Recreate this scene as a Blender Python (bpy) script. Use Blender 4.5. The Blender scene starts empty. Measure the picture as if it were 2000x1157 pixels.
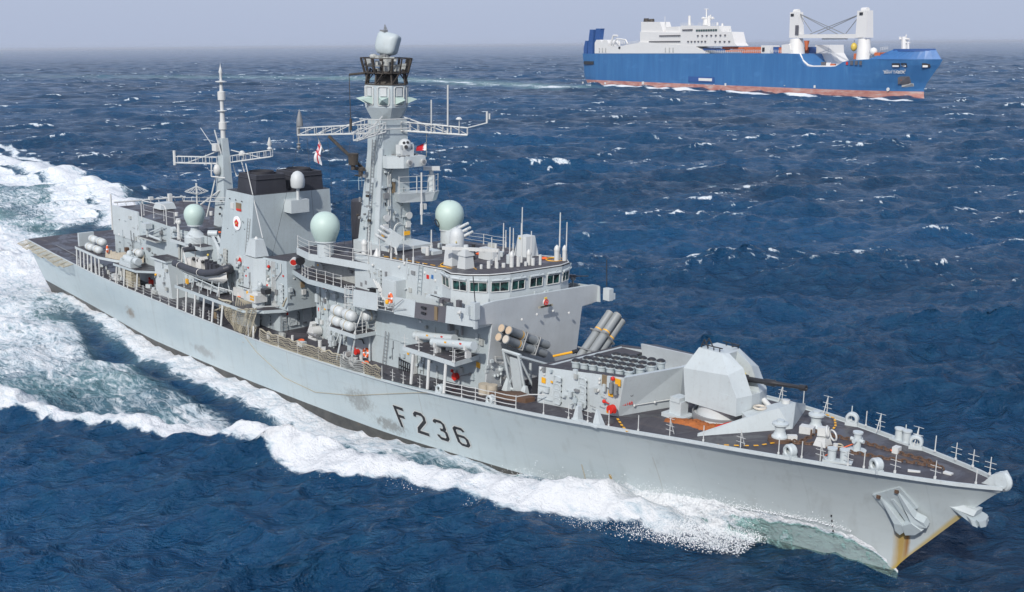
import bpy, bmesh, math, random
import numpy as np
from mathutils import Vector, Matrix
random.seed(7); np.random.seed(7)
R = math.radians
SC = bpy.context.scene
COL = SC.collection
# ---------------------------------------------------------------- frame of the frigate -> level sea
# the frigate is modelled in her own frame (x forward, y to port, z up, metres); she trims a little by the bow
SEA_N = Vector((-0.0262, -0.0090, 1.0)).normalized()
_q = SEA_N.rotation_difference(Vector((0, 0, 1)))
TW = Matrix.Translation(Vector((60, 0, 0))) @ _q.to_matrix().to_4x4() @ Matrix.Translation(Vector((-60, 0, -0.047)))

# ---------------------------------------------------------------- camera
cam_d = bpy.data.cameras.new('camera'); cam = bpy.data.objects.new('camera', cam_d); COL.objects.link(cam)
SC.camera = cam
def camera_frame(yaw, pit, rol):
    fw = Vector((math.cos(pit)*math.cos(yaw), math.cos(pit)*math.sin(yaw), math.sin(pit)))
    r = Vector((math.sin(yaw), -math.cos(yaw), 0)); u = r.cross(fw)
    r2 = r*math.cos(rol)+u*math.sin(rol); u2 = -r*math.sin(rol)+u*math.cos(rol)
    return Matrix((r2, u2, -fw)).transposed().to_4x4()
cam.matrix_world = TW @ Matrix.Translation(Vector((157.3024, -61.8265, 34.261))) @ camera_frame(2.3966, -0.2284, 0.0163)
cam_d.sensor_width = 36; cam_d.lens = 2243.96/2000*36
cam_d.clip_start = 1; cam_d.clip_end = 600000
CAMW = cam.matrix_world.translation.copy()

# ---------------------------------------------------------------- sky, sun, exposure
SUN_AZ, SUN_EL = math.atan2(-0.88, 0.48), R(36)      # direction to the sun in plan, elevation
world = bpy.data.worlds.new('World'); SC.world = world; world.use_nodes = True
nt = world.node_tree; nt.nodes.clear()
sky = nt.nodes.new('ShaderNodeTexSky'); sky.sky_type = 'NISHITA'; sky.sun_disc = False
sky.sun_elevation = SUN_EL; sky.sun_rotation = math.pi/2 - SUN_AZ
sky.air_density = 1.0; sky.dust_density = 5.0; sky.ozone_density = 2.0; sky.altitude = 0
hs = nt.nodes.new('ShaderNodeHueSaturation'); hs.inputs['Saturation'].default_value = 0.75
mx = nt.nodes.new('ShaderNodeMix'); mx.data_type = 'RGBA'; mx.blend_type = 'MIX'
mx.inputs['Factor'].default_value = 0.80; mx.inputs['B'].default_value = (4.6, 5.3, 7.0, 1)   # thin even overcast veil
bg = nt.nodes.new('ShaderNodeBackground'); bg.inputs['Strength'].default_value = 0.108
wo = nt.nodes.new('ShaderNodeOutputWorld')
nt.links.new(sky.outputs[0], hs.inputs['Color']); nt.links.new(hs.outputs[0], mx.inputs['A'])
nt.links.new(mx.outputs['Result'], bg.inputs[0]); nt.links.new(bg.outputs[0], wo.inputs[0])
sun_d = bpy.data.lights.new('sun', 'SUN'); sun = bpy.data.objects.new('sun', sun_d); COL.objects.link(sun)
sun_d.energy = 3.3; sun_d.angle = R(1.5); sun_d.color = (1.0, 0.95, 0.88)
sd = Vector((math.cos(SUN_AZ)*math.cos(SUN_EL), math.sin(SUN_AZ)*math.cos(SUN_EL), math.sin(SUN_EL)))
sun.rotation_euler = sd.to_track_quat('Z', 'Y').to_euler(); sun.location = (60, -60, 120)
SC.view_settings.view_transform = 'Standard'; SC.view_settings.look = 'None'
SC.view_settings.exposure = 0.12; SC.view_settings.gamma = 1.0; SC.view_settings.use_curve_mapping = False
SC.render.engine = 'CYCLES'
SC.cycles.max_bounces = 6; SC.cycles.transparent_max_bounces = 8

# ---------------------------------------------------------------- materials
MATS = {}
def nodes_of(m):
    m.use_nodes = True; t = m.node_tree; b = t.nodes['Principled BSDF']; return t, b
def noise(t, vec, scale, detail=4, rough=0.55, dist=0.0):
    n = t.nodes.new('ShaderNodeTexNoise'); n.inputs['Scale'].default_value = scale; n.inputs['Detail'].default_value = detail
    n.inputs['Roughness'].default_value = rough; n.inputs['Distortion'].default_value = dist
    if vec is not None: t.links.new(vec, n.inputs['Vector'])
    return n
def mapping(t, vec, sc, rot=(0,0,0), loc=(0,0,0)):
    m = t.nodes.new('ShaderNodeMapping'); m.inputs['Scale'].default_value = sc; m.inputs['Rotation'].default_value = rot; m.inputs['Location'].default_value = loc
    t.links.new(vec, m.inputs['Vector']); return m.outputs[0]
def ramp(t, fac, stops):
    r = t.nodes.new('ShaderNodeValToRGB'); e = r.color_ramp.elements
    while len(e) < len(stops): e.new(0.5)
    for el, (p, c) in zip(e, stops):
        el.position = p; el.color = (c[0], c[1], c[2], 1) if isinstance(c, (tuple, list)) else (c, c, c, 1)
    t.links.new(fac, r.inputs[0]); return r.outputs[0]
def mixc(t, fac, a, b, mode='MIX'):
    m = t.nodes.new('ShaderNodeMix'); m.data_type = 'RGBA'; m.blend_type = mode
    if isinstance(fac, (int, float)): m.inputs['Factor'].default_value = fac
    else: t.links.new(fac, m.inputs['Factor'])
    for k, v in (('A', a), ('B', b)):
        if isinstance(v, (tuple, list)): m.inputs[k].default_value = (v[0], v[1], v[2], 1)
        else: t.links.new(v, m.inputs[k])
    return m.outputs['Result']
def math_n(t, op, a, b=0.0, clamp=False):
    m = t.nodes.new('ShaderNodeMath'); m.operation = op; m.use_clamp = clamp
    for i, v in enumerate((a, b)):
        if isinstance(v, (int, float)): m.inputs[i].default_value = v
        else: t.links.new(v, m.inputs[i])
    return m.outputs[0]
def paint(name, col, rough=0.5, vary=0.12, streak=0.18, grime=(0.16, 0.13, 0.10), rust=0.0, bump=0.02, metal=0.0):
    m = bpy.data.materials.new(name); t, b = nodes_of(m)
    tc = t.nodes.new('ShaderNodeTexCoord').outputs['Object']
    n1 = noise(t, tc, 0.45, 5, 0.6)
    lo = tuple(c*(1-vary) for c in col); hi = tuple(min(1, c*(1+vary)) for c in col)
    c = ramp(t, n1.outputs['Fac'], [(0.3, lo), (0.7, hi)])
    if streak > 0:
        n2 = noise(t, mapping(t, tc, (3.2, 3.2, 0.22)), 1.0, 6, 0.65)
        f = math_n(t, 'MULTIPLY', ramp(t, n2.outputs['Fac'], [(0.52, 0.0), (0.78, 1.0)]), streak)
        c = mixc(t, f, c, tuple(x*0.5+g*0.5 for x, g in zip(col, grime)))
        n3 = noise(t, tc, 5.0, 5, 0.7)
        f3 = math_n(t, 'MULTIPLY', ramp(t, n3.outputs['Fac'], [(0.56, 0.0), (0.72, 1.0)]), streak*0.9)
        c = mixc(t, f3, c, grime)
    if rust > 0:
        n4 = noise(t, mapping(t, tc, (1.6, 1.6, 0.3)), 1.3, 6, 0.7)
        f4 = math_n(t, 'MULTIPLY', ramp(t, n4.outputs['Fac'], [(0.66, 0.0), (0.74, 1.0)]), rust)
        c = mixc(t, f4, c, (0.20, 0.10, 0.035))
    t.links.new(c, b.inputs['Base Color']); b.inputs['Roughness'].default_value = rough; b.inputs['Metallic'].default_value = metal
    if bump > 0:
        bn = t.nodes.new('ShaderNodeBump'); bn.inputs['Strength'].default_value = 0.35; bn.inputs['Distance'].default_value = bump
        n5 = noise(t, tc, 1.1, 3, 0.5); t.links.new(n5.outputs['Fac'], bn.inputs['Height']); t.links.new(bn.outputs[0], b.inputs['Normal'])
    MATS[name] = m; return m
GREY = (0.395, 0.455, 0.480)
paint('ship_grey', GREY, 0.5, 0.06, 0.30, rust=0.15)
paint('light_grey', (0.455, 0.505, 0.525), 0.5, 0.06, 0.25)
paint('screen_grey', (0.50, 0.535, 0.555), 0.55, 0.07, 0.18)
paint('grubby_grey', (0.38, 0.40, 0.39), 0.6, 0.12, 0.75, grime=(0.05, 0.045, 0.035))
paint('white', (0.54, 0.555, 0.55), 0.45, 0.04, 0.22)
paint('radome', (0.44, 0.56, 0.52), 0.5, 0.03, 0.06)
paint('radome_white', (0.50, 0.53, 0.54), 0.5, 0.03, 0.06)
paint('black', (0.022, 0.023, 0.027), 0.45, 0.15, 0.0)
paint('funnel_black', (0.030, 0.032, 0.042), 0.6, 0.2, 0.3, grime=(0.10, 0.09, 0.09))
paint('sooty', (0.045, 0.038, 0.032), 0.7, 0.4, 0.5, grime=(0.14, 0.13, 0.12))
paint('steel', (0.20, 0.21, 0.22), 0.45, 0.1, 0.3)
paint('canister', (0.225, 0.245, 0.255), 0.5, 0.05, 0.15)
paint('cap', (0.50, 0.39, 0.28), 0.6, 0.05, 0.1)
paint('cap_pale', (0.50, 0.46, 0.40), 0.6, 0.05, 0.1)
paint('red', (0.55, 0.025, 0.015), 0.45, 0.1, 0.1)
paint('orange', (0.75, 0.13, 0.03), 0.5, 0.1, 0.1)
paint('yellow', (0.75, 0.38, 0.02), 0.5, 0.1, 0.1)
paint('rope', (0.38, 0.35, 0.27), 0.9, 0.2, 0.3)
paint('canvas', (0.40, 0.36, 0.29), 0.9, 0.15, 0.3)
paint('chain_rust', (0.10, 0.06, 0.04), 0.8, 0.3, 0.4, grime=(0.2, 0.07, 0.02))
paint('orange_net', (0.30, 0.095, 0.025), 0.9, 0.35, 0.4, grime=(0.12, 0.04, 0.01), bump=0.1)
paint('rubber', (0.040, 0.043, 0.055), 0.5, 0.15, 0.1)
paint('rib_white', (0.62, 0.62, 0.60), 0.4, 0.05, 0.2)
paint('cloth_white', (0.78, 0.78, 0.80), 0.85, 0.04, 0.0)
paint('cloth_red', (0.50, 0.015, 0.03), 0.85, 0.1, 0.0)
paint('cloth_blue', (0.02, 0.03, 0.20), 0.85, 0.1, 0.0)
paint('gold', (0.60, 0.45, 0.08), 0.4, 0.1, 0.1)
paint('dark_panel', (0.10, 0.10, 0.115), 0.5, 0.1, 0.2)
paint('brown_plate', (0.20, 0.15, 0.09), 0.5, 0.1, 0.2)
paint('cargo_blue', (0.035, 0.14, 0.36), 0.45, 0.08, 0.12, grime=(0.03, 0.16, 0.36), bump=0)
paint('cargo_darkblue', (0.02, 0.08, 0.26), 0.5, 0.08, 0.1, bump=0)
paint('cargo_white', (0.66, 0.66, 0.65), 0.5, 0.02, 0.08, bump=0)
paint('cargo_red', (0.50, 0.20, 0.17), 0.6, 0.15, 0.35, grime=(0.40, 0.36, 0.33), bump=0)
paint('container_orange', (0.52, 0.13, 0.05), 0.6, 0.1, 0.2, bump=0)
paint('cargo_grey', (0.42, 0.43, 0.43), 0.6, 0.05, 0.2, bump=0)
def glass():
    m = bpy.data.materials.new('window_glass'); t, b = nodes_of(m)
    tc = t.nodes.new('ShaderNodeTexCoord').outputs['Object']
    n = noise(t, tc, 1.8, 3, 0.6)
    t.links.new(ramp(t, n.outputs['Fac'], [(0.42, (0.012, 0.016, 0.018)), (0.62, (0.03, 0.10, 0.09))]), b.inputs['Base Color'])
    b.inputs['Roughness'].default_value = 0.08; b.inputs['Specular IOR Level'].default_value = 0.6
    MATS['glass'] = m
glass()
def deck_mat():
    m = bpy.data.materials.new('deck_coating'); t, b = nodes_of(m)
    tc = t.nodes.new('ShaderNodeTexCoord').outputs['Object']
    n = noise(t, tc, 0.35, 6, 0.65, 0.6); n2 = noise(t, mapping(t, tc, (0.25, 1.4, 1)), 0.8, 6, 0.7)
    c = ramp(t, n.outputs['Fac'], [(0.30, (0.030, 0.029, 0.037)), (0.52, (0.046, 0.044, 0.054)), (0.72, (0.080, 0.076, 0.086))])
    f = ramp(t, n2.outputs['Fac'], [(0.58, 0.0), (0.72, 0.55)])
    c = mixc(t, f, c, (0.15, 0.125, 0.105))
    n3 = noise(t, tc, 14, 4, 0.7); c = mixc(t, ramp(t, n3.outputs['Fac'], [(0.6, 0), (0.75, 0.35)]), c, (0.17, 0.165, 0.165))
    t.links.new(c, b.inputs['Base Color'])
    t.links.new(ramp(t, n.outputs['Fac'], [(0.42, 0.30), (0.56, 0.75)]), b.inputs['Roughness'])
    MATS['deck'] = m
deck_mat()
def hull_mat():
    m = bpy.data.materials.new('hull_paint'); t, b = nodes_of(m)
    tc = mapping(t, t.nodes.new('ShaderNodeTexCoord').outputs['Object'], (1, 1, 1), loc=(60, 0, 0))   # station counted from the stern
    sp = t.nodes.new('ShaderNodeSeparateXYZ'); t.links.new(tc, sp.inputs[0])
    n1 = noise(t, mapping(t, tc, (0.12, 0.12, 0.35)), 1.0, 5, 0.6)
    c = ramp(t, n1.outputs['Fac'], [(0.3, (0.385, 0.465, 0.500)), (0.55, (0.435, 0.510, 0.535)), (0.75, (0.46, 0.525, 0.545))])
    # hull colour turns greyer towards the bow
    fx = t.nodes.new('ShaderNodeMapRange'); fx.inputs['From Min'].default_value = 80; fx.inputs['From Max'].default_value = 122
    t.links.new(sp.outputs['X'], fx.inputs['Value'])
    c = mixc(t, math_n(t, 'MULTIPLY', fx.outputs[0], 0.6), c, (0.44, 0.475, 0.480))
    n2 = noise(t, mapping(t, tc, (1.4, 1.4, 0.10)), 1.0, 6, 0.65)
    c = mixc(t, ramp(t, n2.outputs['Fac'], [(0.55, 0), (0.75, 0.30)]), c, (0.24, 0.25, 0.24))
    n2b = noise(t, mapping(t, tc, (0.35, 1, 2.2), rot=(0, R(4), 0)), 1.0, 5, 0.6)
    c = mixc(t, ramp(t, n2b.outputs['Fac'], [(0.58, 0), (0.75, 0.22)]), c, (0.29, 0.32, 0.33))
    sl_ = math_n(t, 'ABSOLUTE', math_n(t, 'SUBTRACT', math_n(t, 'FRACT', math_n(t, 'MULTIPLY', sp.outputs['X'], 1/7.3)), 0.5)); c = mixc(t, ramp(t, sl_, [(0.0, 0.16), (0.006, 0.0)]), c, (0.20, 0.22, 0.23))   # plate seams
    sl2 = math_n(t, 'ABSOLUTE', math_n(t, 'SUBTRACT', math_n(t, 'FRACT', math_n(t, 'MULTIPLY', math_n(t, 'ADD', sp.outputs['Z'], math_n(t, 'MULTIPLY', sp.outputs['X'], -0.03)), 1/2.1)), 0.5)); c = mixc(t, ramp(t, sl2, [(0.0, 0.12), (0.012, 0.0)]), c, (0.22, 0.24, 0.25))
    # scuffed patches (black fender rubs)
    def patch(cx, cz, rx, rz, colr, amt, sc=1.3):
        nonlocal c
        dx = math_n(t, 'MULTIPLY', math_n(t, 'SUBTRACT', sp.outputs['X'], cx), 1/rx)
        dz = math_n(t, 'MULTIPLY', math_n(t, 'SUBTRACT', sp.outputs['Z'], cz), 1/rz)
        d = math_n(t, 'SQRT', math_n(t, 'ADD', math_n(t, 'POWER', math_n(t, 'ABSOLUTE', dx), 2.0), math_n(t, 'POWER', math_n(t, 'ABSOLUTE', dz), 2.0)))
        fall = math_n(t, 'SUBTRACT', 1.0, d, True)
        nn = noise(t, mapping(t, tc, (1, 1, 0.8)), sc, 6, 0.7)
        k = math_n(t, 'MULTIPLY', fall, nn.outputs['Fac'])
        f = ramp(t, k, [(0.27, 0.0), (0.42, amt)])
        c = mixc(t, f, c, colr)
    patch(79.6, 3.1, 5.0, 2.6, (0.18, 0.18, 0.17), 0.6, 3.0)
    patch(83.5, 1.8, 5.5, 1.5, (0.17, 0.17, 0.16), 0.7, 3.0)
    patch(34.0, 2.0, 3.2, 1.8, (0.22, 0.18, 0.14), 0.8, 3.4)
    patch(52.0, 1.4, 6.0, 1.4, (0.20, 0.19, 0.18), 0.5, 1.8)
    # rust weeps
    def weep(x0, z0, h, w, colr=(0.36, 0.22, 0.02), amt=0.9, lean=0.0):
        nonlocal c
        dz = math_n(t, 'SUBTRACT', z0, sp.outputs['Z'])
        xc = math_n(t, 'ADD', math_n(t, 'MULTIPLY', dz, lean), x0)
        dx = math_n(t, 'ABSOLUTE', math_n(t, 'SUBTRACT', sp.outputs['X'], xc))
        nn = noise(t, mapping(t, tc, (6, 6, 0.6)), 1.0, 3, 0.6)
        ww = math_n(t, 'MULTIPLY', math_n(t, 'ADD', nn.outputs['Fac'], 0.5), w)
        fx_ = math_n(t, 'SUBTRACT', 1.0, math_n(t, 'DIVIDE', dx, ww), True)
        up = math_n(t, 'GREATER_THAN', dz, 0.0)
        dn = math_n(t, 'SUBTRACT', 1.0, math_n(t, 'DIVIDE', dz, h), True)
        dn = math_n(t, 'POWER', dn, 0.35)
        f = math_n(t, 'MULTIPLY', math_n(t, 'MULTIPLY', math_n(t, 'MULTIPLY', fx_, up), dn), amt*1.5, True)
        f = math_n(t, 'MINIMUM', f, amt)
        c = mixc(t, f, c, colr)
    weep(105.9, 3.6, 3.0, 0.16); weep(103.6, 3.8, 3.0, 0.08, amt=0.5)
    weep(126.15, 6.9, 7.5, 0.55, amt=0.85, lean=-0.10); weep(126.45, 6.6, 4.0, 0.22, colr=(0.26, 0.12, 0.02), amt=0.9, lean=-0.10)
    for q in (63.5, 69.0, 88.0, 110.0): weep(q, 6.2, 3.0, 0.05, colr=(0.22, 0.17, 0.12), amt=0.4)
    xe = math_n(t, 'SUBTRACT', sp.outputs['X'], math_n(t, 'ADD', math_n(t, 'MULTIPLY', sp.outputs['Z'], 0.78), 123.45)); se = ramp(t, xe, [(0.0, 0.0), (0.22, 0.75)]); c = mixc(t, math_n(t, 'MULTIPLY', se, math_n(t, 'LESS_THAN', sp.outputs['Z'], 7.0)), c, (0.42, 0.30, 0.06))
    # black boot topping below the painted line
    zl = math_n(t, 'MINIMUM', math_n(t, 'ADD', sp.outputs['Z'], math_n(t, 'MULTIPLY', sp.outputs['X'], -0.0262)), math_n(t, 'SUBTRACT', sp.outputs['Z'], 1.05))
    bt = math_n(t, 'LESS_THAN', zl, -1.20)
    nb = noise(t, tc, 0.9, 6, 0.7)
    bc = ramp(t, nb.outputs['Fac'], [(0.35, (0.035, 0.037, 0.037)), (0.6, (0.07, 0.07, 0.065)), (0.72, (0.12, 0.085, 0.05))])
    c = mixc(t, bt, c, bc)
    t.links.new(c, b.inputs['Base Color']); b.inputs['Roughness'].default_value = 0.42
    bn = t.nodes.new('ShaderNodeBump'); bn.inputs['Strength'].default_value = 0.5; bn.inputs['Distance'].default_value = 0.09
    n5 = noise(t, mapping(t, tc, (0.42, 0.42, 0.6)), 1.0, 3, 0.5); t.links.new(n5.outputs['Fac'], bn.inputs['Height']); t.links.new(bn.outputs[0], b.inputs['Normal'])
    MATS['hull'] = m
hull_mat()
M = MATS

# ---------------------------------------------------------------- mesh builder
def _piece(fn):
    def g(s, *a, **k):
        if s.depth == 0: s.cuts.append(len(s.f))
        s.depth += 1
        try: return fn(s, *a, **k)
        finally: s.depth -= 1
    return g
class MB:
    def __init__(s): s.v = []; s.f = []; s.sm = []; s.cuts = []; s.depth = 0
    def add(s, vs, fs, smooth=False):
        o = len(s.v); s.v += [tuple(v) for v in vs]
        for f in fs: s.f.append([i+o for i in f]); s.sm.append(smooth)
        return s
    @_piece
    def box(s, c, sz, rz=0, ry=0, rx=0):
        m = Matrix.Translation(Vector(c)) @ Matrix.Rotation(rz, 4, 'Z') @ Matrix.Rotation(ry, 4, 'Y') @ Matrix.Rotation(rx, 4, 'X')
        h = [x/2 for x in sz]
        vs = [m @ Vector((sx*h[0], sy*h[1], sz_*h[2])) for sx in (-1, 1) for sy in (-1, 1) for sz_ in (-1, 1)]
        return s.add(vs, [(0,1,3,2), (4,6,7,5), (0,4,5,1), (2,3,7,6), (0,2,6,4), (1,5,7,3)])
    def span(s, a, b):
        return s.box([(a[i]+b[i])/2 for i in range(3)], [abs(b[i]-a[i]) for i in range(3)])
    @_piece
    def loft(s, lo, hi, cap=True):
        n = len(lo); fs = [(i, (i+1) % n, n+(i+1) % n, n+i) for i in range(n)]
        if cap: fs += [tuple(range(n-1, -1, -1)), tuple(range(n, 2*n))]
        return s.add(list(lo)+list(hi), fs)
    def prism(s, poly, z0, z1, top=None):
        top = top or poly
        return s.loft([(p[0], p[1], z0 if len(p) < 3 else p[2]) for p in poly], [(p[0], p[1], z1) for p in top])
    @_piece
    def cyl(s, p0, p1, r0, r1=None, n=10, cap=True, smooth=True):
        r1 = r0 if r1 is None else r1
        p0 = Vector(p0); p1 = Vector(p1); d = (p1-p0)
        if d.length < 1e-6: return s
        d.normalize(); a = d.orthogonal().normalized(); b = d.cross(a)
        lo = [p0+(a*math.cos(2*math.pi*i/n)+b*math.sin(2*math.pi*i/n))*r0 for i in range(n)]
        hi = [p1+(a*math.cos(2*math.pi*i/n)+b*math.sin(2*math.pi*i/n))*r1 for i in range(n)]
        s.add(lo+hi, [(i, (i+1) % n, n+(i+1) % n, n+i) for i in range(n)], smooth)
        if cap: s.add(lo, [tuple(range(n-1, -1, -1))]); s.add(hi, [tuple(range(n))])
        return s
    @_piece
    def tube(s, pts, r, n=6):
        for a, b in zip(pts[:-1], pts[1:]): s.cyl(a, b, r, n=n)
        return s
    @_piece
    def lathe(s, prof, c=(0,0,0), n=20, axis=(0,0,1), smooth=True):
        ax = Vector(axis).normalized(); a = ax.orthogonal().normalized(); b = ax.cross(a); c = Vector(c)
        vs = []
        for r, z in prof:
            for i in range(n):
                t = 2*math.pi*i/n; vs.append(c+ax*z+(a*math.cos(t)+b*math.sin(t))*max(r, 1e-4))
        fs = []
        for k in range(len(prof)-1):
            for i in range(n): fs.append((k*n+i, k*n+(i+1) % n, (k+1)*n+(i+1) % n, (k+1)*n+i))
        return s.add(vs, fs, smooth)
    @_piece
    def ball(s, c, r, n=12, sc=(1,1,1)):
        m = max(4, n//2); vs = []; fs = []
        for k in range(m+1):
            ph = math.pi*k/m
            for i in range(n):
                t = 2*math.pi*i/n
                vs.append((c[0]+r*sc[0]*math.sin(ph)*math.cos(t), c[1]+r*sc[1]*math.sin(ph)*math.sin(t), c[2]+r*sc[2]*math.cos(ph)))
        for k in range(m):
            for i in range(n): fs.append((k*n+i, (k+1)*n+i, (k+1)*n+(i+1) % n, k*n+(i+1) % n))
        return s.add(vs, fs, True)
    @_piece
    def torus(s, c, R_, r, axis=(0,0,1), n=20, k=6, a0=0, a1=2*math.pi):
        ax = Vector(axis).normalized(); a = ax.orthogonal().normalized(); b = ax.cross(a); c = Vector(c)
        vs = []; full = abs(a1-a0-2*math.pi) < 1e-3; N = n if full else n+1
        for i in range(N):
            t = a0+(a1-a0)*i/n; d = a*math.cos(t)+b*math.sin(t)
            for j in range(k):
                p = 2*math.pi*j/k; vs.append(c+d*(R_+r*math.cos(p))+ax*(r*math.sin(p)))
        fs = [(i*k+j, ((i+1) % N)*k+j, ((i+1) % N)*k+(j+1) % k, i*k+(j+1) % k) for i in range(n if full else N-1) for j in range(k)]
        return s.add(vs, fs, True)
    def plate(s, pts, th, nrm):
        nv = Vector(nrm).normalized()*th/2
        return s.loft([Vector(p)-nv for p in pts], [Vector(p)+nv for p in pts])
    def split(s):
        out = []; cuts = s.cuts+[len(s.f)]
        for a, b in zip(cuts[:-1], cuts[1:]):
            if a == b: continue
            m = MB(); ids = {}
            for f, sm in zip(s.f[a:b], s.sm[a:b]):
                m.f.append([ids.setdefault(i, len(ids)) for i in f]); m.sm.append(sm)
            m.v = [None]*len(ids)
            for i, j in ids.items(): m.v[j] = s.v[i]
            out.append(m)
        return out
    def mesh(s, name, off=(0,0,0)):
        me = bpy.data.meshes.new(name)
        me.from_pydata([(v[0]-off[0], v[1]-off[1], v[2]-off[2]) for v in s.v], [], s.f)
        bm = bmesh.new(); bm.from_mesh(me); bmesh.ops.recalc_face_normals(bm, faces=bm.faces); bm.to_mesh(me); bm.free()
        if any(s.sm):
            me.polygons.foreach_set('use_smooth', s.sm); me.set_sharp_from_angle(angle=R(42))
        me.update(); return me
ORG = {}
ROOTS = []
def org(o):
    return ORG.get(o.name, (0, 0, 0))
SPLIT = {'radar_machinery', 'radar_turntable', 'fitting', 'lamp', 'junction_box', 'valve', 'pipe', 'hinge', 'whip_aerial', 'socket', 'cable', 'rigging', 'lamp_housing', 'lamp_glass', 'director_lens', 'gas_bottle', 'seat', 'kit_bag', 'equipment', 'badge_crown', 'strut', 'stay', 'rocket_rail', 'launcher_foot', 'exhaust_pipe', 'cable_tray', 'bracket', 'net_bundle', 'chain_stopper', 'crane_post', 'step_cutout', 'gas_bottle'}
def build(mb, name, mat, parent=None, label=None):
    if name in SPLIT and len(mb.cuts) > 1:
        for p in mb.split(): p.cuts = []; o = build(p, name, mat, parent, label)
        return o
    return build1(mb, name, mat, parent, label)
def build1(mb, name, mat, parent=None, label=None):
    """one mesh object; vertices given in the frigate's frame"""
    off = org(parent) if parent else (0, 0, 0)
    o = bpy.data.objects.new(name, mb.mesh(name, off)); COL.objects.link(o)
    o.data.materials.append(M[mat] if isinstance(mat, str) else mat)
    if parent: o.parent = parent
    ORG[o.name] = off
    if label: o['label'] = label
    return o
def thing(name, label, cat, loc=(0,0,0), group=None):
    o = bpy.data.objects.new(name, None); COL.objects.link(o); o.empty_display_size = 0.5
    o.location = loc; ORG[o.name] = tuple(loc); o['label'] = label; o['category'] = cat
    if group: o['group'] = group
    ROOTS.append(o); return o
def lone(mb, name, mat, label, cat, loc, group=None):
    """a thing that is one mesh: origin at loc"""
    o = bpy.data.objects.new(name, mb.mesh(name, loc)); COL.objects.link(o); o.location = loc
    o.data.materials.append(M[mat]); o['label'] = label; o['category'] = cat
    if group: o['group'] = group
    ROOTS.append(o); ORG[o.name] = tuple(loc); return o
def inst(name, me, parent, loc, rot=(0,0,0), sc=None):
    o = bpy.data.objects.new(name, me); COL.objects.link(o); o.parent = parent
    of = org(parent); o.location = (loc[0]-of[0], loc[1]-of[1], loc[2]-of[2]); o.rotation_euler = rot
    if sc: o.scale = sc
    return o
def mdata(mb, name, mat):
    me = mb.mesh(name); me.materials.append(M[mat]); return me

# ---------------------------------------------------------------- hull lines
def pchip(X, Y):
    X = np.array(X, float); Y = np.array(Y, float); h = np.diff(X); d = np.diff(Y)/h; m = np.zeros(len(X))
    m[0] = d[0]; m[-1] = d[-1]
    for i in range(1, len(X)-1): m[i] = 0 if d[i-1]*d[i] <= 0 else (2*d[i-1]*d[i]/(d[i-1]+d[i]))
    def f(x):
        x = np.clip(np.asarray(x, float), X[0], X[-1]); i = np.clip(np.searchsorted(X, x)-1, 0, len(X)-2)
        t = (x-X[i])/h[i]; return ((1+2*t)*(1-t)**2*Y[i]+t*(1-t)**2*h[i]*m[i]+t*t*(3-2*t)*Y[i+1]+t*t*(t-1)*h[i]*m[i+1])
    return f
hb = pchip([-0.4,15,30,50,70,85,95,103,110,116,121,126,129.5,132], [6.335,7.148,7.854,8.191,8.38,8.253,7.816,7.205,6.488,5.436,4.172,2.704,1.426,0.10])
zd = pchip([-0.4,20,40,60,80,100,115,132], [5.412,5.009,4.931,5.054,5.718,7.203,8.601,9.449])
wl = pchip([0,5,20,40,60,80,95,105,115,121,125.2], [4.2,4.6,5.7,7.3,7.75,7.4,5.8,4.1,2.1,0.95,0.05])
stem = pchip([-4,0,2.3,5,6.8,8.3,9.2,9.6], [122.6,124.5,125.55,127.7,129.2,130.5,131.4,132.0])
def zsea(x, y=0): return 0.0262*(x-60)+0.009*y+0.047
def hull_y(x, z):
    """starboard half-breadth at a station and height"""
    zt = float(zd(x)); zw = zsea(x)
    xs = float(stem(z)); 
    if x > xs: return 0.0
    # deck breadth measured along the raked stem: shift the station so that it closes on the stem
    k = max(0.0, (x-85)/(131.9-85)); xe = x + (131.9-xs)*k**1.5 if x > 85 else x
    xe = min(xe, 131.9)
    top = float(hb(xe)); kk = max(0.0, min(1.0, (x-85)/40)); bot = float(wl(min(125.2, x+(125.0-min(125.2, xs))*kk if z < zw else x)))
    if z >= zw:
        s = min(1.0, (z-zw)/(zt-zw)); p = 1.0+0.8*kk
        y = bot*(1-s)+top*s if p == 1 else bot+(top-bot)*s**p
        y = min(y, top) if top > bot else y
    else:
        s = (zw-z)/4.0; y = bot*(1-0.35*s*s)
    return max(0.0, y)

def fr_part(mb, name, mat, label=None): return build(mb, name, mat, frig, label)
frig = thing('frigate', 'long grey warship with the number F236 on her side, cutting through the sea', 'warship', (60, 0, 0))
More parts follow.
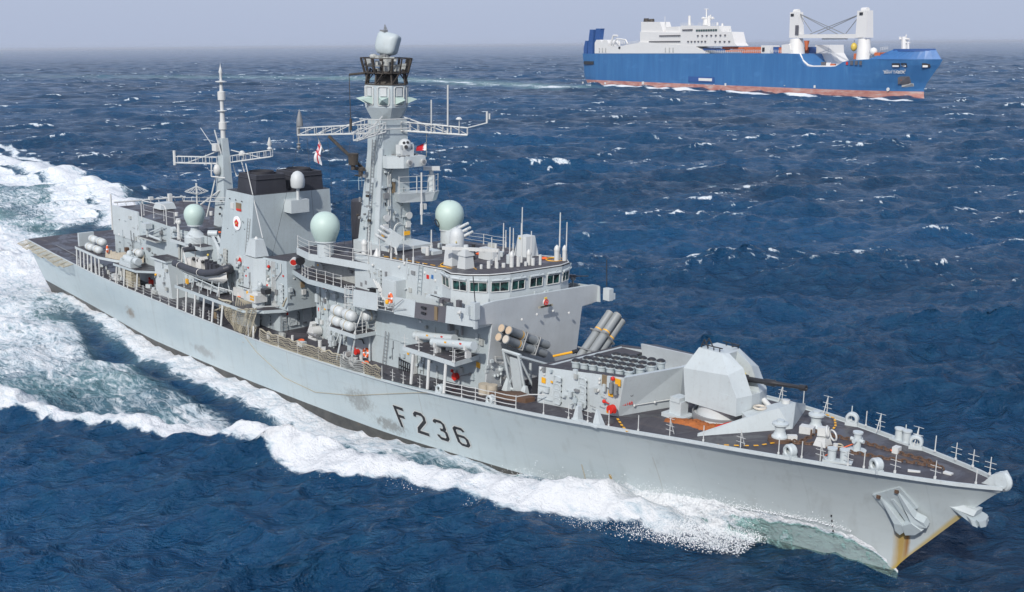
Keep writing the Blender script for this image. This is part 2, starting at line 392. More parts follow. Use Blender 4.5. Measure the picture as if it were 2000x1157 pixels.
# hull shell
def hull_shell():
    NT, NS = 150, 22; vs = []; fs = []
    for side in (-1, 1):
        base = len(vs)
        for i in range(NT+1):
            t = i/NT; t = t**0.9 if False else t
            for j in range(NS+1):
                s = j/NS
                xd = -0.4+132.3*t; zt = float(zd(xd)); z = -4+(zt+4)*s
                x0 = -0.4+3.0*(1-s)**1.2; x1 = float(stem(z)) if t > 0.5 else 125
                x = x0+(min(float(stem(z)), 131.95)-x0)*t
                if i == NT: y = 0.02
                else:
                    # breadth from deck line / waterline at equal fraction of length
                    zw = zsea(x); hbv = float(hb(xd)); wv = float(wl(x*1.0)); kk = max(0, min(1, (x-70)/50))
                    if z >= zw:
                        q = (z-zw)/max(0.1, zt-zw); y = wv+(hbv-wv)*q**(0.85+0.35*kk)
                    else:
                        q = (zw-z)/(zw+4); y = wv*(1-0.4*q*q)
                vs.append((x, side*y, z))
        for i in range(NT):
            for j in range(NS):
                a = base+i*(NS+1)+j; fs.append((a, a+NS+1, a+NS+2, a+1) if side < 0 else (a, a+1, a+NS+2, a+NS+1))
    # transom
    n2 = (NT+1)*(NS+1)
    for j in range(NS): fs.append((j, j+1, n2+j+1, n2+j))
    mb = MB(); mb.add(vs, fs, True); return mb
HULLMB = hull_shell()
hull = fr_part(HULLMB, 'hull', 'hull')
# inverse lookup: hull surface y from the shell vertices (starboard) by station and height
_hv = np.array(HULLMB.v[:151*23]).reshape(151, 23, 3)
def hy(x, z):
    """outer surface of the starboard shell at x,z (negative y)"""
    best = None
    zz = _hv[:, :, 2]; xx = _hv[:, :, 0]
    # per station interpolate x,y at height z, then interpolate in x
    ys = []; xs = []
    for i in range(151):
        z_ = zz[i]
        if z < z_[0] or z > z_[-1]+0.4: continue
        xs.append(np.interp(z, z_, xx[i])); ys.append(np.interp(z, z_, _hv[i, :, 1]))
    return float(np.interp(x, xs, ys))
# deck plating
def deck_sheet():
    mb = MB(); n = 140; vs = []; fs = []
    for i in range(n+1):
        x = -0.35+132.2*i/n; h = float(hb(x))-0.03; z = float(zd(x))
        for k in range(-4, 5): vs.append((x, h*k/4, z+0.10*(1-(k/4)**2)-0.02))
    for i in range(n):
        for k in range(8): a = i*9+k; fs.append((a, a+9, a+10, a+1))
    mb.add(vs, fs, True); return mb
fr_part(deck_sheet(), 'weather_deck', 'deck')
# gunwale strip along the deck edge
for side in (-1, 1):
    mb = MB(); pts = []
    for i in range(121):
        x = -0.3+131.9*i/120; pts.append((x, side*float(hb(x)), float(zd(x))))
    for a, b in zip(pts[:-1], pts[1:]):
        h = 0.07+0.12*max(0, min(1, (a[0]-88)/8)); h2 = 0.07+0.12*max(0, min(1, (b[0]-88)/8))
        mb.loft([(a[0], a[1]-side*0.06, a[2]-0.03), (b[0], b[1]-side*0.06, b[2]-0.03), (b[0], b[1]+side*0.07, b[2]-0.03), (a[0], a[1]+side*0.07, a[2]-0.03)],
                [(a[0], a[1]-side*0.06, a[2]+h), (b[0], b[1]-side*0.06, b[2]+h2), (b[0], b[1]+side*0.07, b[2]+h2), (a[0], a[1]+side*0.07, a[2]+h)])
    fr_part(mb, 'gunwale', 'light_grey')
# bullring at the stem head
mb = MB()
prof = [(129.38,0.0,8.84), (130.44,0.0,9.52), (130.88,0.0,10.12), (131.46,0.0,10.43), (131.74,0.0,10.08), (131.78,0.0,9.69), (131.4,0.0,9.2), (130.67,0.0,9.03)]
mb.plate([(p[0], 0, p[2]) for p in prof], 0.55, (0, 1, 0))
c0 = (131.39,0.0,9.76); mb.torus((c0[0]+0.05, 0, c0[2]+.05), 0.42, 0.17, (0.3, 1, 0), 20, 8)
mb.cyl((c0[0]+.05, -0.34, c0[2]+.05), (c0[0]+.05, -0.30, c0[2]+.05), .36, n=16)
fr_part(mb, 'bullring', 'light_grey')

# ---------------------------------------------------------------- the sea: one displaced sheet, finer towards the ships
rng = np.random.RandomState(11)
def sstep(a, b, x):
    t = np.clip((x-a)/(b-a), 0, 1); return t*t*(3-2*t)
def vnoise(x, y, seed=0):
    """cheap smooth value noise on a hashed lattice, 0..1"""
    xi = np.floor(x).astype(np.int64); yi = np.floor(y).astype(np.int64); fx = x-xi; fy = y-yi
    fx = fx*fx*(3-2*fx); fy = fy*fy*(3-2*fy)
    def h(a, b):
        n = (a*374761393+b*668265263+seed*974711) & 0xffffffff
        n = ((n ^ (n >> 13))*1274126177) & 0xffffffff
        return ((n ^ (n >> 16)) & 0xffff)/65535.0
    return (h(xi, yi)*(1-fx)+h(xi+1, yi)*fx)*(1-fy)+(h(xi, yi+1)*(1-fx)+h(xi+1, yi+1)*fx)*fy
def fbm(x, y, o=4, seed=0):
    s = 0; a = 0.5; t = 0
    for k in range(o): s = s+a*vnoise(x*2**k+k*17.3, y*2**k-k*9.1, seed+k); t += a; a *= 0.5
    return s/t
WIND = R(148)       # direction the wind sea runs towards (plan angle)
NW = 110
lam = np.exp(rng.uniform(np.log(1.3), np.log(48), NW)); lam.sort()
ang = WIND+rng.normal(0, 0.42, NW)*np.clip(1.5-lam/60, .5, 1.5); ph = rng.uniform(0, 6.283, NW)
amp = 0.0105*lam**0.93*(1+0.25*rng.randn(NW)); amp = np.abs(amp)*np.where(lam > 30, .72, np.where(lam > 6, .85, np.where(lam < 3.5, 1.75, 1.3)))
def waves(x, y, sp):
    z = np.zeros_like(x); dx = np.zeros_like(x); dy = np.zeros_like(x); st = np.zeros_like(x)
    gust = 0.65+0.7*fbm(x/45, y/45, 3, 5)
    for l, a, A, p in zip(lam, ang, amp, ph):
        k = 6.2832/l; f = sstep(1.6, 3.2, l/sp)
        if l < 8: f = f*gust
        th = k*(math.cos(a)*x+math.sin(a)*y)+p; c = np.cos(th); s = np.sin(th); A_ = A*f
        z += A_*c; dx -= 0.85*A_*math.cos(a)*s; dy -= 0.85*A_*math.sin(a)*s; st += A_*k*c
    return z, dx, dy, st
# lines of the bow wave on the starboard hand: x station -> outboard y (metres from centreline, negative)
OUT_X = [-160,-60,0,40,57.5,60.6,65,69,72,76,80,84.4,89.4,92,95,97.5,100,104,107,110,113,116.5,118.5]
OUT_Y = [-95,-70,-52,-38.5,-29,-27,-25.6,-23.5,-21.0,-19.6,-19.0,-18,-17,-15,-14.4,-13.2,-13,-12,-10.6,-9,-7.6,-6.2,-5.2]
INN_X = [-160,-60,0,40,57,66,72,75,79,83,86.5,90,94.5,97.3,101,103,105,110,116,119]
INN_Y = [-88,-62,-45,-32,-24.5,-20,-15.8,-14.2,-13.6,-13.3,-11.9,-10.6,-9.2,-8.4,-7.5,-6.6,-5.8,-4.8,-3.2,-2.0]
TRO_X = [-60,0,17,27,41,54,62,74,84,88.7,93.2,97.4,99.5,104]
TRO_Y = [-9,-8.2,-8.8,-9.8,-12.2,-12.9,-12.7,-12.0,-11.2,-10.5,-10.2,-9.2,-8.3,-6.8]
HUF_X = [-60,0,19,32,46,62,72,79,84,90.6,96,100,106]
HUF_Y = [-5.0,-5.6,-7.2,-8.9,-10.9,-11.5,-10.9,-10.2,-9.4,-8.3,-7.3,-6.4,-4.8]
CR_X = [96,100,104,107,110,113,115,118,121,123,124.6,125.4,126.2]
CR_H = [.2,.5,0.9,1.3,1.8,2.15,2.3,2.55,2.7,2.5,1.7,.7,0]
wlx = np.linspace(-2, 126.0, 300); wly = np.array([float(np.interp(x, [0,5,20,40,60,80,95,105,115,121,125.6], [4.2,4.6,5.7,7.3,7.75,7.4,5.8,4.1,2.1,0.95,0.0])) for x in wlx])
def ship_field(x, y):
    """height, foam density, aeration of the frigate's own waves"""
    z = np.zeros_like(x); fo = np.zeros_like(x); ae = np.zeros_like(x)
    near = (x > -400) & (x < 150) & (np.abs(y) < 170)
    X = x[near]; Y = y[near]
    w1 = (fbm(X/7, Y/7, 3, 21)-0.5); w2 = (fbm(X/2.2, Y/2.2, 3, 22)-0.5)
    side = np.where(Y < 0, 1, 0)
    ys = -np.abs(Y)                      # port side mirrors starboard, but only well aft
    Xq = np.where(side > 0, X, X)
    yo = np.interp(X, OUT_X, OUT_Y)+w1*5.0*np.clip((125-X)/60, .12, 1)+w2*1.6*np.clip((122-X)/30, .1, 1)
    yo = np.where(Y > 0, np.interp(X, [-240,-151,-106,-75,-47,-38], [-70,-44,-46,-36,-24,-16])+w1*6+w2*2, yo)
    yi = np.interp(X, INN_X, INN_Y)+w1*2.0; yi = np.where(Y > 0, yo+9+w2*3, yi)
    yt = np.interp(X, TRO_X, TRO_Y)+w1*1.6
    yh = np.interp(X, HUF_X, HUF_Y)+w2*1.1+w1*.8
    hw = -np.interp(X, wlx, wly)
    d_out = ys-yo                        # >0 inboard of outer edge
    fwd = np.where(Y > 0, sstep(-38, -56, X), sstep(118.5, 115.5, X))
    aft = sstep(-260, -40, X)
    crest = sstep(-0.5, 1.5, d_out)*sstep(2.2, -1.2, ys-yi)*fwd*(1-.65*sstep(106, 118, X)*sstep(.35, .6, fbm(X/2.5, Y/2.5, 3, 23)))
    zone = sstep(0.0, 1.5, d_out)*np.where(Y > 0, 1, fwd)*np.where(Y > 0, fwd, 1)
    # lacy foam between the crest and the hull
    dens = 0.63+0.44*(fbm(X/14, Y/9, 3, 31)-.5)*2
    dens = dens*sstep(112, 84, X)
    lace = zone*dens
    tr = np.exp(-((ys-yt)/(1.0+0.7*sstep(90, 40, X)))**2)*sstep(10, 35, X)
    lace = lace*(1-0.92*tr*sstep(108, 98, X))
    f = np.maximum(lace, crest*(0.86+0.32*sstep(55, 80, X)))
    hs_ = sstep(-1.1, 1.2, ys-yh)*sstep(104, 97, X)
    f = np.maximum(f, hs_*(0.92-0.25*sstep(70, 100, X)))
    # bow sheet: water thrown up the plating, white along its upper lip only
    dh = np.maximum(0, hw-ys)
    H = np.interp(X, CR_X, CR_H)*(1+0.25*w1); wd = 0.55+2.2*sstep(122, 108, X)
    sheet = (0.62-.5*sstep(108, 115, X))*H*np.exp(-(dh/wd)**1.5)
    lip = sstep(0.62, 0.15, dh)*sstep(0.30, 0.5, fbm(X/1.1, Y/1.1, 3, 77)+.1)*sstep(98, 101, X)*sstep(126.2, 125.6, X)
    f = np.maximum(f, lip*0.0)
    # breaking shoulder thrown off the hull
    sh = np.exp(-((X-110)/7.0)**2)*np.exp(-((dh-1.2)/1.7)**2); f = np.maximum(f, sh*1.15*sstep(0.36, 0.52, fbm(X/1.2, Y/1.2, 4, 71)+.12))
    # port side and stern
    stern = sstep(2, -12, X); ww = 9+(-X)*0.10
    st = stern*np.exp(-(Y/ww)**4)*(0.95-0.55*sstep(-60, -300, X)); f = np.maximum(f*np.where(Y > 0, 1.0, 1), st)
    # heights
    ridge = np.exp(-((ys-(yo+yi)/2-0.2)/(1.6+0.02*(120-X)))**2)*sstep(118, 108, X)*(1.25*sstep(-120, 60, X)+.1)
    ridge2 = np.where(Y > 0, 1.6*np.exp(-((Y-np.interp(X, [-160,-100,-60,-35], [52,46,34,22]))/4.5)**2)*sstep(-25, -50, X), 0)
    zz = sheet+ridge*1.15-0.75*tr*sstep(108, 98, X)+hs_*0.25+ridge2
    zz -= 0.85*np.exp(-((X-57)/13)**2)*np.exp(-(dh/5.5)**2)
    zz += 0.30*np.exp(-(dh/5)**2)*sstep(100, 114, X)*sstep(134, 124, X)
    lump = (fbm(X/0.9, Y/0.9, 4, 41)-0.5)
    zz += lump*(0.30*crest+0.16*np.clip(f, 0, 1)+0.3*sh)+(fbm(X/2.6, Y/2.6, 3, 43)-.5)*.55*crest
    # port-hand churn behind the hangar
    pc = np.where(Y > 0, ridge2/1.6, 0); f = np.maximum(f, np.clip(pc*1.3, 0, 1))
    inzone = sstep(0, 3, d_out)*fwd
    a = np.clip((1-tr)*0.34*inzone*fbm(X/10, Y/6, 3, 51)*1.6*sstep(116, 96, X)+0.6*st+pc*.4, 0, 1)
    z[near] = zz; fo[near] = f; ae[near] = a
    return z, fo, ae
# wake and bow foam of the cargo ship
FW = [(-449, 562), (-573, 585), (-727, 617), (-897, 612), (-1078, 526), (-1270, 461)]
def far_field(x, y):
    f = np.zeros_like(x); a = np.zeros_like(x)
    near = (x > -1500) & (x < -90) & (y > 380) & (y < 760)
    X = x[near]; Y = y[near]; f_ = np.zeros_like(X); a_ = np.zeros_like(X)
    yc = np.interp(X, [p[0] for p in FW][::-1], [p[1] for p in FW][::-1])
    d = (Y-yc)/(20+0.05*(-449-X).clip(0)); m = sstep(-425, -455, X); n = fbm(X/35, Y/9, 4, 61)
    f_ = np.maximum(f_, m*np.exp(-(d)**2)*(0.12+0.95*n)*(0.5+.5*sstep(-900, -470, X))); a_ = np.maximum(a_, m*np.exp(-(d*0.8)**2)*0.5*sstep(-1500, -700, X)*(.5+n))
    # along the hull
    t = (X+518)/346; yl = 636-85*np.clip(t, 0, 1.06); dd = yl-17-Y
    n2 = fbm(X/12, Y/5, 3, 63)*6
    f_ = np.maximum(f_, sstep(6.5+n2, 2.0, dd)*sstep(-12, -4, dd)*sstep(-500, -440, X)*sstep(-158, -172, X))
    f[near] = f_; a[near] = a_
    sec = (x > -300) & (x < -110) & (y > 30) & (y < 100); n4 = fbm(x[sec]/9, y[sec]/4, 3, 65); f[sec] = np.maximum(f[sec], np.exp(-((y[sec]-np.interp(x[sec], [-300,-240,-177,-124], [80,72,62,51])-(n4-.5)*9)/2.6)**2)*.85*sstep(-112, -130, x[sec]))
    return f, a
def sea_sheet(name, r_list, a0, a1, na, coarse=False):
    r = np.array(r_list); th = np.linspace(a0, a1, na)
    RR, TT = np.meshgrid(r, th, indexing='ij'); x = (CAMW.x+RR*np.cos(TT)).ravel(); y = (CAMW.y+RR*np.sin(TT)).ravel()
    dr = np.gradient(r); sp = np.maximum(np.repeat(dr, na), np.repeat(r, na)*(th[1]-th[0]))
    zw, dx, dy, st = waves(x, y, sp)
    zs, fo, ae = ship_field(x, y); f2, a2 = far_field(x, y); fo = np.maximum(fo, f2); ae = np.maximum(ae, a2)
    calm = 1-0.55*np.clip(np.exp(-((np.abs(y)-7)/9)**2)*(x > -10)*(x < 132), 0, 1)
    zw *= calm; dx *= calm; dy *= calm
    # white horses on the steepest crests, in patches
    pat = fbm(x/60, y/60, 3, 81); cap = sstep(60, 130, np.hypot(x-CAMW.x, y-CAMW.y)-60)*sstep(0.30, 0.48, st*(0.6+pat))*sstep(0.44, 0.62, fbm(x/15, y/15, 2, 83))*sstep(.35, .6, fbm(x/1.7, y/1.7, 3, 87))
    fo = np.maximum(fo, 0.72*cap*np.clip(1.2-fo, 0, 1))
    inside = (x > 3) & (x < 124) & (np.abs(y) < np.interp(x, wlx, wly)-1.2)
    Z = zw+zs; Z[inside] = -1.2
    far = sstep(9000, 26000, np.repeat(r, na)); Z = Z-far*0
    co = np.stack([x+dx, y+dy, Z], 1).astype(np.float32)
    nr = len(r); me = bpy.data.meshes.new(name)
    i = (np.arange(nr-1)[:, None]*na+np.arange(na-1)[None, :]).ravel()
    q = np.stack([i, i+1, i+na+1, i+na], 1).astype(np.int32)
    me.vertices.add(len(co)); me.vertices.foreach_set('co', co.ravel())
    me.loops.add(q.size); me.loops.foreach_set('vertex_index', q.ravel())
    me.polygons.add(len(q)); me.polygons.foreach_set('loop_start', np.arange(0, q.size, 4, dtype=np.int32)); me.polygons.foreach_set('loop_total', np.full(len(q), 4, np.int32))
    me.update(calc_edges=True)
    for nm, v in (('foam', fo), ('aer', ae)):
        at = me.attributes.new(nm, 'FLOAT', 'POINT'); at.data.foreach_set('value', v.astype(np.float32))
    me.polygons.foreach_set('use_smooth', np.ones(len(q), bool))
    if me.polygons[0].normal.z < 0: me.flip_normals()
    o = bpy.data.objects.new(name, me); COL.objects.link(o); o['kind'] = 'structure'; me.materials.append(M['sea']); return o
def sea_mat():
    m = bpy.data.materials.new('sea_water'); t, b = nodes_of(m); M['sea'] = m
    out = t.nodes['Material Output']; geo = t.nodes.new('ShaderNodeNewGeometry').outputs['Position']
    def attr(n):
        a = t.nodes.new('ShaderNodeAttribute'); a.attribute_name = n; return a.outputs['Fac']
    fo, ae = attr('foam'), attr('aer')
    # distance from the middle of the scene decides nothing; ripples are plain world-space noise
    w = mapping(t, geo, (1, 1, 1), rot=(0, 0, -WIND))
    w1 = mapping(t, w, (1.0, 0.42, 1.0))
    n1 = noise(t, w1, 0.9, 6, 0.62, 0.35); n2 = noise(t, w1, 4.5, 4, 0.6, 0.2); n0 = noise(t, w1, 0.11, 4, 0.6, 0.3)
    n4 = noise(t, w1, 0.62, 4, 0.55, 0.25); rg = math_n(t, 'SUBTRACT', 1.0, math_n(t, 'MULTIPLY', math_n(t, 'ABSOLUTE', math_n(t, 'SUBTRACT', n4.outputs['Fac'], 0.5)), 3.2), True)   # sharp wavelet crests
    n5 = noise(t, w1, 1.9, 4, 0.55, 0.2); rg2 = math_n(t, 'SUBTRACT', 1.0, math_n(t, 'MULTIPLY', math_n(t, 'ABSOLUTE', math_n(t, 'SUBTRACT', n5.outputs['Fac'], 0.5)), 3.2), True)
    hgt = math_n(t, 'ADD', math_n(t, 'MULTIPLY', n1.outputs['Fac'], 0.95), math_n(t, 'MULTIPLY', n2.outputs['Fac'], 0.24))
    hgt = math_n(t, 'ADD', hgt, math_n(t, 'MULTIPLY', n0.outputs['Fac'], 1.6)); hgt = math_n(t, 'ADD', hgt, math_n(t, 'ADD', math_n(t, 'MULTIPLY', rg, 0.36), math_n(t, 'MULTIPLY', rg2, 0.13)))
    bn = t.nodes.new('ShaderNodeBump'); bn.inputs['Strength'].default_value = 1.0; bn.inputs['Distance'].default_value = 1.0
    t.links.new(hgt, bn.inputs['Height'])
    big = noise(t, mapping(t, w, (1, .5, 1)), 0.012, 4, 0.6, 0.5)
    deep = ramp(t, big.outputs['Fac'], [(0.35, (0.003, 0.028, 0.070)), (0.65, (0.005, 0.056, 0.142))])
    deep = mixc(t, ramp(t, n1.outputs['Fac'], [(0.45, 0), (0.75, 0.55)]), deep, (0.018, 0.085, 0.165))
    aer = mixc(t, math_n(t, 'MULTIPLY', ae, 0.9, True), deep, (0.27, 0.46, 0.44))
    t.links.new(aer, b.inputs['Base Color']); b.inputs['Roughness'].default_value = 0.15; b.inputs['IOR'].default_value = 1.333; b.inputs['Specular IOR Level'].default_value = 0.42
    t.links.new(bn.outputs[0], b.inputs['Normal'])
    # foam: density attribute against a lacy noise
    fw = mapping(t, geo, (1, 1, 1), rot=(0, 0, R(-8)))
    fs = mapping(t, fw, (0.42, 1.0, 1.0))
    fn = noise(t, fs, 1.1, 9, 0.68, 1.3); fn2 = noise(t, fs, 0.55, 7, 0.62, 2.2)
    rid = math_n(t, 'SUBTRACT', 1.0, math_n(t, 'MULTIPLY', math_n(t, 'ABSOLUTE', math_n(t, 'SUBTRACT', fn2.outputs['Fac'], 0.5)), 7.0), True)
    lace = math_n(t, 'ADD', math_n(t, 'MULTIPLY', fn.outputs['Fac'], 0.75), math_n(t, 'MULTIPLY', rid, 0.26))
    k = math_n(t, 'SUBTRACT', math_n(t, 'ADD', lace, math_n(t, 'MULTIPLY', fo, 1.05)), 1.0)
    mask = ramp(t, k, [(0.0, 0.0), (0.28, 1.0)])
    mask = math_n(t, 'MULTIPLY', mask, ramp(t, fo, [(0.02, 0.0), (0.10, 1.0)]))
    # loose far-off white horses: small stretched flecks
    vo = t.nodes.new('ShaderNodeTexVoronoi'); vo.feature = 'F1'; vo.inputs['Scale'].default_value = 1.0
    fl = mapping(t, w, (0.055, 0.022, 1.0)); fd = noise(t, geo, 0.25, 4, 0.7)
    va = t.nodes.new('ShaderNodeVectorMath'); va.operation = 'MULTIPLY_ADD'; t.links.new(fd.outputs['Color'], va.inputs[0]); va.inputs[1].default_value = (0.22, 0.22, 0); t.links.new(fl, va.inputs[2])
    t.links.new(va.outputs[0], vo.inputs['Vector'])
    sepc = t.nodes.new('ShaderNodeSeparateColor'); t.links.new(vo.outputs['Color'], sepc.inputs[0])
    rad = math_n(t, 'MULTIPLY', math_n(t, 'SUBTRACT', sepc.outputs[0], 0.56, True), 0.34)
    fle = math_n(t, 'SUBTRACT', rad, vo.outputs['Distance'], True)
    fle = math_n(t, 'MULTIPLY', fle, 22.0, True)
    ds = t.nodes.new('ShaderNodeVectorMath'); ds.operation = 'DISTANCE'; t.links.new(geo, ds.inputs[0]); ds.inputs[1].default_value = (90, -20, 0)
    fle = math_n(t, 'MULTIPLY', fle, ramp(t, math_n(t, 'DIVIDE', ds.outputs['Value'], 400.0), [(0.22, 0.0), (0.45, 1.0)]))
    fle = math_n(t, 'MULTIPLY', fle, ramp(t, noise(t, geo, 0.35, 5, 0.7).outputs['Fac'], [(0.44, 0.0), (0.56, 1.0)]))
    mask = math_n(t, 'MAXIMUM', mask, fle)
    fb = t.nodes.new('ShaderNodeBsdfDiffuse'); fcol = ramp(t, math_n(t, 'ADD', math_n(t, 'MULTIPLY', fn.outputs['Fac'], 1.0), math_n(t, 'MULTIPLY', math_n(t, 'SUBTRACT', fo, 0.6), 0.35)), [(0.34, (0.26, 0.38, 0.45)), (0.48, (0.50, 0.58, 0.64)), (0.64, (0.72, 0.745, 0.775))])
    t.links.new(fcol, fb.inputs['Color'])
    b2 = t.nodes.new('ShaderNodeBump'); b2.inputs['Strength'].default_value = 0.8; b2.inputs['Distance'].default_value = 0.5
    fn3 = noise(t, geo, 2.2, 6, 0.7); t.links.new(fn3.outputs['Fac'], b2.inputs['Height']); t.links.new(b2.outputs[0], fb.inputs['Normal'])
    ms = t.nodes.new('ShaderNodeMixShader'); t.links.new(mask, ms.inputs[0]); t.links.new(b.outputs[0], ms.inputs[1]); t.links.new(fb.outputs[0], ms.inputs[2])
    t.links.new(ms.outputs[0], out.inputs['Surface'])
    # spray / thick foam
    f = bpy.data.materials.new('foam'); t, b = nodes_of(f); M['foam'] = f
    b.inputs['Base Color'].default_value = (0.72, 0.75, 0.78, 1); b.inputs['Roughness'].default_value = 0.9
sea_mat()
cy = 2.3966
rl = list(np.exp(np.linspace(np.log(22), np.log(7000), 1580)))+list(np.exp(np.linspace(np.log(7060), np.log(190000), 90)))
sea_sheet('sea', rl, cy-R(31), cy+R(31), 660)
rl2 = [0.5, 8, 16]+list(np.exp(np.linspace(np.log(22), np.log(190000), 90)))
sea_sheet('sea', rl2, cy+R(31), cy-R(31)+2*math.pi, 150)
rl3 = [0.5, 8, 16, 22.0]
sea_sheet('sea', rl3, cy-R(31), cy+R(31), 40)
# the sheet of water climbing the starboard bow plating, its white lip on the hull
def bow_sheet():
    nx, ns = 520, 60; xs = np.linspace(97.5, 125.75, nx); s = np.linspace(0, 1, ns)**1.35
    X, S = np.meshgrid(xs, s, indexing='ij'); H = np.interp(X, CR_X, CR_H); reach = np.interp(X, [97, 106, 111, 114, 117, 122, 125.7], [2.2, 3.4, 2.6, 1.0, .45, .35, .1])
    n1 = fbm(X/1.7, S*2+3, 4, 91)-.5; n2 = fbm(X/.35, S*7, 4, 92)-.5; n3 = fbm(X/4, S, 3, 93)-.5
    d = S*reach; Z = (H*(1+.35*n3+.22*(fbm(X/.6, X*0, 3, 94)-.5)))*np.where(X > 113, 1-S*1.08, np.exp(-(S*1.75)**1.6))-np.where(X > 113, 1.2, .5)*S**3
    puff = sstep(100, 106, X)*sstep(119, 113, X)
    Z += puff*(.55*n1*np.exp(-(S*2.2)**2)+.30*n2*sstep(0,.1,S)*(1-S)); d += puff*(.35*n2+.25*n1)*sstep(0,.15,S)
    Y = np.zeros_like(X)
    for i in range(nx):
        zz = Z[i]+0.0262*(xs[i]-60)+.02; tab = np.linspace(-1, 7, 9); yh = np.interp(zz, tab, [-hy(xs[i], float(q)) for q in tab]) ; Y[i] = -(np.maximum(yh, 0)-.04+d[i])
    lw = np.interp(X, [97, 103, 108, 113, 117, 120, 125.7], [.10, .30, .44, .38, .28, .20, .25])*(1+1.3*n3)+n2*.06+n1*.10
    fo = sstep(lw+.10, lw-.06, S)*1.05; fo = np.maximum(fo, puff*sstep(-.08, .12, n1+n2*.9+.25*(1-S))*1.0*sstep(1, .6, S))
    fo = np.maximum(fo, .5*sstep(.1, .3, n2+n1*.5)*sstep(100, 112, X)); ae = np.clip(1.05-.25*S, 0, 1)
    co = np.stack([X, Y, Z], 2).reshape(-1, 3); i = (np.arange(nx-1)[:, None]*ns+np.arange(ns-1)[None, :]).ravel(); q = np.stack([i, i+ns, i+ns+1, i+1], 1)
    me = bpy.data.meshes.new('bow_wave'); me.from_pydata(co.tolist(), [], q.tolist()); me.update()
    for nm, v in (('foam', fo.ravel()), ('aer', ae.ravel())): at = me.attributes.new(nm, 'FLOAT', 'POINT'); at.data.foreach_set('value', v.astype(np.float32))
    me.polygons.foreach_set('use_smooth', np.ones(len(q), bool)); me.materials.append(M['sea']); me.materials.clear(); bm_ = M['sea'].copy(); bm_.name = 'bow_water'; t = bm_.node_tree; ou = t.nodes['Material Output']; src = ou.inputs['Surface'].links[0].from_socket
    tr_ = t.nodes.new('ShaderNodeBsdfTransparent'); mx_ = t.nodes.new('ShaderNodeMixShader'); a_ = t.nodes.new('ShaderNodeAttribute'); a_.attribute_name = 'foam'; inv = math_n(t, 'SUBTRACT', 0.62, math_n(t, 'MULTIPLY', a_.outputs['Fac'], 1.2), True)
    t.links.new(inv, mx_.inputs[0]); t.links.new(src, mx_.inputs[1]); t.links.new(tr_.outputs[0], mx_.inputs[2]); t.links.new(mx_.outputs[0], ou.inputs['Surface']); me.materials.append(bm_)
    o = bpy.data.objects.new('bow_wave', me); COL.objects.link(o); o['kind'] = 'structure'
bow_sheet()
# thrown spray and thick foam lumps along the breaking crest
def spray():
    vs = []; fs = []
    def tet(p, s):
        o = len(vs); q = rng.randn(4, 3); q /= np.linalg.norm(q, axis=1)[:, None]
        q = np.array([(1,1,1),(1,-1,-1),(-1,1,-1),(-1,-1,1)])*0.58+q*0.35
        for c in q: vs.append((p[0]+c[0]*s, p[1]+c[1]*s, p[2]+c[2]*s))
        fs.extend([(o, o+1, o+2), (o, o+3, o+1), (o, o+2, o+3), (o+1, o+3, o+2)])
    for i in range(20000):
        x = 118-abs(rng.normal(0, 1))*22*rng.uniform(.2, 1); 
        if x < 52: continue
        yo = np.interp(x, OUT_X, OUT_Y); yi = np.interp(x, INN_X, INN_Y); u = rng.beta(1.3, 1.8)
        yo += (fbm(np.array([x/7]), np.array([yo/7]), 3, 21)[0]-.5)*5*np.clip((125-x)/60, .12, 1)
        y = yo+(yi-yo)*u+rng.normal(0, .35); h = rng.exponential(0.28)+0.25*rng.rand()
        tet((x, y, 0.30+h+0.7*(1-abs(2*u-1))), rng.uniform(0.012, 0.045)*(1.25-min(1, h)))
    for i in range(9000):       # shoulder by the hull, ragged drops
        x = rng.normal(109.5, 4.6); 
        if x > 118: continue
        hw = np.interp(x, wlx, wly); d = abs(rng.normal(0.9, 1.1)); H = np.interp(x, CR_X, CR_H)
        z = H*math.exp(-(d/2.4)**1.5)+0.2+rng.exponential(0.30)
        tet((x, -hw-d, z), rng.uniform(0.012, 0.036))
    for i in range(2600):       # droplets off the lip of the bow sheet
        x = rng.uniform(104, 123); hw = np.interp(x, wlx, wly); H = np.interp(x, CR_X, CR_H)
        zf_ = H+rng.exponential(.10)-.12; tet((x, hy(x, zf_+.0262*(x-60))-abs(rng.normal(0, .12))-.06, zf_), rng.uniform(.010, .035))
    me = bpy.data.meshes.new('spray'); me.from_pydata(vs, [], fs); me.update(); me.materials.append(M['foam'])
    o = bpy.data.objects.new('spray', me); COL.objects.link(o); o['kind'] = 'stuff'
    o['label'] = 'white spray thrown up along the breaking bow wave of the frigate'; o['category'] = 'spray'
spray()


# thin sea haze: one closed box round everything, sky outside
def haze():
    mb = MB(); mb.box((60, -20, 22), (400000, 400000, 52)); me = mb.mesh('haze'); o = bpy.data.objects.new('haze', me); COL.objects.link(o); o['kind'] = 'stuff'
    m = bpy.data.materials.new('haze'); m.use_nodes = True; t = m.node_tree; t.nodes.clear(); out = t.nodes.new('ShaderNodeOutputMaterial'); v = t.nodes.new('ShaderNodeVolumePrincipled')
    v.inputs['Color'].default_value = (0.86, 0.91, 1.0, 1); v.inputs['Density'].default_value = 0.00004; v.inputs['Anisotropy'].default_value = 0.2
    t.links.new(v.outputs[0], out.inputs['Volume']); me.materials.append(m)
haze()

